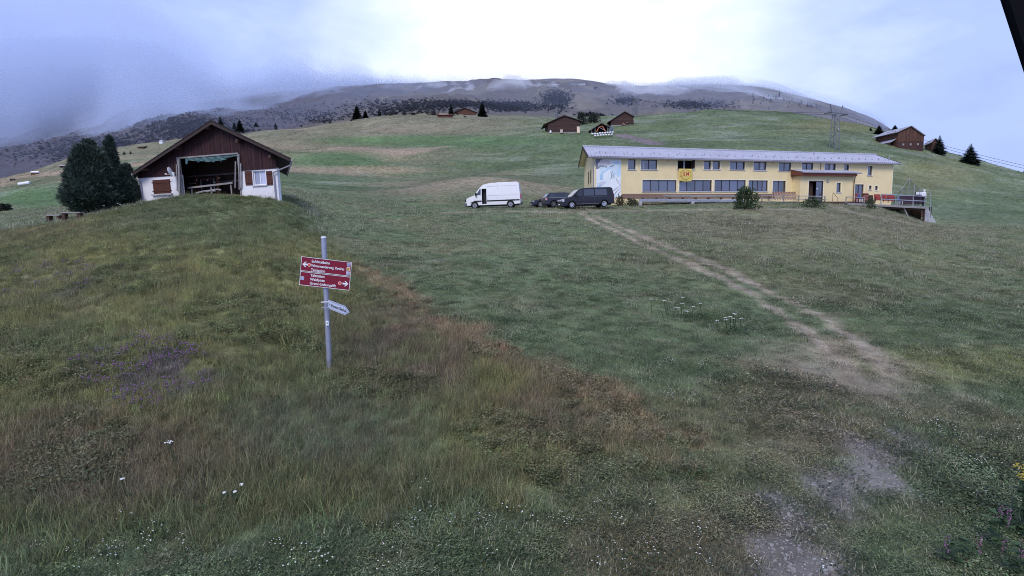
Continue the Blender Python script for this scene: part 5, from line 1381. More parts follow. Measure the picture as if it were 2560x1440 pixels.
            MB().lathe([(wr * .67, wt * .85), (wr * .67, wt * 1.03), (wr * .59, wt * 1.03), (wr * .59, wt * .85)], 'y', (0, 0, 0), 24).build('rim_edge', opts.get('rim', M_RIM), T, smooth=True)
    MB().box(.25, L - .25, -hw + .28, hw - .28, zl - .07, zl + .25).build('underbody', M_BLACK, V)
    for ax in wheels: MB().box(ax - wr * 1.15, ax + wr * 1.15, -hw + .26, hw - .26, zl, wr * 2.1).build('wheel_well', M_BLACK, V)
    for nm, mat, x0, x1, z0, z1, out_, both in opts.get('trim', ()):
        for s in (-1, 1):
            n = 4; vs = []; xs = np.linspace(x0, x1, n)
            for o in (out_, -.03):
                for x in xs: vs += [(x, s * (half(x, z0) + o), z0), (x, s * (half(x, z1) + o), z1)]
            k = 2 * n; fs = []
            for i in range(n - 1):
                a = 2 * i; fs += [(a, a + 2, a + 3, a + 1), (k + a, k + a + 1, k + a + 3, k + a + 2), (a, k + a, k + a + 2, a + 2), (a + 1, a + 3, k + a + 3, k + a + 1)]
            fs += [(0, 1, k + 1, k), (k - 2, 2 * k - 2, 2 * k - 1, k - 1)]
            MB().add(vs, fs).build(nm, mat, V)
    for nm, mat, b in opts.get('boxes', ()):
        MB().box(*b).build(nm, mat, V, bevel=.02)
    for s in (-1, 1):
        mx, mz = opts['mirror']; MB().box(mx - .08, mx + .10, s * (half(mx, mz) + .02) - (.0 if s > 0 else .22), s * (half(mx, mz) + .02) + (.22 if s > 0 else .0), mz - .02, mz + opts.get('mirror_h', .2)).build('mirror', M_BLACK, V, bevel=.03)
    return V
def gpt(px, py, Y):
    p = at(px, py, Y); return Vector((p.x, p.y, p.z))
# white high roof van
L, hw = 5.9, .99
a, b = gpt(1166.5, 523.5, 60.6), gpt(1303.5, 518.5, 60.0); L = (b - a).length; q = L / 5.9
vehicle('delivery_van', 'white high roof delivery van with its cab doorway open', a, b, L, hw,
        [(0.02, .32), (0, .72), (.10, .98), (.42, 1.16), (.98, 1.36), (1.62, 2.14), (1.95, 2.42), (2.5, 2.56), (3.6, 2.63), (L - .35, 2.63), (L - .14, 2.52), (L - .02, 1.25), (L, .40)], (1.05, 4.85 * q), .34, 1.36, .075, M_VWHITE,
        [('side_window', [(1.26, 1.42), (1.72, 1.38), (1.74, 2.02), (1.62, 2.0)])], ((1.02, 1.40), (1.60, 2.12)), None,
        dict(nose=.20, tail=.03, doorway=(1.84, .46, 2.32, 2.02), rim=M_STEELRIM, rim_back=M_CLAD, spokes=9, spoke_w=.16, mirror=(1.22, 1.34), mirror_h=.30,
             trim=[('side_moulding', M_BLACK, .95, 1.80, .70, .83, .016, 1), ('side_moulding', M_BLACK, 2.36, L - .08, .70, .83, .016, 1), ('wheel_arch_trim', M_BLACK, .62, 1.5, .66, .72, .012, 1),
                   ('wheel_arch_trim', M_BLACK, 4.35 * q, 5.35 * q, .70, .84, .02, 1), ('panel_seam', M_CLAD, 3.48, 3.492, 1.0, 2.5, .009, 1), ('panel_seam', M_CLAD, 2.4, 2.412, .9, 2.45, .009, 1), ('panel_seam', M_CLAD, 2.42, L - .25, 2.25, 2.262, .009, 1), ('panel_seam', M_CLAD, 2.42, L - .3, 1.30, 1.31, .009, 1), ('panel_seam', M_CLAD, 1.2, 1.212, .72, 1.36, .009, 1)],
             boxes=[('bumper', M_CLAD, (-.07, .62, -.86, .86, .28, .62)), ('grille', M_BLACK, (-.045, .05, -.55, .55, .66, .90)), ('number_plate', M_WHITE, (-.095, -.06, -.26, .26, .40, .52)),
                    ('headlamp', M_BLACK, (.02, .30, -.86, -.60, .72, 1.02)), ('headlamp', M_BLACK, (.02, .30, .60, .86, .72, 1.02)), ('rear_bumper', M_CLAD, (L - .2, L + .06, -.92, .92, .34, .58)),
                    ('tail_lamp', M_TAIL, (L - .12, L + .025, -.96, -.80, .86, 1.42)), ('tail_lamp', M_TAIL, (L - .12, L + .025, .80, .96, .86, 1.42))]))
# black minibus
a, b = gpt(1399.5, 522.5, 55.6), gpt(1528, 517.5, 56.6); L = (b - a).length
vehicle('passenger_van', 'glossy black passenger van with silver alloy wheels', a, b, L, .93,
        [(0.02, .28), (0, .70), (.12, .92), (.50, 1.03), (.95, 1.12), (1.75, 1.80), (2.15, 1.90), (3.2, 1.94), (L - .35, 1.92), (L - .16, 1.82), (L - .02, 1.05), (L, .35)], (.98, 4.1 * L / 5.1), .33, 1.10, .16, M_VBLACK,
        [('front_window', [(1.38, 1.16), (2.05, 1.16), (2.08, 1.76), (1.80, 1.74)]), ('middle_window', [(2.20, 1.16), (3.22, 1.16), (3.22, 1.78), (2.20, 1.78)]), ('rear_side_window', [(3.34, 1.16), (4.40 * L / 5.1, 1.16), (4.34 * L / 5.1, 1.76), (3.34, 1.78)])], ((1.0, 1.15), (1.72, 1.77)), ((L - .03, 1.12), (L - .15, 1.75)),
        dict(nose=.20, tail=.04, rim=M_RIM, spokes=7, mirror=(1.42, 1.10), trim=[('sill_strip', M_CLAD, 1.45, 3.7, .36, .42, .012, 1), ('rail_seam', M_CLAD, 2.2, L - .2, 1.045, 1.06, .009, 1), ('panel_seam', M_CLAD, 2.12, 2.135, .4, 1.1, .009, 1), ('panel_seam', M_CLAD, 3.27, 3.285, .4, 1.1, .009, 1)],
             boxes=[('bumper', M_VBLACK, (-.06, .5, -.80, .80, .24, .52)), ('grille', M_RIM, (-.03, .03, -.45, .45, .70, .82)), ('number_plate', M_WHITE, (-.085, -.05, -.26, .26, .36, .48)),
                    ('headlamp', M_LAMP, (.02, .40, -.84, -.52, .66, .90)), ('headlamp', M_LAMP, (.02, .40, .52, .84, .66, .90)), ('rear_bumper', M_CLAD, (L - .2, L + .05, -.86, .86, .32, .54)),
                    ('tail_lamp', M_TAIL, (L - .1, L + .022, -.88, -.74, .8, 1.3)), ('tail_lamp', M_TAIL, (L - .1, L + .022, .74, .88, .8, 1.3))]))
# dark estate car whose tail shows, its nose behind the minibus
def saloon(name, label, a, b, paint, tail_mat, est):
    L = (b - a).length
    top = [(0.02, .26), (0, .56), (.10, .74), (.95, .90), (1.25, .95), (1.95, 1.40), (2.4, 1.46), (3.3, 1.46)] + ([(L - .45, 1.42), (L - .05, .95), (L, .60), (L - .02, .30)] if est else [(L - .9, 1.32), (L - .12, .96), (L, .60), (L - .02, .30)])
    return vehicle(name, label, a, b, L, .86, top, (.82, L - .85), .32, .93, .32, paint,
        [('front_window', [(1.62, .97), (2.42, .97), (2.42, 1.36), (2.02, 1.34)]), ('rear_side_window', [(2.50, .97), (3.35, .97), (3.30, 1.36), (2.50, 1.37)]), ('luggage_window', [(3.43, .98), (L - .42, 1.0), (L - .58, 1.32), (3.40, 1.35)])],
        ((1.28, .98), (1.92, 1.37)), ((L - .08, 1.0), (L - .40, 1.37)),
        dict(nose=.24, tail=.10, rim=M_RIM if not est else M_CLAD, spokes=5, spoke_w=.16, mirror=(1.6, .93), mirror_h=.14, trim=[('window_strip', M_RIM, 1.6, L - .4, .935, .95, .01, 1), ('panel_seam', M_BLACK, 2.45, 2.462, .35, .92, .009, 1)],
             boxes=[('bumper', paint, (-.06, .4, -.66, .66, .22, .46)), ('grille', M_BLACK, (-.075, -.02, -.45, .45, .5, .62)), ('number_plate', M_WHITE, (-.09, -.05, -.26, .26, .32, .42)), ('headlamp', M_LAMP, (.0, .42, -.72, -.44, .56, .72)), ('headlamp', M_LAMP, (.0, .42, .44, .72, .56, .72)),
                    ('tail_lamp', tail_mat, (L - .2, L - .02, -.85, -.66, .70, .93)), ('tail_lamp', tail_mat, (L - .2, L - .02, .66, .85, .70, .93))]))
saloon('estate_car', 'dark estate car half hidden by the black van, pale tail lamp showing', gpt(1462, 516, 59.2), gpt(1359, 519, 58.4), M_VDARK, M_TAILP, True)
saloon('hatchback_car', 'dark car behind the estate, only its bonnet and silver wheel in view', gpt(1329, 519.5, 61.6), gpt(1429, 516, 62.4), M_VDARK, M_TAIL, False)

# ------------------------------------------------------------------ terrace, railings and things in front of the yellow house
M_RED = pm('red_plastic', (.28, .045, .035), .6, .15, 4)
M_PANEL = pm('dark_terrace_panel', (.055, .035, .05), .8, .2, 4)
M_NET = pm('green_net', (.035, .06, .05), .8, .2, 6)
M_CHAIRWOOD = pm('chair_wood', (.42, .30, .22), .7, .2, 5); M_CHAIRRED = pm('chair_red_slat', (.24, .09, .07), .7, .2, 5)
FY = -2.6                                             # plane of the walkway railing, before the front
def rail_fence(name, label, pts, y, post_px, mids, rail=.09, mat=M_GREYWOOD, post=.09):
    """pts: (px, py of the top rail) along the plane y; post_px: (px, py top, py foot)"""
    ps = [(YF.uv(px, py, y)[0], y, YF.uv(px, py, y)[1]) for px, py in pts]
    Fn = YF.empty(name, label, 'railing', ps[0][0], y, ps[0][2])
    o = Vector(ps[0]); L = [tuple(Vector(p) - o) for p in ps]
    for a, b in zip(L[:-1], L[1:]): MB().quadbar(a, b, .05, rail).build('top_rail', mat, Fn)
    for off in mids:
        k = [(YF.uv(px, py + off, y)[0], y + .003, YF.uv(px, py + off, y)[1]) for px, py in pts]; k = [tuple(Vector(p) - o) for p in k]
        for a, b in zip(k[:-1], k[1:]): MB().quadbar(a, b, .045, rail * 1.0).build('mid_rail', mat, Fn)
    for px, t, f in post_px:
        x, z = YF.uv(px, t, y); x2, z2 = YF.uv(px, f, y)
        MB().box(x - o.x - post / 2, x - o.x + post / 2, .03, .03 + post, z2 - o.z, z - o.z + .03).build('post', mat, Fn)
    return Fn
rail_fence('timber_railing', 'grey timber railing below the long ground floor windows', [(1658, 489), (1726, 490), (1790, 489.5), (1850, 490)], FY, [(1661.5, 487, 504), (1725.5, 487, 505), (1788, 487, 504)], (), .16)
rail_fence('timber_railing', 'grey timber railing below the stacked chairs and beside the door', [(1903, 489), (1962, 489), (2000, 490), (2064, 491)], FY, [(1906, 489, 503), (1961, 487, 505), (1998, 489, 504), (2064, 490, 505)], (8,), .08)
rail_fence('timber_railing', 'short grey timber railing between the porch and the red tables', [(2116, 492.5), (2163, 493.5)], FY, [(2117, 492, 508), (2162, 493, 507)], (), .10)
# steel guard beam lying along the walkway edge
x0, z0 = YF.uv(1598, 501, FY - .2); x1, z1 = YF.uv(1860, 502.5, FY - .2); 
G = YF.empty('guard_beam', 'long grey guard beam lying along the walkway under the windows', 'beam', x0, FY - .2, z0)
n = 4
for k in range(n): MB().box((x1 - x0) * k / n, (x1 - x0) * (k + 1) / n - .02, -.05, .06, -.15 + (z1 - z0) * k / n, .16 + (z1 - z0) * k / n).build('beam', M_GALV, G, bevel=.03)
for u in (.005, .49, .98): MB().box((x1 - x0) * u - .15, (x1 - x0) * u + .22, -.12, .10, -.55, -.12).build('foot', M_CONC, G, bevel=.03)
x2, z2 = YF.uv(1600, 497, FY - .1)
wk = YF.empty('walkway', 'narrow timber walkway along the foot of the yellow house', 'walkway', x0, FY, z0 - .1)
for k in range(24):
    MB().box(k * (x1 - x0 + 8) / 24, (k + 1) * (x1 - x0 + 8) / 24 - .02, .12, 2.0, -.16, -.08 + .01 * (k % 3)).build('plank', M_GREYWOOD, wk)
# stacked chairs
random.seed(5)
for k in range(9):
    px = 1934 + k * 6.6; x, z0 = YF.uv(px, 500, FY + .7); _, z1 = YF.uv(px, 478.5 + .25 * (k % 2), FY + .7); h = z1 - z0
    ch = YF.empty('folding_chair', 'folded wooden slat chair leaning in the row by the door, number %s from the porch' % ['nine', 'eight', 'seven', 'six', 'five', 'four', 'three', 'two', 'one'][k], 'chair', x, FY + .7, z0, 'folded chairs on the walkway')
    for s in (-1, 1): MB().quadbar((s * .15, -.05, 0), (s * .15, .12, h), .05, .04, (0, 1, 0)).build('leg', M_CHAIRWOOD, ch)
    for j in range(4): MB().box(-.125, .125, .02 + .03 * j, .045 + .03 * j, h * (.42 + .14 * j), h * (.42 + .14 * j) + .09).build('slat', M_CHAIRRED, ch)
    for j in range(2): MB().box(-.125, .125, -.04 + .03 * j, -.015 + .03 * j, h * (.12 + .14 * j), h * (.12 + .14 * j) + .07).build('slat', M_CHAIRRED, ch)
# handrail of the porch steps
x, z = YF.uv(2082, 503, -2.2); x2, z2 = YF.uv(2082.5, 482.5, -2.2); x3, z3 = YF.uv(2095, 503, -2.2); x4, z4 = YF.uv(2094.5, 496, -2.2)
hd = YF.empty('handrail', 'bent steel handrail beside the porch steps', 'handrail', x, -2.2, z)
MB().tube([(0, 0, -.3), (x2 - x, 0, z2 - z), (x2 - x + .05, 0, z2 - z + .04), (x4 - x, 0, z4 - z), (x3 - x, 0, z3 - z - .3)], .03, 8).build('tube', M_BROWNPIPE, hd)
# deck at the right end
DY0, DY1 = -3.2, 0.6
def DU(px, py, y=DY0): a = YF.uv(px, py, y); return a
xa, zA = DU(2118, 507); xb, zB = DU(2322, 517.5)
dk = YF.empty('timber_deck', 'raised timber terrace deck jutting out past the house corner', 'deck', xa, DY0, zA)
n = 30; sl = (zB - zA) / (xb - xa)
for k in range(n):
    a, b = (xb - xa) * k / n, (xb - xa) * (k + 1) / n - .015; z = sl * a
    MB().box(a, b, 0, DY1 - DY0, z - .05, z).build('plank', M_GREYWOOD, dk)
MB().quadbar((0, -.03, -.14), (xb - xa, -.03, -.14 + zB - zA), .05, .20).build('edge_beam', M_GREYWOOD, dk)
MB().quadbar((4, .5, -.30 + sl * 4), (xb - xa, .5, -.30 + zB - zA), .2, .26).build('joist', M_DARKWOOD, dk)
MB().quadbar((4, 2.8, -.30 + sl * 4), (xb - xa, 2.8, -.30 + zB - zA), .2, .26).build('joist', M_DARKWOOD, dk)
s0 = DU(2258, 517, DY0 + .3); s1 = DU(2281, 561, DY0 + .3)
MB().quadbar((s0[0] - xa, .3, s0[1] - zA), (s1[0] - xa, .3, s1[1] - zA - .3), .16, .14, (0, 1, 0)).build('strut', M_GREYWOOD, dk)
p0 = DU(2311, 519, DY0 + .2); p1 = DU(2311.5, 562, DY0 + .2)
MB().box(p0[0] - xa - .07, p0[0] - xa + .07, .15, .3, p1[1] - zA - .4, p0[1] - zA).build('post', M_DARKWOOD, dk)
f0 = DU(2191, 510, DY0 + .1); f1 = DU(2191, 519, DY0 + .1)
MB().box(f0[0] - xa - .15, f0[0] - xa + .15, .05, .4, f1[1] - zA - .5, f0[1] - zA - .22).build('footing', M_CONC, dk)
rail_fence('deck_railing', 'grey railing round the raised deck at the house corner', [(2203, 485.5), (2246, 487.5), (2285, 489.5), (2316, 491)], DY0, [(2205, 485, 512), (2246.5, 487, 515), (2285, 489, 517), (2314, 491, 518.5)], (12,), .09, M_GALV, .08)
# dark panel screen behind the deck railing
a = DU(2250, 489.5, DY0 + 1.6); b = DU(2314, 506, DY0 + 1.6)
pn = YF.empty('terrace_screen', 'dark purple panel screen at the outer end of the deck', 'screen', a[0], DY0 + 1.6, b[1])
k = 4; w = (b[0] - a[0]) / k
for i in range(k): MB().box(i * w, (i + 1) * w - .04, 0, .04, -.25, a[1] - b[1] - .02 * i).build('panel', M_PANEL, pn)
MB().box(0, b[0] - a[0], -.03, .07, a[1] - b[1] + .0, a[1] - b[1] + .07).build('cap_rail', M_GALV, pn)
# retaining walls under the deck
r0 = DU(2313, 520, DY0 + .7); c = [DU(2313, 521, DY0 + .7), DU(2321, 521, DY0 + .7), DU(2344, 566, DY0 + .7), DU(2340, 575, DY0 + .7), DU(2313, 570, DY0 + .7)]
rw = YF.empty('retaining_wall', 'pale concrete wing wall under the end of the deck', 'wall', c[0][0], DY0 + .7, c[4][1])
MB().prism([(q[0] - c[0][0], q[1] - c[4][1] - (.6 if i > 2 else 0)) for i, q in enumerate(c)], 0, .3).build('wall', M_CONC, rw, bevel=.02)
q1, q2 = DU(2320, 527, DY0 + .7), DU(2344, 567, DY0 + .7)
MB().quadbar((q1[0] - c[0][0], .12, q1[1] - c[4][1]), (q2[0] - c[0][0] + .05, .12, q2[1] - c[4][1]), .4, .12, (0, 1, 0)).build('coping', M_CONC, rw)
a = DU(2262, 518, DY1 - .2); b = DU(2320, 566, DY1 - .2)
bk = YF.empty('cellar_wall', 'cellar wall coloured near-black for shade, with brown door below the deck', 'wall', a[0], DY1 - .2, b[1])
MB().box(0, b[0] - a[0] + .5, 0, .3, -.8, a[1] - b[1]).build('wall', M_ROOMDARK, bk)  # darkness under the deck is put into the wall colour
MB().box(0, .12, -2.2, -.01, -.8, a[1] - b[1]).build('side_wall', M_DARKWOOD, bk)  # dark closure added so the space under the deck reads as shade
MB().box((b[0] - a[0]) * .62, (b[0] - a[0]) * .82, -.04, -.004, -.5, a[1] - b[1] - .4).build('door', M_DARKWOOD, bk)
hr_ = DU(2280, 549, 0)
hw_ = YF.empty('hose_reel', 'orange ring of coiled hose by the deck strut', 'hose', hr_[0], -.35, hr_[1])
MB().tube([(.28 * math.cos(t), 0, .42 * math.sin(t)) for t in np.linspace(0, 2 * math.pi, 20)], .04, 6).build('coil', pm('orange_hose', (.45, .14, .07), .6, .1, 4), hw_)
# red tables folded up along the railing, with a grey chair and barrels
random.seed(9)
for k, (x0p, x1p, yt, yb, nm) in enumerate(((2187, 2203.5, 485.5, 503, 'first'), (2207, 2219, 485.5, 504, 'middle'), (2220, 2238, 486.5, 504, 'last'))):
    r = YF.rect(x0p, yt, x1p, yb, DY0 + .75)
    tb = YF.empty('folded_table', nm + ' red folded table along the deck railing, counted from the porch', 'table', r[0], DY0 + .75, r[1], 'red tables folded on the deck')
    MB().add([(.02, .0, .1), (r[2] - r[0] - .02, .0, .1), (r[2] - r[0] - .02, .16, r[3] - r[1]), (.02, .16, r[3] - r[1]), (.02, .05, .1), (r[2] - r[0] - .02, .05, .1), (r[2] - r[0] - .02, .21, r[3] - r[1]), (.02, .21, r[3] - r[1])], [(0, 1, 2, 3), (7, 6, 5, 4), (0, 4, 5, 1), (1, 5, 6, 2), (2, 6, 7, 3), (3, 7, 4, 0)]).build('table_top', M_RED, tb)
    for s in (.1, r[2] - r[0] - .1): MB().box(s - .02, s + .02, -.06, -.02, -.1, r[3] - r[1] - .3).build('leg', M_BLACK, tb)
for k, (px, py, rr, m, lab, cat) in enumerate(((2164, 489, .34, M_CHAIRRED, 'large brown barrel by the glass door', 'barrel'), (2143, 490, .24, M_RED, 'small red barrel nearest the glass door', 'barrel'), (2176, 494, .28, M_DARKWOOD, 'dark barrel beside the first red table', 'barrel'))):
    r = YF.uv(px, py, DY0 + 1.3); zf = YF.uv(px, 505.5, DY0 + 1.3)[1]; h = r[1] - zf + .3
    bb = YF.empty('barrel', lab, cat, r[0], DY0 + 1.3, zf, 'barrels on the deck')
    MB().lathe([(rr * .85, 0), (rr, h * .3), (rr, h * .7), (rr * .85, h)], n=14).build('staves', m, bb, smooth=True)
    for u in (.15, .5, .85): MB().lathe([(rr * 1.02, h * u - .03), (rr * 1.03, h * u + .03)], n=14).build('hoop', M_BLACK, bb)
for (px, lab) in ((2149, 'blue plastic chair with white legs near the glass door'), (2249, 'blue plastic chair with white legs at the middle of the deck')):
    x, z = YF.uv(px, 505 if px < 2200 else 511, DY0 + .5)
    ch = YF.empty('plastic_chair', lab, 'chair', x, DY0 + .5, z, 'blue chairs on the deck'); mb_ = pm('blue_plastic', (.05, .07, .22), .5, .1, 4)
    MB().box(-.24, .24, -.22, .22, .40, .46).build('seat', mb_, ch, bevel=.02); MB().box(-.24, .24, .18, .24, .46, .92).build('backrest', mb_, ch, bevel=.03)
    for sx in (-1, 1):
        for sy in (-1, 1): MB().box(sx * .21 - .025, sx * .21 + .025, sy * .19 - .025, sy * .19 + .025, 0, .40).build('leg', M_WHITE, ch)
# two white notice panels
for k, (x0p, x1p, lab) in enumerate(((2290, 2298.5, 'white notice panel on the deck, the one nearer the house'), (2299.5, 2308.5, 'white notice panel on the deck, the one nearer the pale figure'))):
    r = YF.rect(x0p, 479.5, x1p, 486.5, DY0 + 1.2); zf = YF.uv(x0p, 514, DY0 + 1.2)[1]
    nt_ = YF.empty('notice_panel', lab, 'sign', r[0], DY0 + 1.2, zf, 'notice panels on the deck')
    MB().box(-.05, r[2] - r[0] + .05, .01, .06, r[1] - zf - .08, r[3] - zf + .06).build('backing', M_BLACK, nt_); MB().box(0, r[2] - r[0], -.01, .008, r[1] - zf, r[3] - zf).build('panel', M_WHITE, nt_)
    for s in (.05, r[2] - r[0] - .05): MB().box(s - .03, s + .03, .02, .06, 0, r[1] - zf - .08).build('leg', M_BLACK, nt_)
# pale figure with a round head at the deck corner
x, zt = YF.uv(2318, 472.5, DY0 - .1); _, zf = YF.uv(2318, 515, DY0 - .1); h = zt - zf
sf = YF.empty('statue', 'white figure with round head and dark trousers at the outer deck corner', 'statue', x, DY0 + .25, zf)
def skinned(name, verts, edges, mat, parent):
    me = bpy.data.meshes.new(name); me.from_pydata([v[:3] for v in verts], edges, []); me.materials.append(mat)
    o = obj(name, me, parent); m = o.modifiers.new('skin', 'SKIN'); m.use_smooth_shade = True
    for sv, v in zip(me.skin_vertices[0].data, verts): sv.radius = (v[3], v[4] if len(v) > 4 else v[3])
    me.skin_vertices[0].data[0].use_root = True
    o.modifiers.new('smooth', 'SUBSURF').levels = 1; o.modifiers['smooth'].render_levels = 2
    return o
q = h / 1.75
skinned('torso', [(0, 0, .95 * q, .17 * q, .12 * q), (0, 0, 1.2 * q, .18 * q, .12 * q), (0, 0, 1.40 * q, .17 * q, .11 * q), (0, 0, 1.48 * q, .05 * q), (0, 0, 1.53 * q, .06 * q), (0, -.01, 1.62 * q, .15 * q, .15 * q), (0, 0, 1.73 * q, .12 * q), (-.22 * q, 0, 1.38 * q, .07 * q), (-.27 * q, -.02, 1.12 * q, .055 * q), (-.20 * q, -.12, .95 * q, .045 * q), (.22 * q, 0, 1.38 * q, .07 * q), (.26 * q, 0, 1.1 * q, .055 * q), (.27 * q, -.03, .86 * q, .045 * q)],
        [(0, 1), (1, 2), (2, 3), (3, 4), (4, 5), (5, 6), (2, 7), (7, 8), (8, 9), (2, 10), (10, 11), (11, 12)], M_WHITE, sf)
skinned('trousers', [(0, 0, .94 * q, .15 * q, .11 * q), (-.09 * q, 0, .82 * q, .10 * q), (-.10 * q, 0, .45 * q, .07 * q), (-.10 * q, 0, .06 * q, .06 * q), (-.10 * q, -.12, .03, .05 * q), (.09 * q, 0, .82 * q, .10 * q), (.10 * q, 0, .45 * q, .07 * q), (.10 * q, 0, .06 * q, .06 * q), (.10 * q, -.12, .03, .05 * q)],
        [(0, 1), (1, 2), (2, 3), (3, 4), (0, 5), (5, 6), (6, 7), (7, 8)], M_BLACK, sf)
# net fence behind the deck
ny = 3.5
tp = [(2240, 484), (2256, 470), (2274, 446), (2286, 461), (2300, 471)]; ft = 492
x0, z0 = YF.uv(2240, ft, ny)
nf = YF.empty('ball_net', 'dark green net fence on thin posts behind the deck', 'net', x0, ny, z0)
q = [(YF.uv(px, py, ny)[0] - x0, YF.uv(px, py, ny)[1] - z0) for px, py in tp]
for u, v in q: MB().tube([(u, 0, -2.5), (u, 0, v)], .04, 6).build('post', M_GALV, nf)
for (a0, a1), (b0, b1) in zip(q[:-1], q[1:]): MB().tube([(a0, 0, a1), (b0, 0, b1)], .02, 5).build('top_wire', M_GALV, nf)
nm_ = MB(); xs = np.arange(q[0][0], q[-1][0], .16)
for x in xs:
    t = np.interp(x, [a for a, b in q], [b for a, b in q]); nm_.quadbar((x, 0, -2), (x, 0, t), .014, .014)
for zz in np.arange(-2, max(b for a, b in q), .16):
    inn = [x for x in xs if np.interp(x, [a for a, b in q], [b for a, b in q]) >= zz]
    if len(inn) > 1: nm_.quadbar((inn[0], .01, zz), (inn[-1], .01, zz), .014, .014)
nn = nm_.build('netting', M_NET, nf); nn['kind'] = 'stuff'
gp = DU(2324.5, 476, DY0); gf = DU(2328, 530, DY0)
ps = YF.empty('flag_pole', 'thin grey pole at the outer corner of the deck', 'pole', gf[0], DY0, gf[1])
MB().tube([(0, 0, -.8), (gp[0] - gf[0], 0, gp[1] - gf[1])], .045, 8).build('pole', M_GALV, ps)

# ------------------------------------------------------------------ timber barns on the slope
M_LOG = pm('dark_log_wall', (.062, .036, .032), .9, .35, 2.5, .4, 10, stretch=(.4, 3, 3))
M_BARNBOARD = pm('barn_board', (.105, .050, .036), .85, .4, 2, .3, 12, stretch=(4, 4, .4))
M_BARNLOW = pm('barn_lower_board', (.060, .030, .026), .85, .35, 2, .3, 12, stretch=(4, 4, .4))
M_BARNROOF = pm('pale_sheet_roof', (.38, .38, .44), .6, .25, 1.2, .2, 6, dirt=(.22, .2, .2))
M_SHINGLE = pm('old_shingle', (.13, .105, .10), .9, .3, 1.5, .3, 6)
M_STONEWALL = pm('rubble_base', (.25, .24, .24), .95, .3, 3, .6, 8)
def barn(name, label, fl, fr, rear, apex, tips, wall_mat, roof_mat, log=True, over=.5, group=None, base_h=.35, open_front=None, up_board=None):
    """fl, fr: photo feet of the gable front; rear: (px, metres deep) of the far left corner; apex and tips: photo points of the roof edge"""
    a = ground(*fl); b = ground(*fr)
    Ym = (a.y + b.y) / 2; a = at(fl[0], fl[1], Ym); b = at(fr[0], fr[1], Ym)
    Fr = Front((a.x, a.y, (a.z + b.z) / 2), (b.x, b.y, 0)); Wd = Fr.len
    B = Fr.empty(name, label, 'barn', group=group)
    D = rear[1]; q = at(rear[0], fl[1], Ym + D); k = Fr.inv @ q; sk = k.x / k.y; D = k.y
    KEEP_OUT.append([tuple(Fr.world(u, v, 0)[:2]) for u, v in ((-.2, -.2), (Wd + .2, -.2), (Wd + .2 + sk * D, D), (sk * D - .2, D))])
    xa, za = Fr.uv(*apex, -over); xl, zl = Fr.uv(*tips[0], -over); xr, zr = Fr.uv(*tips[1], -over)
    xa += sk * over; xl += sk * over; xr += sk * over
    th = .10
    zt = lambda x: (za + (zl - za) * (xa - x) / (xa - xl) if x < xa else za + (zr - za) * (x - xa) / (xr - xa)) - th
    def hull(dx): return [(dx, -1.2), (Wd - dx, -1.2), (Wd - dx, zt(Wd - dx)), (xa, zt(xa)), (dx, zt(dx))]
    if open_front is None: MB(sk).prism(hull(.06), .1, .3).build('front_core', wall_mat, B)
    MB(sk).add([(.0, .3, -1.2), (0, D, -1.2), (0, D, zt(0)), (0, .3, zt(0)), (.2, .3, -1.2), (.2, D, -1.2), (.2, D, zt(.2) - .0), (.2, .3, zt(.2))], [(0, 1, 2, 3), (7, 6, 5, 4), (0, 4, 5, 1), (1, 5, 6, 2), (2, 6, 7, 3), (3, 7, 4, 0)]).build('side_wall', wall_mat, B)
    MB(sk).add([(Wd - .2, .3, -1.2), (Wd - .2, D, -1.2), (Wd - .2, D, zt(Wd)), (Wd - .2, .3, zt(Wd)), (Wd, .3, -1.2), (Wd, D, -1.2), (Wd, D, zt(Wd)), (Wd, .3, zt(Wd))], [(0, 1, 2, 3), (7, 6, 5, 4), (0, 4, 5, 1), (1, 5, 6, 2), (2, 6, 7, 3), (3, 7, 4, 0)]).build('side_wall', wall_mat, B)
    MB(sk).prism(hull(.2), D - .2, D - .01).build('rear_wall', M_DARKWOOD, B)
    if log and open_front is None:       # squared logs with open joints
        n = 11; zz = np.linspace(base_h, zt(xa) - .1, n + 1)
        for i in range(n):
            z0, z1 = zz[i] + .02, zz[i + 1] - .02
            if z1 < min(zt(0), zt(Wd)): u0, u1 = -.12, Wd + .12
            else:
                u0 = max(0, xl + (xa - xl) * (z1 + th - zl) / (za - zl) + .05) if z1 > zt(0) else 0
                u1 = min(Wd, xr - (xr - xa) * (z1 + th - zr) / (za - zr) - .05) if z1 > zt(Wd) else Wd
            if u1 - u0 > .2: MB().box(u0, u1, -.06 - .02 * (i % 3), .1, z0, z1).build('log', wall_mat, B)
        MB().box(-.1, Wd + .1, -.1, .1, -1.2, base_h - .01).build('stone_base', M_STONEWALL, B)
        for u in (0.02, Wd * .55, Wd - .2): MB().box(u, u + .18, -.13, -.085, base_h, min(zt(u), zt(u + .18)) - .05).build('corner_log', wall_mat, B)
    elif open_front is None:
        n = max(8, int(Wd / .45)); bw = Wd / n; zs = up_board or .9
        for i in range(n):
            x0, x1 = i * bw + .02, (i + 1) * bw - .02
            MB().add([(x0, -.03 - .02 * (i % 2), zs), (x1, -.03 - .02 * (i % 2), zs), (x1, -.03 - .02 * (i % 2), zt(x1)), (x0, -.03 - .02 * (i % 2), zt(x0)), (x0, .09, zs), (x1, .09, zs), (x1, .09, zt(x1)), (x0, .09, zt(x0))],
                     [(0, 1, 2, 3), (7, 6, 5, 4), (0, 4, 5, 1), (1, 5, 6, 2), (2, 6, 7, 3), (3, 7, 4, 0)]).build('board', wall_mat, B)
        for i in range(4): MB().box(i * Wd / 4 + .02, (i + 1) * Wd / 4 - .02, -.02, .09, -1.2, zs - .03).build('lower_board', M_BARNLOW, B)
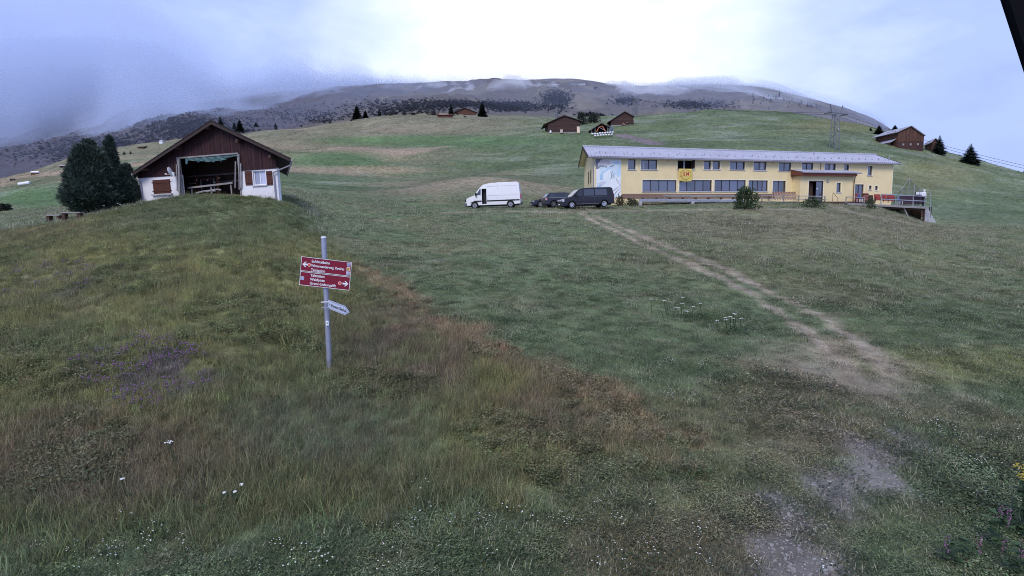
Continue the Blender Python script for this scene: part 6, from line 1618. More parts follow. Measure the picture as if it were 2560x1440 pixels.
    for (x, z) in ((xl, zl), (xr, zr)):
        R = MB(sk).add([(xa, -over, za - th), (x, -over, z - th), (x, D + over, z - th), (xa, D + over, za - th), (xa, -over, za), (x, -over, z), (x, D + over, z), (xa, D + over, za)],
                       [(0, 1, 2, 3), (7, 6, 5, 4), (0, 4, 5, 1), (1, 5, 6, 2), (2, 6, 7, 3), (3, 7, 4, 0)]).build('roof', roof_mat, B)
        nc = 5
        for i in range(nc):
            f0, f1 = i / nc, (i + 1.12) / nc
            MB(sk).add([(xa + (x - xa) * f, y, za + (z - za) * f + h) for y in (-over - .02, D + over + .02) for f, h in ((f0, .012), (f1, .035), (f1, .09), (f0, .05))],
                       [(0, 1, 2, 3), (7, 6, 5, 4), (0, 4, 5, 1), (1, 5, 6, 2), (2, 6, 7, 3), (3, 7, 4, 0)]).build('roof_course', roof_mat, R)
    return B, Fr, Wd, sk, D, zt
b1 = barn('log_barn', 'broad dark log barn with a pale board leaning at its right corner', (1371, 333), (1449, 333), (1363, 9), (1411, 287.5), ((1361, 309.5), (1456.5, 302)), M_LOG, M_SHINGLE, over=.6, group='log barns above the yellow house')
x, z = b1[1].uv(1446, 332, -.4); x2, z2 = b1[1].uv(1446, 316, -.4)
lb = b1[1].empty('leaning_board', 'pale cream board leaning on the broad log barn', 'board', x, -.4, z)
MB().add([(-.45, -.15, 0), (.45, -.15, 0), (.45, .22, z2 - z), (-.45, .22, z2 - z), (-.45, -.1, 0), (.45, -.1, 0), (.45, .27, z2 - z), (-.45, .27, z2 - z)], [(0, 1, 2, 3), (7, 6, 5, 4), (0, 4, 5, 1), (1, 5, 6, 2), (2, 6, 7, 3), (3, 7, 4, 0)]).build('panel', pm('cream_board', (.72, .58, .42), .8, .1, 3), lb)
MB().box(.36, .47, .05, .1, 0, (z2 - z) * .98).build('edge_batten', M_CHAIRWOOD, lb)
for px, wpx, lab in ((1374, 5, 'small white sack at the left foot of the broad log barn'), (1400, 7, 'pale box standing before the middle of the broad log barn')):
    x, z = b1[1].uv(px, 332, -.7); x2, _ = b1[1].uv(px + wpx, 332, -.7); w = x2 - x
    sk_ = b1[1].empty('feed_sack' if px < 1390 else 'feed_box', lab, 'sack' if px < 1390 else 'box', x, -.7, z)
    MB().lathe([(w * .4, -.1), (w * .5, .2), (w * .5, w * .8), (w * .3, w * 1.15), (w * .12, w * 1.2)], n=10, c=(w / 2, 0, 0)).build('bag', M_WHITE, sk_, smooth=True) if px < 1390 else MB().box(0, w, -.3, .3, -.1, w * 1.0).box(-.05, w + .05, -.35, .35, w * 1.0, w * 1.15).build('crate', pm('pale_crate', (.5, .42, .38), .8, .1, 3), sk_, bevel=.03)
b2 = barn('log_barn', 'small dark log barn standing higher, beside the lattice pylon', (1528, 315), (1583, 314), (1522, 8), (1562, 278), ((1521, 304), (1586.5, 291)), M_LOG, M_SHINGLE, over=.6, group='log barns above the yellow house')
x, z = b2[1].uv(1561, 313, -.5)
sp = b2[1].empty('stone_heap', 'low heap of reddish stones before the small log barn', 'stones', x, -.5, z)
random.seed(4)
for k in range(9):
    bm = bmesh.new(); bmesh.ops.create_icosphere(bm, subdivisions=1, radius=random.uniform(.25, .5))
    for v in bm.verts: v.co *= random.uniform(.8, 1.15)
    me = bpy.data.meshes.new('stone'); bm.to_mesh(me); bm.free(); me.materials.append(pm('red_stone', (.22, .13, .11), .9, .3, 3) if k == 0 else bpy.data.materials['red_stone'])
    obj('stone', me, sp, (random.uniform(-1.0, 1.0), random.uniform(-.3, .2), random.uniform(0, .9) if k > 4 else .1))
b3 = barn('open_shed', 'low open shed sheltering an orange arm, between the log barns', (1478, 333), (1522, 333), (1472, 5), (1504, 307.5), ((1473, 327), (1525, 317)), M_LOG, M_SHINGLE, log=False, over=.5, open_front=True)
Fr3, W3, sk3, zt3 = b3[1], b3[2], b3[3], b3[5]
MB(sk3).prism([(W3 * .12, -1), (W3 * .9, -1), (W3 * .9, zt3(W3 * .9) - .1), (W3 * .6, zt3(W3 * .6) - .1), (W3 * .12, zt3(W3 * .12) - .1)], 1.6, 1.7).build('dark_back', M_ROOMDARK, b3[0])  # near-black sheet standing in for the shade inside the shed
for u in (.03, .22, .94): MB().box(W3 * u - .08, W3 * u + .08, -.1, .08, -.8, zt3(W3 * u) - .02).build('post', M_GREYWOOD, b3[0])
o_ = pm('orange_paint', (.52, .17, .075), .6, .15, 4)
pts = [Fr3.uv(px, py, .3) for px, py in ((1491.5, 330), (1497, 317.5), (1506, 316), (1515.5, 331))]
x, z = pts[0]
ex_ = Fr3.empty('digger_arm', 'orange folded digger arm inside the open shed', 'digger arm', x, .3, z)
L3 = [(a - x, 0, c - z) for a, c in pts]
for i, (p, q) in enumerate(zip(L3[:-1], L3[1:])): MB().quadbar(p, q, .24 + .06 * (i == 1), .34, (0, 1, 0)).build(['dipper', 'boom', 'stay'][i], o_, ex_)
MB().quadbar((L3[1][0], -.16, L3[1][2] - .1), (L3[3][0] - .3, -.16, L3[3][2] + .5), .1, .12, (0, 1, 0)).build('ram', M_GALV, ex_)
x, z = Fr3.uv(1527, 331, .2)
bn = Fr3.empty('water_tank', 'blue grey tank beside the open shed', 'tank', x, .2, z)
MB().lathe([(.55, -.3), (.6, .3), (.6, 1.3), (.5, 1.6), (.2, 1.7)], n=14).build('body', pm('blue_grey_plastic', (.10, .13, .18), .5, .15, 3), bn, smooth=True)
MB().lathe([(.22, 1.68), (.22, 1.8), (.05, 1.82)], n=10).build('lid', M_BLACK, bn)
# white bales in two staggered rows on the bank before the shed
bmesh_b = MB().lathe([(.17, -.27), (.22, -.22), (.22, .22), (.17, .27)], 'x', n=12).mesh('wrapped_bale', M_WHITE, True); rows = []
for k in range(9): rows.append((1481 + k * 6.3, 334.5 - k * .55 + (k % 3) * .3, 'upper', k))
for k in range(7): rows.append((1488 + k * 6.9, 339.2 - k * .55, 'lower', k))
ORD = ['first', 'second', 'third', 'fourth', 'fifth', 'sixth', 'seventh', 'eighth', 'ninth']
for px, py, row, k in rows:
    p = at(px, py, ground(1500, 340).y - (1.2 if row == 'lower' else 0))
    tag(obj('wrapped_bale', bmesh_b, None, (p.x, p.y, max(p.z, gz1(p.x, p.y) + .15))), '%s white bale from the log barn side in the %s row before the shed' % (ORD[k], row), 'bale', 'white bales before the shed')
b4 = barn('plank_barn', 'large brown plank barn on the ridge, seen from its corner', (2243, 372), (2308, 378), (2188, 9), (2279, 314), ((2240, 331), (2314.5, 338.5)), M_BARNBOARD, M_BARNROOF, log=False, over=.5, group='barns on the ridge', up_board=2.2)
# lean-to along its long side
Fr4, W4, sk4, D4, zt4 = b4[1:6]
MB(sk4).add([(-.02, .6, zt4(0) * .62), (-.02, D4, zt4(0) * .62), (-1.3, D4, zt4(0) * .45), (-1.3, .6, zt4(0) * .45), (-.02, .6, zt4(0) * .62 + .1), (-.02, D4, zt4(0) * .62 + .1), (-1.3, D4, zt4(0) * .45 + .1), (-1.3, .6, zt4(0) * .45 + .1)], [(0, 1, 2, 3), (7, 6, 5, 4), (0, 4, 5, 1), (1, 5, 6, 2), (2, 6, 7, 3), (3, 7, 4, 0)]).build('lean_to_roof', M_BARNROOF, b4[0])
MB(sk4).box(-1.2, -1.05, 1.2, D4 - .2, -1.2, zt4(0) * .46).build('lean_to_wall', M_BARNBOARD, b4[0])
for i in range(8): MB(sk4).box(-.05, -.005, .5 + i * (D4 - .6) / 8, .45 + (i + 1) * (D4 - .6) / 8, zt4(0) * .68, zt4(0) - .1).build('side_board', M_BARNBOARD, b4[0])
for u in (.22, .5, .78): MB().box(W4 * u - .22, W4 * u + .22, -.06, -.025, 1.2, 1.7).build('hatch', M_GREYWOOD, b4[0])
b5 = barn('log_cabin', 'small brown log cabin with pale roof at the end of the ridge', (2329, 380), (2352, 382), (2311, 6), (2340, 345), ((2327, 357), (2354, 361)), M_BARNBOARD, M_BARNROOF, over=.5, group='barns on the ridge')
for u in (.3, .65): MB().box(b5[2] * u, b5[2] * u + .5, -.16, -.12, 1.5, 2.3).build('window', M_DFRAME, b5[0])
b6 = barn('hay_barn', 'lone brown barn far up the slope between two spruces', (1138, 290), (1190, 289.5), (1130, 10), (1161, 269), ((1130, 282.5), (1194, 281)), M_BARNBOARD, M_SHINGLE, over=1.0)
def hut(px, py, wpx, hpx, wall, roof, label, flat=False):
    g = ground(px, py); w = wpx / F * g.y; h = hpx / F * g.y
    Hh = thing('distant_hut', label, 'hut', g, (0, 0, random.uniform(-.3, .3)), 'tiny huts scattered on the far slopes')
    MB().box(-w / 2, w / 2, 0, w * .7, -h * .4, h * .6).build('wall', wall, Hh)
    MB().add([(-w * .56, -w * .08, h * .6), (w * .56, -w * .08, h * .6), (w * .56, w * .78, h * .6), (-w * .56, w * .78, h * .6), (-w * .56, w * .35, h), (w * .56, w * .35, h)], [(0, 3, 2, 1), (0, 1, 5, 4), (2, 3, 4, 5), (0, 4, 3), (1, 2, 5)]).build('roof', roof, Hh)
    return Hh
random.seed(2)
hut(86, 437, 14, 9, M_BARNBOARD, M_WHITE, 'tiny hut with white roof at the edge of the left meadow')
hut(161, 419, 20, 7, M_LOG, M_BARNROOF, 'tiny low hut with pale roof just left of the big pine')
hut(352, 373, 20, 7, M_LOG, M_SHINGLE, 'tiny dark hut on the skyline above the house eave')
hut(402, 360, 9, 9, M_WHITE, M_BARNROOF, 'tiny white hut on the far slope left of the gable house roof')
hut(30, 452, 9, 6, M_LOG, M_SHINGLE, 'tiny dark hut at the far left edge of the meadow')
hut(1113, 294, 34, 9, M_BARNBOARD, M_RED, 'low red roofed hut beside the lone far barn')
hut(1390, 213, 20, 4, M_WHITE, M_WHITE, 'small white hut high under the ridge')
hut(1435, 211, 56, 5, M_WHITE, M_WHITE, 'long white station building high under the ridge')
hut(1490, 221, 9, 5, M_LOG, M_SHINGLE, 'tiny dark hut right of the white ridge station')
g0 = ground(62, 463); ww = 26 / F * g0.y
wr_ = thing('white_roll', 'long white wrapped roll lying on the left meadow', 'roll', g0, (0, math.radians(-8), .1))
MB().tube([(-ww / 2, 0, .3), (0, 0, .32), (ww / 2, 0, .3)], .45, 10).build('roll', M_WHITE, wr_, smooth=True)

# ------------------------------------------------------------------ lift pylons and cables
M_MAST = pm('painted_steel_lattice', (.17, .18, .20), .55, .12, 5, metal=.2)
def pylon(px, pb, pt, wpx, label, head=True, Y=None):
    g = ground(px, pb) if Y is None else at(px, pb, Y); Yp = g.y; k = Yp / F; h = (pb - pt) * k; w = wpx * k
    Pn = thing('lift_pylon', label, 'pylon', g, (0, 0, .5), 'lift pylons')
    r = .08 * max(1, Yp / 140)
    top = w * .62
    cs = [(-1, -1), (1, -1), (1, 1), (-1, 1)]
    def c(i, t): s = (w + (top - w) * t) / 2; return Vector((cs[i % 4][0] * s, cs[i % 4][1] * s, -1 + (h + 1) * t))
    for i in range(4): MB().tube([c(i, 0), c(i, 1)], r * 1.2, 6).build('leg', M_MAST, Pn)
    n = 8 if head else 6
    for j in range(n):
        for i in range(4):
            a, b = (i, i + 1) if j % 2 else (i + 1, i)
            MB().tube([c(a, j / n), c(b, (j + 1) / n)], r * .6, 4).build('brace', M_MAST, Pn)
    if head:
        MB().quadbar((-1.9 * w, 0, h + .15), (1.9 * w, 0, h + .15), .28, .22).build('crossbeam', M_MAST, Pn)
        for s in (-1, 1):
            MB().quadbar((s * 1.0 * w, 0, h + .2), (s * 1.55 * w, 0, h + 2.0), .16, .16).build('maintenance_arm', M_MAST, Pn)
            MB().tube([(s * 1.5 * w, 0, h + 1.9), (0, 0, h + .4)], .02, 4).build('stay', M_MAST, Pn)
            MB().quadbar((s * 1.9 * w, -.9, h), (s * 1.9 * w, .9, h - .05), .12, .16).build('sheave_beam', M_MAST, Pn)
            for q in (-.7, -.25, .25, .7): MB().lathe([(.16, -.05), (.16, .05)], 'x', (s * 1.9 * w, q, h - .12), 10).build('sheave', M_BLACK, Pn)
        MB().lathe([(.14, 0), (.14, -.04)], 'y', (.1, -w * .45, h * .55), 10).build('round_plate', M_WHITE, Pn)
    return Pn, g, h, w
P1, g1, h1, w1 = pylon(2086, 374, 289, 17, 'tall grey lattice lift pylon rising behind the yellow house roof')
P2, g2, h2, w2 = pylon(1587, 290, 250, 9, 'pale lattice pylon seen behind the small log barn')
P3, g3, h3, w3 = pylon(1392, 292, 270, 5, 'slender far pylon above the broad log barn roof', False, 420)
def cable(a, b, sag, label, r):
    a, b = Vector(a), Vector(b)
    pts = [a.lerp(b, t) - Vector((0, 0, sag * 4 * t * (1 - t))) for t in np.linspace(0, 1, 24)]
    o = Vector(pts[0]); tag(MB().tube([p - o for p in pts], r, 5).build('lift_cable', M_BLACK, None, loc=o), label, 'cable', 'lift cables')
rot = Matrix.Rotation(.5, 3, 'Z')
hA, hB = [g1 + rot @ Vector((s * 1.9 * w1, 0, h1 - .1)) for s in (-1, 1)]
cable(hA, at(2700, 452, 92), .8, 'lower lift cable running down to the lower end of the ridge', .028)
cable(hB, at(2700, 444, 97), .8, 'upper lift cable running down to the lower end of the ridge', .028)
cable(hA, g2 + Vector((-.8, 0, h2)), 1.5, 'lift cable from the tall pylon to the far pylon, nearer strand', .035)
cable(hB, g2 + Vector((.8, 0, h2)), 1.5, 'lift cable from the tall pylon to the far pylon, farther strand', .035)

# ------------------------------------------------------------------ trees
M_PINE = leaf_mat('pine_needles', (.060, .085, .066), .7, .15)
M_SPRUCE = leaf_mat('spruce_needles', (.026, .044, .036), .4, .1)
M_FARTREE = leaf_mat('far_conifer', (.030, .042, .042), .35, .1)
M_SHRUB = leaf_mat('shrub_leaf', (.060, .095, .045), .45, .25)
M_BARK = pm('bark', (.085, .062, .05), .95, .3, 6, .6, 12)
def needle_clumps(centres, dirs, size, per, seed, spread=.9):
    r = np.random.default_rng(seed); n = len(centres); vs = []; fs = []
    for c, d in zip(centres, dirs):
        for _ in range(per):
            v = d + r.normal(0, spread * .5, 3); v /= np.linalg.norm(v) + 1e-9
            s = np.cross(v, r.normal(0, 1, 3)); s /= np.linalg.norm(s) + 1e-9
            L = size * r.uniform(.6, 1.3); w = L * .085; k = len(vs)
            vs += [c - s * w * .6, c + s * w * .6, c + v * L * .6 + s * w, c + v * L, c + v * L * .6 - s * w]; fs.append((k, k + 1, k + 2, k + 3, k + 4))
    return vs, fs
def pine(px0, px1, py_top, py_base, Y, seed, label, n=2600, lean=0.0, name='pine_tree', lobes=5):
    c = at((px0 + px1) / 2, py_base, Y); zb_ = gz1(c.x, c.y); top = at((px0 + px1) / 2, py_top, Y).z
    R = (px1 - px0) / 2 / F * Y * .98; H = top - zb_
    T = thing(name, label, 'tree', (c.x, c.y, zb_), group='pines beside the gable house')
    r = np.random.default_rng(seed); cen = []; dirs = []
    lob = [(r.normal(0, R * .28, 2), r.uniform(.8, 1.0)) for _ in range(lobes)]
    while len(cen) < n:
        t = r.random() ** .9; a = r.uniform(0, 2 * math.pi)
        w = min(1, (t + .12) * 3.2) * (1 - t) ** .85                          # widest low down, drawn out to a point
        bump = 1 + .16 * math.sin(3 * a + seed) * math.sin(9 * t + seed) + .14 * math.sin(7 * a + 13 * t)
        rad = R * w * bump * r.uniform(.72, 1.04)
        o, hh = lob[r.integers(len(lob))]
        if t > hh: continue
        p = np.array([rad * math.cos(a) + o[0] * t * .35 + lean * t, rad * math.sin(a) + o[1] * t * .35, H * (.02 + t * .96)])
        cen.append(p); d = np.array([math.cos(a) * .55, math.sin(a) * .55, .85]); dirs.append(d / np.linalg.norm(d))
    vs, fs = needle_clumps(cen, dirs, .31 * min(1.2, R / 1.6 + .3), 13, seed)
    me = bpy.data.meshes.new('crown'); me.from_pydata([tuple(v) for v in vs], [], fs); me.materials.append(M_PINE)
    obj('crown', me, T)
    tr = MB().tube([(0, 0, -.3), (.03, 0, H * .35), (lean * .8, 0, H * .85)], R * .11, 8, .03)
    for k in range(14):
        a = random.uniform(0, 6.28); z = H * random.uniform(.1, .75); q = R * random.uniform(.5, .75)
        tr.tube([(lean * z / H, 0, z), (q * .5 * math.cos(a), q * .5 * math.sin(a), z + .15), (q * math.cos(a), q * math.sin(a), z + q * .55)], .05, 5, .015)
    tr.build('trunk', M_BARK, T)
    return T
pine(168, 308, 350, 546, 39.0, 5, 'large dark rounded pine beside the benches', 8000)
pine(255, 316, 339, 520, 43.5, 9, 'taller narrow pine rising behind the large rounded one', 3600)
pine(290, 352, 412, 520, 40.5, 13, 'low bushy pine against the wall of the gable house', 3200, name='pine_bush')
def spruce_mesh(name, seed, levels=15, per=11, mat=None, fat=.24):
    """unit height spruce"""
    r = np.random.default_rng(seed); vs = []; fs = []
    for i in range(levels):
        t = i / (levels - 1); z = .06 + .92 * t; R = fat * (1 - t) ** .8 * (1 if i % 2 else .86) + .012
        m = max(4, int(per * (1 - .55 * t)))
        for k in range(m):
            a = 2 * math.pi * (k + r.uniform(-.3, .3)) / m + i; L = R * r.uniform(.7, 1.15); dz = L * r.uniform(.15, .5)
            d = np.array([math.cos(a), math.sin(a), 0]); s = np.array([-math.sin(a), math.cos(a), 0]); o = np.array([0, 0, z])
            for (u0, u1, ww) in ((.05, .5, .30), (.35, .8, .26), (.62, 1.0, .16)):
                for sg in (-1, 1):
                    n = len(vs); p0 = o + d * L * u0 - np.array([0, 0, dz * u0]); p1 = o + d * L * u1 - np.array([0, 0, dz * u1])
                    q = (p0 + p1) / 2 + s * sg * L * ww * r.uniform(.7, 1.3) - np.array([0, 0, L * .12 * r.random()]) + d * L * .1
                    vs += [p0, p1, q]; fs.append((n, n + 1, n + 2))
    for k in range(3):
        n = len(vs); a = k * 2.1; vs += [np.array([0, 0, 1.02]), np.array([.02 * math.cos(a), .02 * math.sin(a), .9]), np.array([.02 * math.cos(a + 1), .02 * math.sin(a + 1), .9])]; fs.append((n, n + 1, n + 2))
    me = bpy.data.meshes.new(name); me.from_pydata([tuple(v) for v in vs], [], fs); me.materials.append(mat or M_SPRUCE)
    return me
SP = [spruce_mesh('crown', 21 + k, 34, 26, None, .25) for k in range(3)]
SPF = [spruce_mesh('far_spruce', 31 + k, 9, 8, M_FARTREE, .26) for k in range(4)]
TRK = MB().tube([(0, 0, -.08), (0, 0, .5), (0, 0, .95)], .022, 7, .004).mesh('trunk', M_BARK)
def spruce(px, py_base, py_top, wpx, label, k=0, group=None, Y=None, fat=1.0):
    g = ground(px, py_base) if Y is None else at(px, py_base, Y)
    h = (py_base - py_top) / F * g.y; w = wpx / F * g.y
    T = thing('spruce_tree', label, 'tree', (g.x, g.y, g.z - .02 * h), (0, 0, random.uniform(0, 6)), group)
    a = obj('crown', SP[k % 3], T); a.scale = (w / .5, w / .5, h); b = obj('trunk', TRK, T); b.scale = (h * .8, h * .8, h)
    return T
gr = 'spruces on the ridge'
spruce(2424, 409, 359, 52, 'broad dark spruce standing alone on the right skyline', 0, gr)
spruce(2347, 384, 338, 36, 'slim dark spruce close behind the log cabin', 1, gr, 152)
spruce(2197, 334, 313, 26, 'bushy spruce left of the plank barn on the ridge', 2, gr, 200)
spruce(2176, 330, 318, 12, 'small spruce farthest left of the ridge barn', 1, gr, 205)
spruce(2237, 326, 312, 18, 'spruce top showing over the plank barn roof', 0, gr, 190)
spruce(2558, 452, 423, 16, 'dark spruce at the right edge of the view', 1, gr, 158)
spruce(2484, 428, 417, 12, 'little bushy spruce right of the broad ridge spruce', 2, gr, 156)
spruce(2504, 436, 424, 18, 'low wide spruce on the falling right skyline', 0, gr, 157)
spruce(2535, 445, 434, 9, 'tiny spruce second from the right edge', 1, gr, 158)
spruce(1128, 288, 256, 17, 'narrow spruce at the left end of the lone far barn', 0, 'spruces by the far barn')
spruce(1206, 291, 254, 27, 'tall wide spruce at the right end of the lone far barn', 1, 'spruces by the far barn')
gr = 'spruces dotted over the brown slope'
for px, b, t, w, lab, Y in ((893, 298, 262, 30, 'largest spruce on the brown slope, right of the house roof', 440), (914, 297, 275, 20, 'spruce just right of the largest one on the brown slope', 450), (949, 292, 272, 12, 'slim lone spruce on the brown slope', 470), (600, 328, 297, 25, 'wide spruce right behind the gable roof', 430), (552, 314, 291, 15, 'spruce top just right of the gable peak', 470), (586, 322, 302, 11, 'small spruce between the two behind the roof', 480), (640, 316, 305, 12, 'little spruce right of the wide one behind the roof', 520), (689, 318, 307, 9, 'tiny spruce above the right roof slope', 540),
                            (312, 398, 378, 20, 'dark spruce left of the white branch pile', 245), (328, 396, 377, 16, 'dark spruce right of the white branch pile', 245)):
    spruce(px, b, t, w, lab, int(px) % 3, gr, Y)
# far conifers: small, one mesh each
random.seed(12)
def far_tree(px, py, hpx, Y=None, group='far conifers on the mountain', label='tiny dark conifer on the misty mountain slope'):
    g = ground(px, py) if Y is None else at(px, py, Y)
    h = hpx / F * g.y
    o = obj('far_conifer', SPF[random.randrange(4)], None, (g.x, g.y, g.z - .05 * h)); o.scale = (h * random.uniform(.75, 1.1), h * random.uniform(.75, 1.1), h); o.rotation_euler = (0, 0, random.uniform(0, 6))
    tag(o, label, 'tree', group)
for _ in range(110):
    px = random.uniform(120, 660); lo = np.interp(px, [0, 200, 350, 530, 700], [425, 400, 372, 335, 318]); hi = np.interp(px, [0, 200, 350, 530, 700], [365, 335, 300, 262, 246])
    far_tree(px, random.uniform(hi, lo), random.uniform(6, 13))
for _ in range(44):
    px = random.uniform(1880, 2090); lo = np.interp(px, [1880, 2000, 2090], [270, 288, 306]); hi = np.interp(px, [1880, 1960, 2090], [230, 238, 290])
    far_tree(px, random.uniform(hi, lo), random.uniform(8, 17), 1050, 'conifers in the mist behind the ridge', 'pale misty conifer behind the green ridge')
for px in (970, 1000, 1030, 1062, 1078, 1100, 1150, 1166, 1240, 1268, 1290, 1300, 1325, 1368, 1430, 1455, 1500, 1540, 1605, 1660):
    p = ground(px, np.interp(px, [970, 1430, 1660], [214, 199, 219]) + 2)
    far_tree(px, np.interp(px, [900, 1000, 1200, 1400, 1600, 1660], [215, 212, 205, 199, 217, 219]), random.uniform(4, 8), 1650, 'conifers on the ridge line', 'tiny conifer on the ridge line against the sky')
# dwarf scrub covering parts of the mountain: nobody could count it
def scrub():
    bush = pack('scrub_bushes', [proto('bush', leafy(26, .8, .9, .8), [M_BLADE]) for _ in range(3)])
    xs, ys = [], []
    for cx, cy, rx, ry, n in ((1390, 250, 38, 24, 900), (1285, 267, 70, 11, 900), (1565, 252, 34, 12, 300), (1480, 290, 30, 5, 160), (1160, 262, 130, 9, 800), (1740, 262, 90, 12, 500), (760, 290, 120, 20, 500), (480, 320, 170, 45, 2400), (250, 375, 240, 40, 2600), (1000, 270, 160, 22, 700)):
        for _ in range(n):
            px, py = rng.normal(cx, rx * .5), rng.normal(cy, ry * .5); g = None
            xs.append(px); ys.append(py)
    px, py = np.array(xs), np.array(ys)
    # march all rays together
    D = np.stack([(px - 1280) / F, -(py - 720) / F, -np.ones(len(px))]); D = (CM @ D); D = D / D[1]
    yy = np.geomspace(300, 2380, 500); hit = np.full(len(px), np.nan)
    for y in yy:
        m = np.isnan(hit) & (D[2] * y <= gz(D[0] * y, np.full(len(px), y))); hit[m] = y
    k = ~np.isnan(hit) & (hit > 330); x, y = (D[0] * hit)[k], hit[k]
    n = len(x)
    scatter('scrub', 'dark dwarf scrub covering patches of the mountain', x, y, np.tile(C(.058, .058, .058), (n, 1)) * rng.uniform(.7, 1.5, (n, 1)), rng.uniform(.7, 1.9, n), rng.integers(0, 3, n), bush, .2)
scrub()
# shrubs by the yellow house
def shrub(px0, px1, py_top, py_base, Y, seed, label, n=700, mat=None, leaf=.16, up=.5):
    c = at((px0 + px1) / 2, py_base, Y); zb_ = gz1(c.x, c.y); R = (px1 - px0) / 2 / F * Y; H = at((px0 + px1) / 2, py_top, Y).z - zb_
    T = thing('shrub', label, 'shrub', (c.x, c.y, zb_), group='shrubs along the walkway')
    r = np.random.default_rng(seed); vs, fs = [], []
    for _ in range(n):
        a, t = r.uniform(0, 2 * math.pi), r.random(); w = math.sqrt(max(0, 1 - (t * 1.05 - .1) ** 2)) * (.8 + .3 * math.sin(3 * a + seed)); q = R * w * r.uniform(.3, 1.05)
        p = np.array([q * math.cos(a), q * math.sin(a), H * t * r.uniform(.85, 1.12)]); d = np.array([math.cos(a) * .7, math.sin(a) * .7, up]) + r.normal(0, .45, 3); d /= np.linalg.norm(d)
        s = np.cross(d, r.normal(0, 1, 3)); s /= np.linalg.norm(s) + 1e-9; L = leaf * r.uniform(.6, 1.4); k = len(vs)
        vs += [p, p + d * L * .5 + s * L * .28, p + d * L, p + d * L * .5 - s * L * .28]; fs.append((k, k + 1, k + 2, k + 3))
    me = bpy.data.meshes.new('foliage'); me.from_pydata([tuple(v) for v in vs], [], fs); me.materials.append(mat or M_SHRUB); obj('foliage', me, T)
    st = MB()
    for k in range(9):
        a = k * .7; st.tube([(0, 0, -.1), (R * .3 * math.cos(a), R * .3 * math.sin(a), H * .5), (R * .6 * math.cos(a), R * .6 * math.sin(a), H * .95)], .025, 5, .006)
    st.build('stem', M_BARK, T)
shrub(1828, 1896, 471, 517, 57.0, 3, 'big leafy shrub overlapping the long window row', 1500, leaf=.22)
shrub(1996, 2066, 495, 511, 60.5, 4, 'low dark bush in front of the porch door', 800)
shrub(1538, 1562, 492, 514, 60.0, 5, 'brownish weeds at the corner behind the black van', 350, leaf_mat('dry_weed', (.11, .095, .055), .4, .2), .18, 1.4)
shrub(1562, 1600, 499, 515, 60.0, 6, 'low weeds between the black van and the guard beam', 450, leaf_mat('weed_leaf', (.085, .095, .05), .4, .2), .16, 1.0)
shrub(2162, 2192, 497, 515, 66.0, 7, 'small bush growing up through the deck edge', 400)
shrub(1440, 1466, 283, 296, 215.0, 8, 'distant dark bushes between the two log barns', 1200, leaf_mat('dark_bush', (.045, .055, .045), .35, .1), .5)
shrub(1466, 1500, 285, 297, 217.0, 9, 'second dark clump of bushes beside the small log barn', 1200, bpy.data.materials['dark_bush'], .5)
shrub(0, 24, 513, 529, 75.0, 10, 'dark bush at the far left edge of the meadow', 300, bpy.data.materials['dark_bush'], .4)
for k in range(12):
    px = 2375 + k * 15; shrub(px - 8, px + 9, 392 + k * 4.0 - (k % 3) * 3, 405 + k * 4.3, 158 + k * .2, 20 + k, ['low bush', 'rounded bush', 'straggly bush'][k % 3] + ' on the right skyline, number %s from the broad spruce' % (ORD + ['tenth', 'eleventh', 'twelfth'])[k], 420, bpy.data.materials['dark_bush'], .32) if k not in (2, 3, 4) else None
# white umbels in clumps large enough to point at
def umbel_clump(px, py, n, spread, label, h=.55, head=.05):
    g = ground(px, py); T = thing('umbel_plant', label, 'flowers', g, group='white umbel plants in the meadow')
    random.seed(int(px)); k = 0
    lf_v, lf_f = [], []; leafy(int(14 * n), spread, .16, .07)(lf_v, lf_f, [])
    me = bpy.data.meshes.new('leaves'); me.from_pydata(lf_v, [], lf_f); me.materials.append(M_HERB); o = obj('leaves', me, T); o['kind'] = 'stuff'
    for k in range(n):
        p = rdir(spread * math.sqrt(random.random())); hh = h * random.uniform(.6, 1.15); d = rdir(.1)
        tip = p + d + Vector((0, 0, hh)); S_ = MB().tube([p, (p + tip) / 2 + d * .2, tip], .008, 4).build('stem', M_HERB, T)
        vs, fs = [], []
        for q in range(14):
            c = tip + rdir(head * math.sqrt(random.random())); c.z += random.uniform(0, .015); ball(vs, fs, c, .015, .6)
        me = bpy.data.meshes.new('flower_head'); me.from_pydata(vs, [], fs); me.materials.append(M_WHITE_PETAL); obj('flower_head', me, S_)
for a in ((1700, 795, 9, .9, 'wide clump of white umbel flowers left of the track'), (1838, 835, 8, .45, 'dense clump of white umbel flowers nearest the track'), (1800, 563, 9, 1.4, 'white umbel flowers below the walkway shrub'), (1880, 572, 6, 1.2, 'sparser white umbels right of those below the shrub'), (2450, 690, 8, 1.3, 'white umbels on the darker slope at the right'),
          (1490, 585, 5, .8, 'few white umbels left of the top of the track'), (290, 535, 4, .5, 'white umbels below the big pine'), (340, 527, 4, .5, 'white umbels at the foot of the gable house corner')):
    umbel_clump(*a)
umbel_clump(445, 1178, 1, .03, 'single white umbel flower low on the knoll', .4, .06); umbel_clump(325, 1260, 1, .03, 'single white flower nearest the lower left corner', .35, .025); umbel_clump(556, 1275, 3, .2, 'three small white flowers low in the knoll grass', .3, .018)
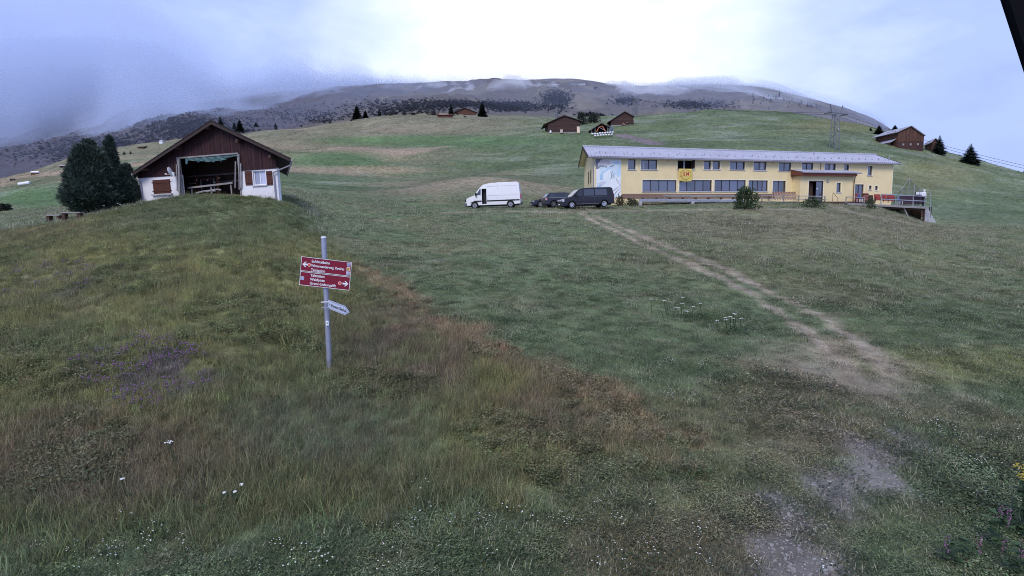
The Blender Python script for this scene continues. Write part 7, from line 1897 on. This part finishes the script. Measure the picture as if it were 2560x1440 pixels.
# ragwort and willowherb at the lower right corner
def tall_flower(px, py, Y, h, mat, label, n, head, name, spike):
    c = at(px, py, Y); z = gz1(c.x, c.y); T = thing(name, label, 'flowers', (c.x, c.y, z), group='tall flowers at the track edge')
    random.seed(int(px + py))
    for k in range(n):
        p = rdir(.16 * math.sqrt(random.random())); hh = h * random.uniform(.8, 1.05); tip = p + rdir(.1) + Vector((0, 0, hh))
        S_ = MB().tube([p, (p + tip) / 2, tip], .006, 4).build('stem', M_HERB, T); vs, fs = [], []
        for q in range(26):
            if spike: c_ = tip - Vector((0, 0, random.uniform(0, .22))) + rdir(.02)
            else: c_ = tip + rdir(.09 * math.sqrt(random.random())) + Vector((0, 0, random.uniform(-.03, .02)))
            ball(vs, fs, c_, head, .7)
        me = bpy.data.meshes.new('flower_head'); me.from_pydata(vs, [], fs); me.materials.append(mat); obj('flower_head', me, S_)
        lv, lf_ = [], []; leafy(22, .07, hh * .8, .10)(lv, lf_, [])
        me = bpy.data.meshes.new('leaves'); me.from_pydata([(x + p.x, y + p.y, zz) for x, y, zz in lv], [], lf_); me.materials.append(M_HERB); obj('leaves', me, S_)
tall_flower(2556, 1380, 6.9, .95, M_YELLOW, 'yellow ragwort at the lower right edge', 6, .016, 'ragwort', False)
tall_flower(2475, 1395, 6.5, .60, M_PINK, 'pink willowherb spike left of the ragwort', 2, .010, 'willowherb', True)
tall_flower(2400, 1425, 6.2, .45, M_PINK, 'small pink willowherb spike farther left of the ragwort', 2, .009, 'willowherb', True)
tall_flower(2520, 1440, 6.1, .5, M_PINK, 'pink willowherb spike under the ragwort', 2, .009, 'willowherb', True)
# eave of the house the camera hangs on, at the upper right corner
m_ev = pm('tarred_eave', (.004, .004, .005), .95, .1, 5, spec=.05)
ev = thing('near_eave', 'black roof edge of a near house at the upper right corner', 'eave', at(2700, -150, 1.7))
a, b, c = at(2503, -60, 1.7), at(2590, 205, 1.62), at(2800, 40, 1.75); o = ev.location
MB().add([tuple(Vector(v) - o) for v in (a, b, c, at(2800, -120, 1.75))] + [tuple(Vector(v) - o + Vector((.01, .04, .02))) for v in (a, b, c, at(2800, -120, 1.75))], [(0, 1, 2, 3), (7, 6, 5, 4), (0, 4, 5, 1), (1, 5, 6, 2), (2, 6, 7, 3), (3, 7, 4, 0)]).build('verge', m_ev, ev)
MB().quadbar(Vector(a) - o + Vector((.03, .03, 0)), Vector(b) - o + Vector((.03, .03, 0)), .03, .03).build('edge_batten', m_ev, ev)


sow_grass()
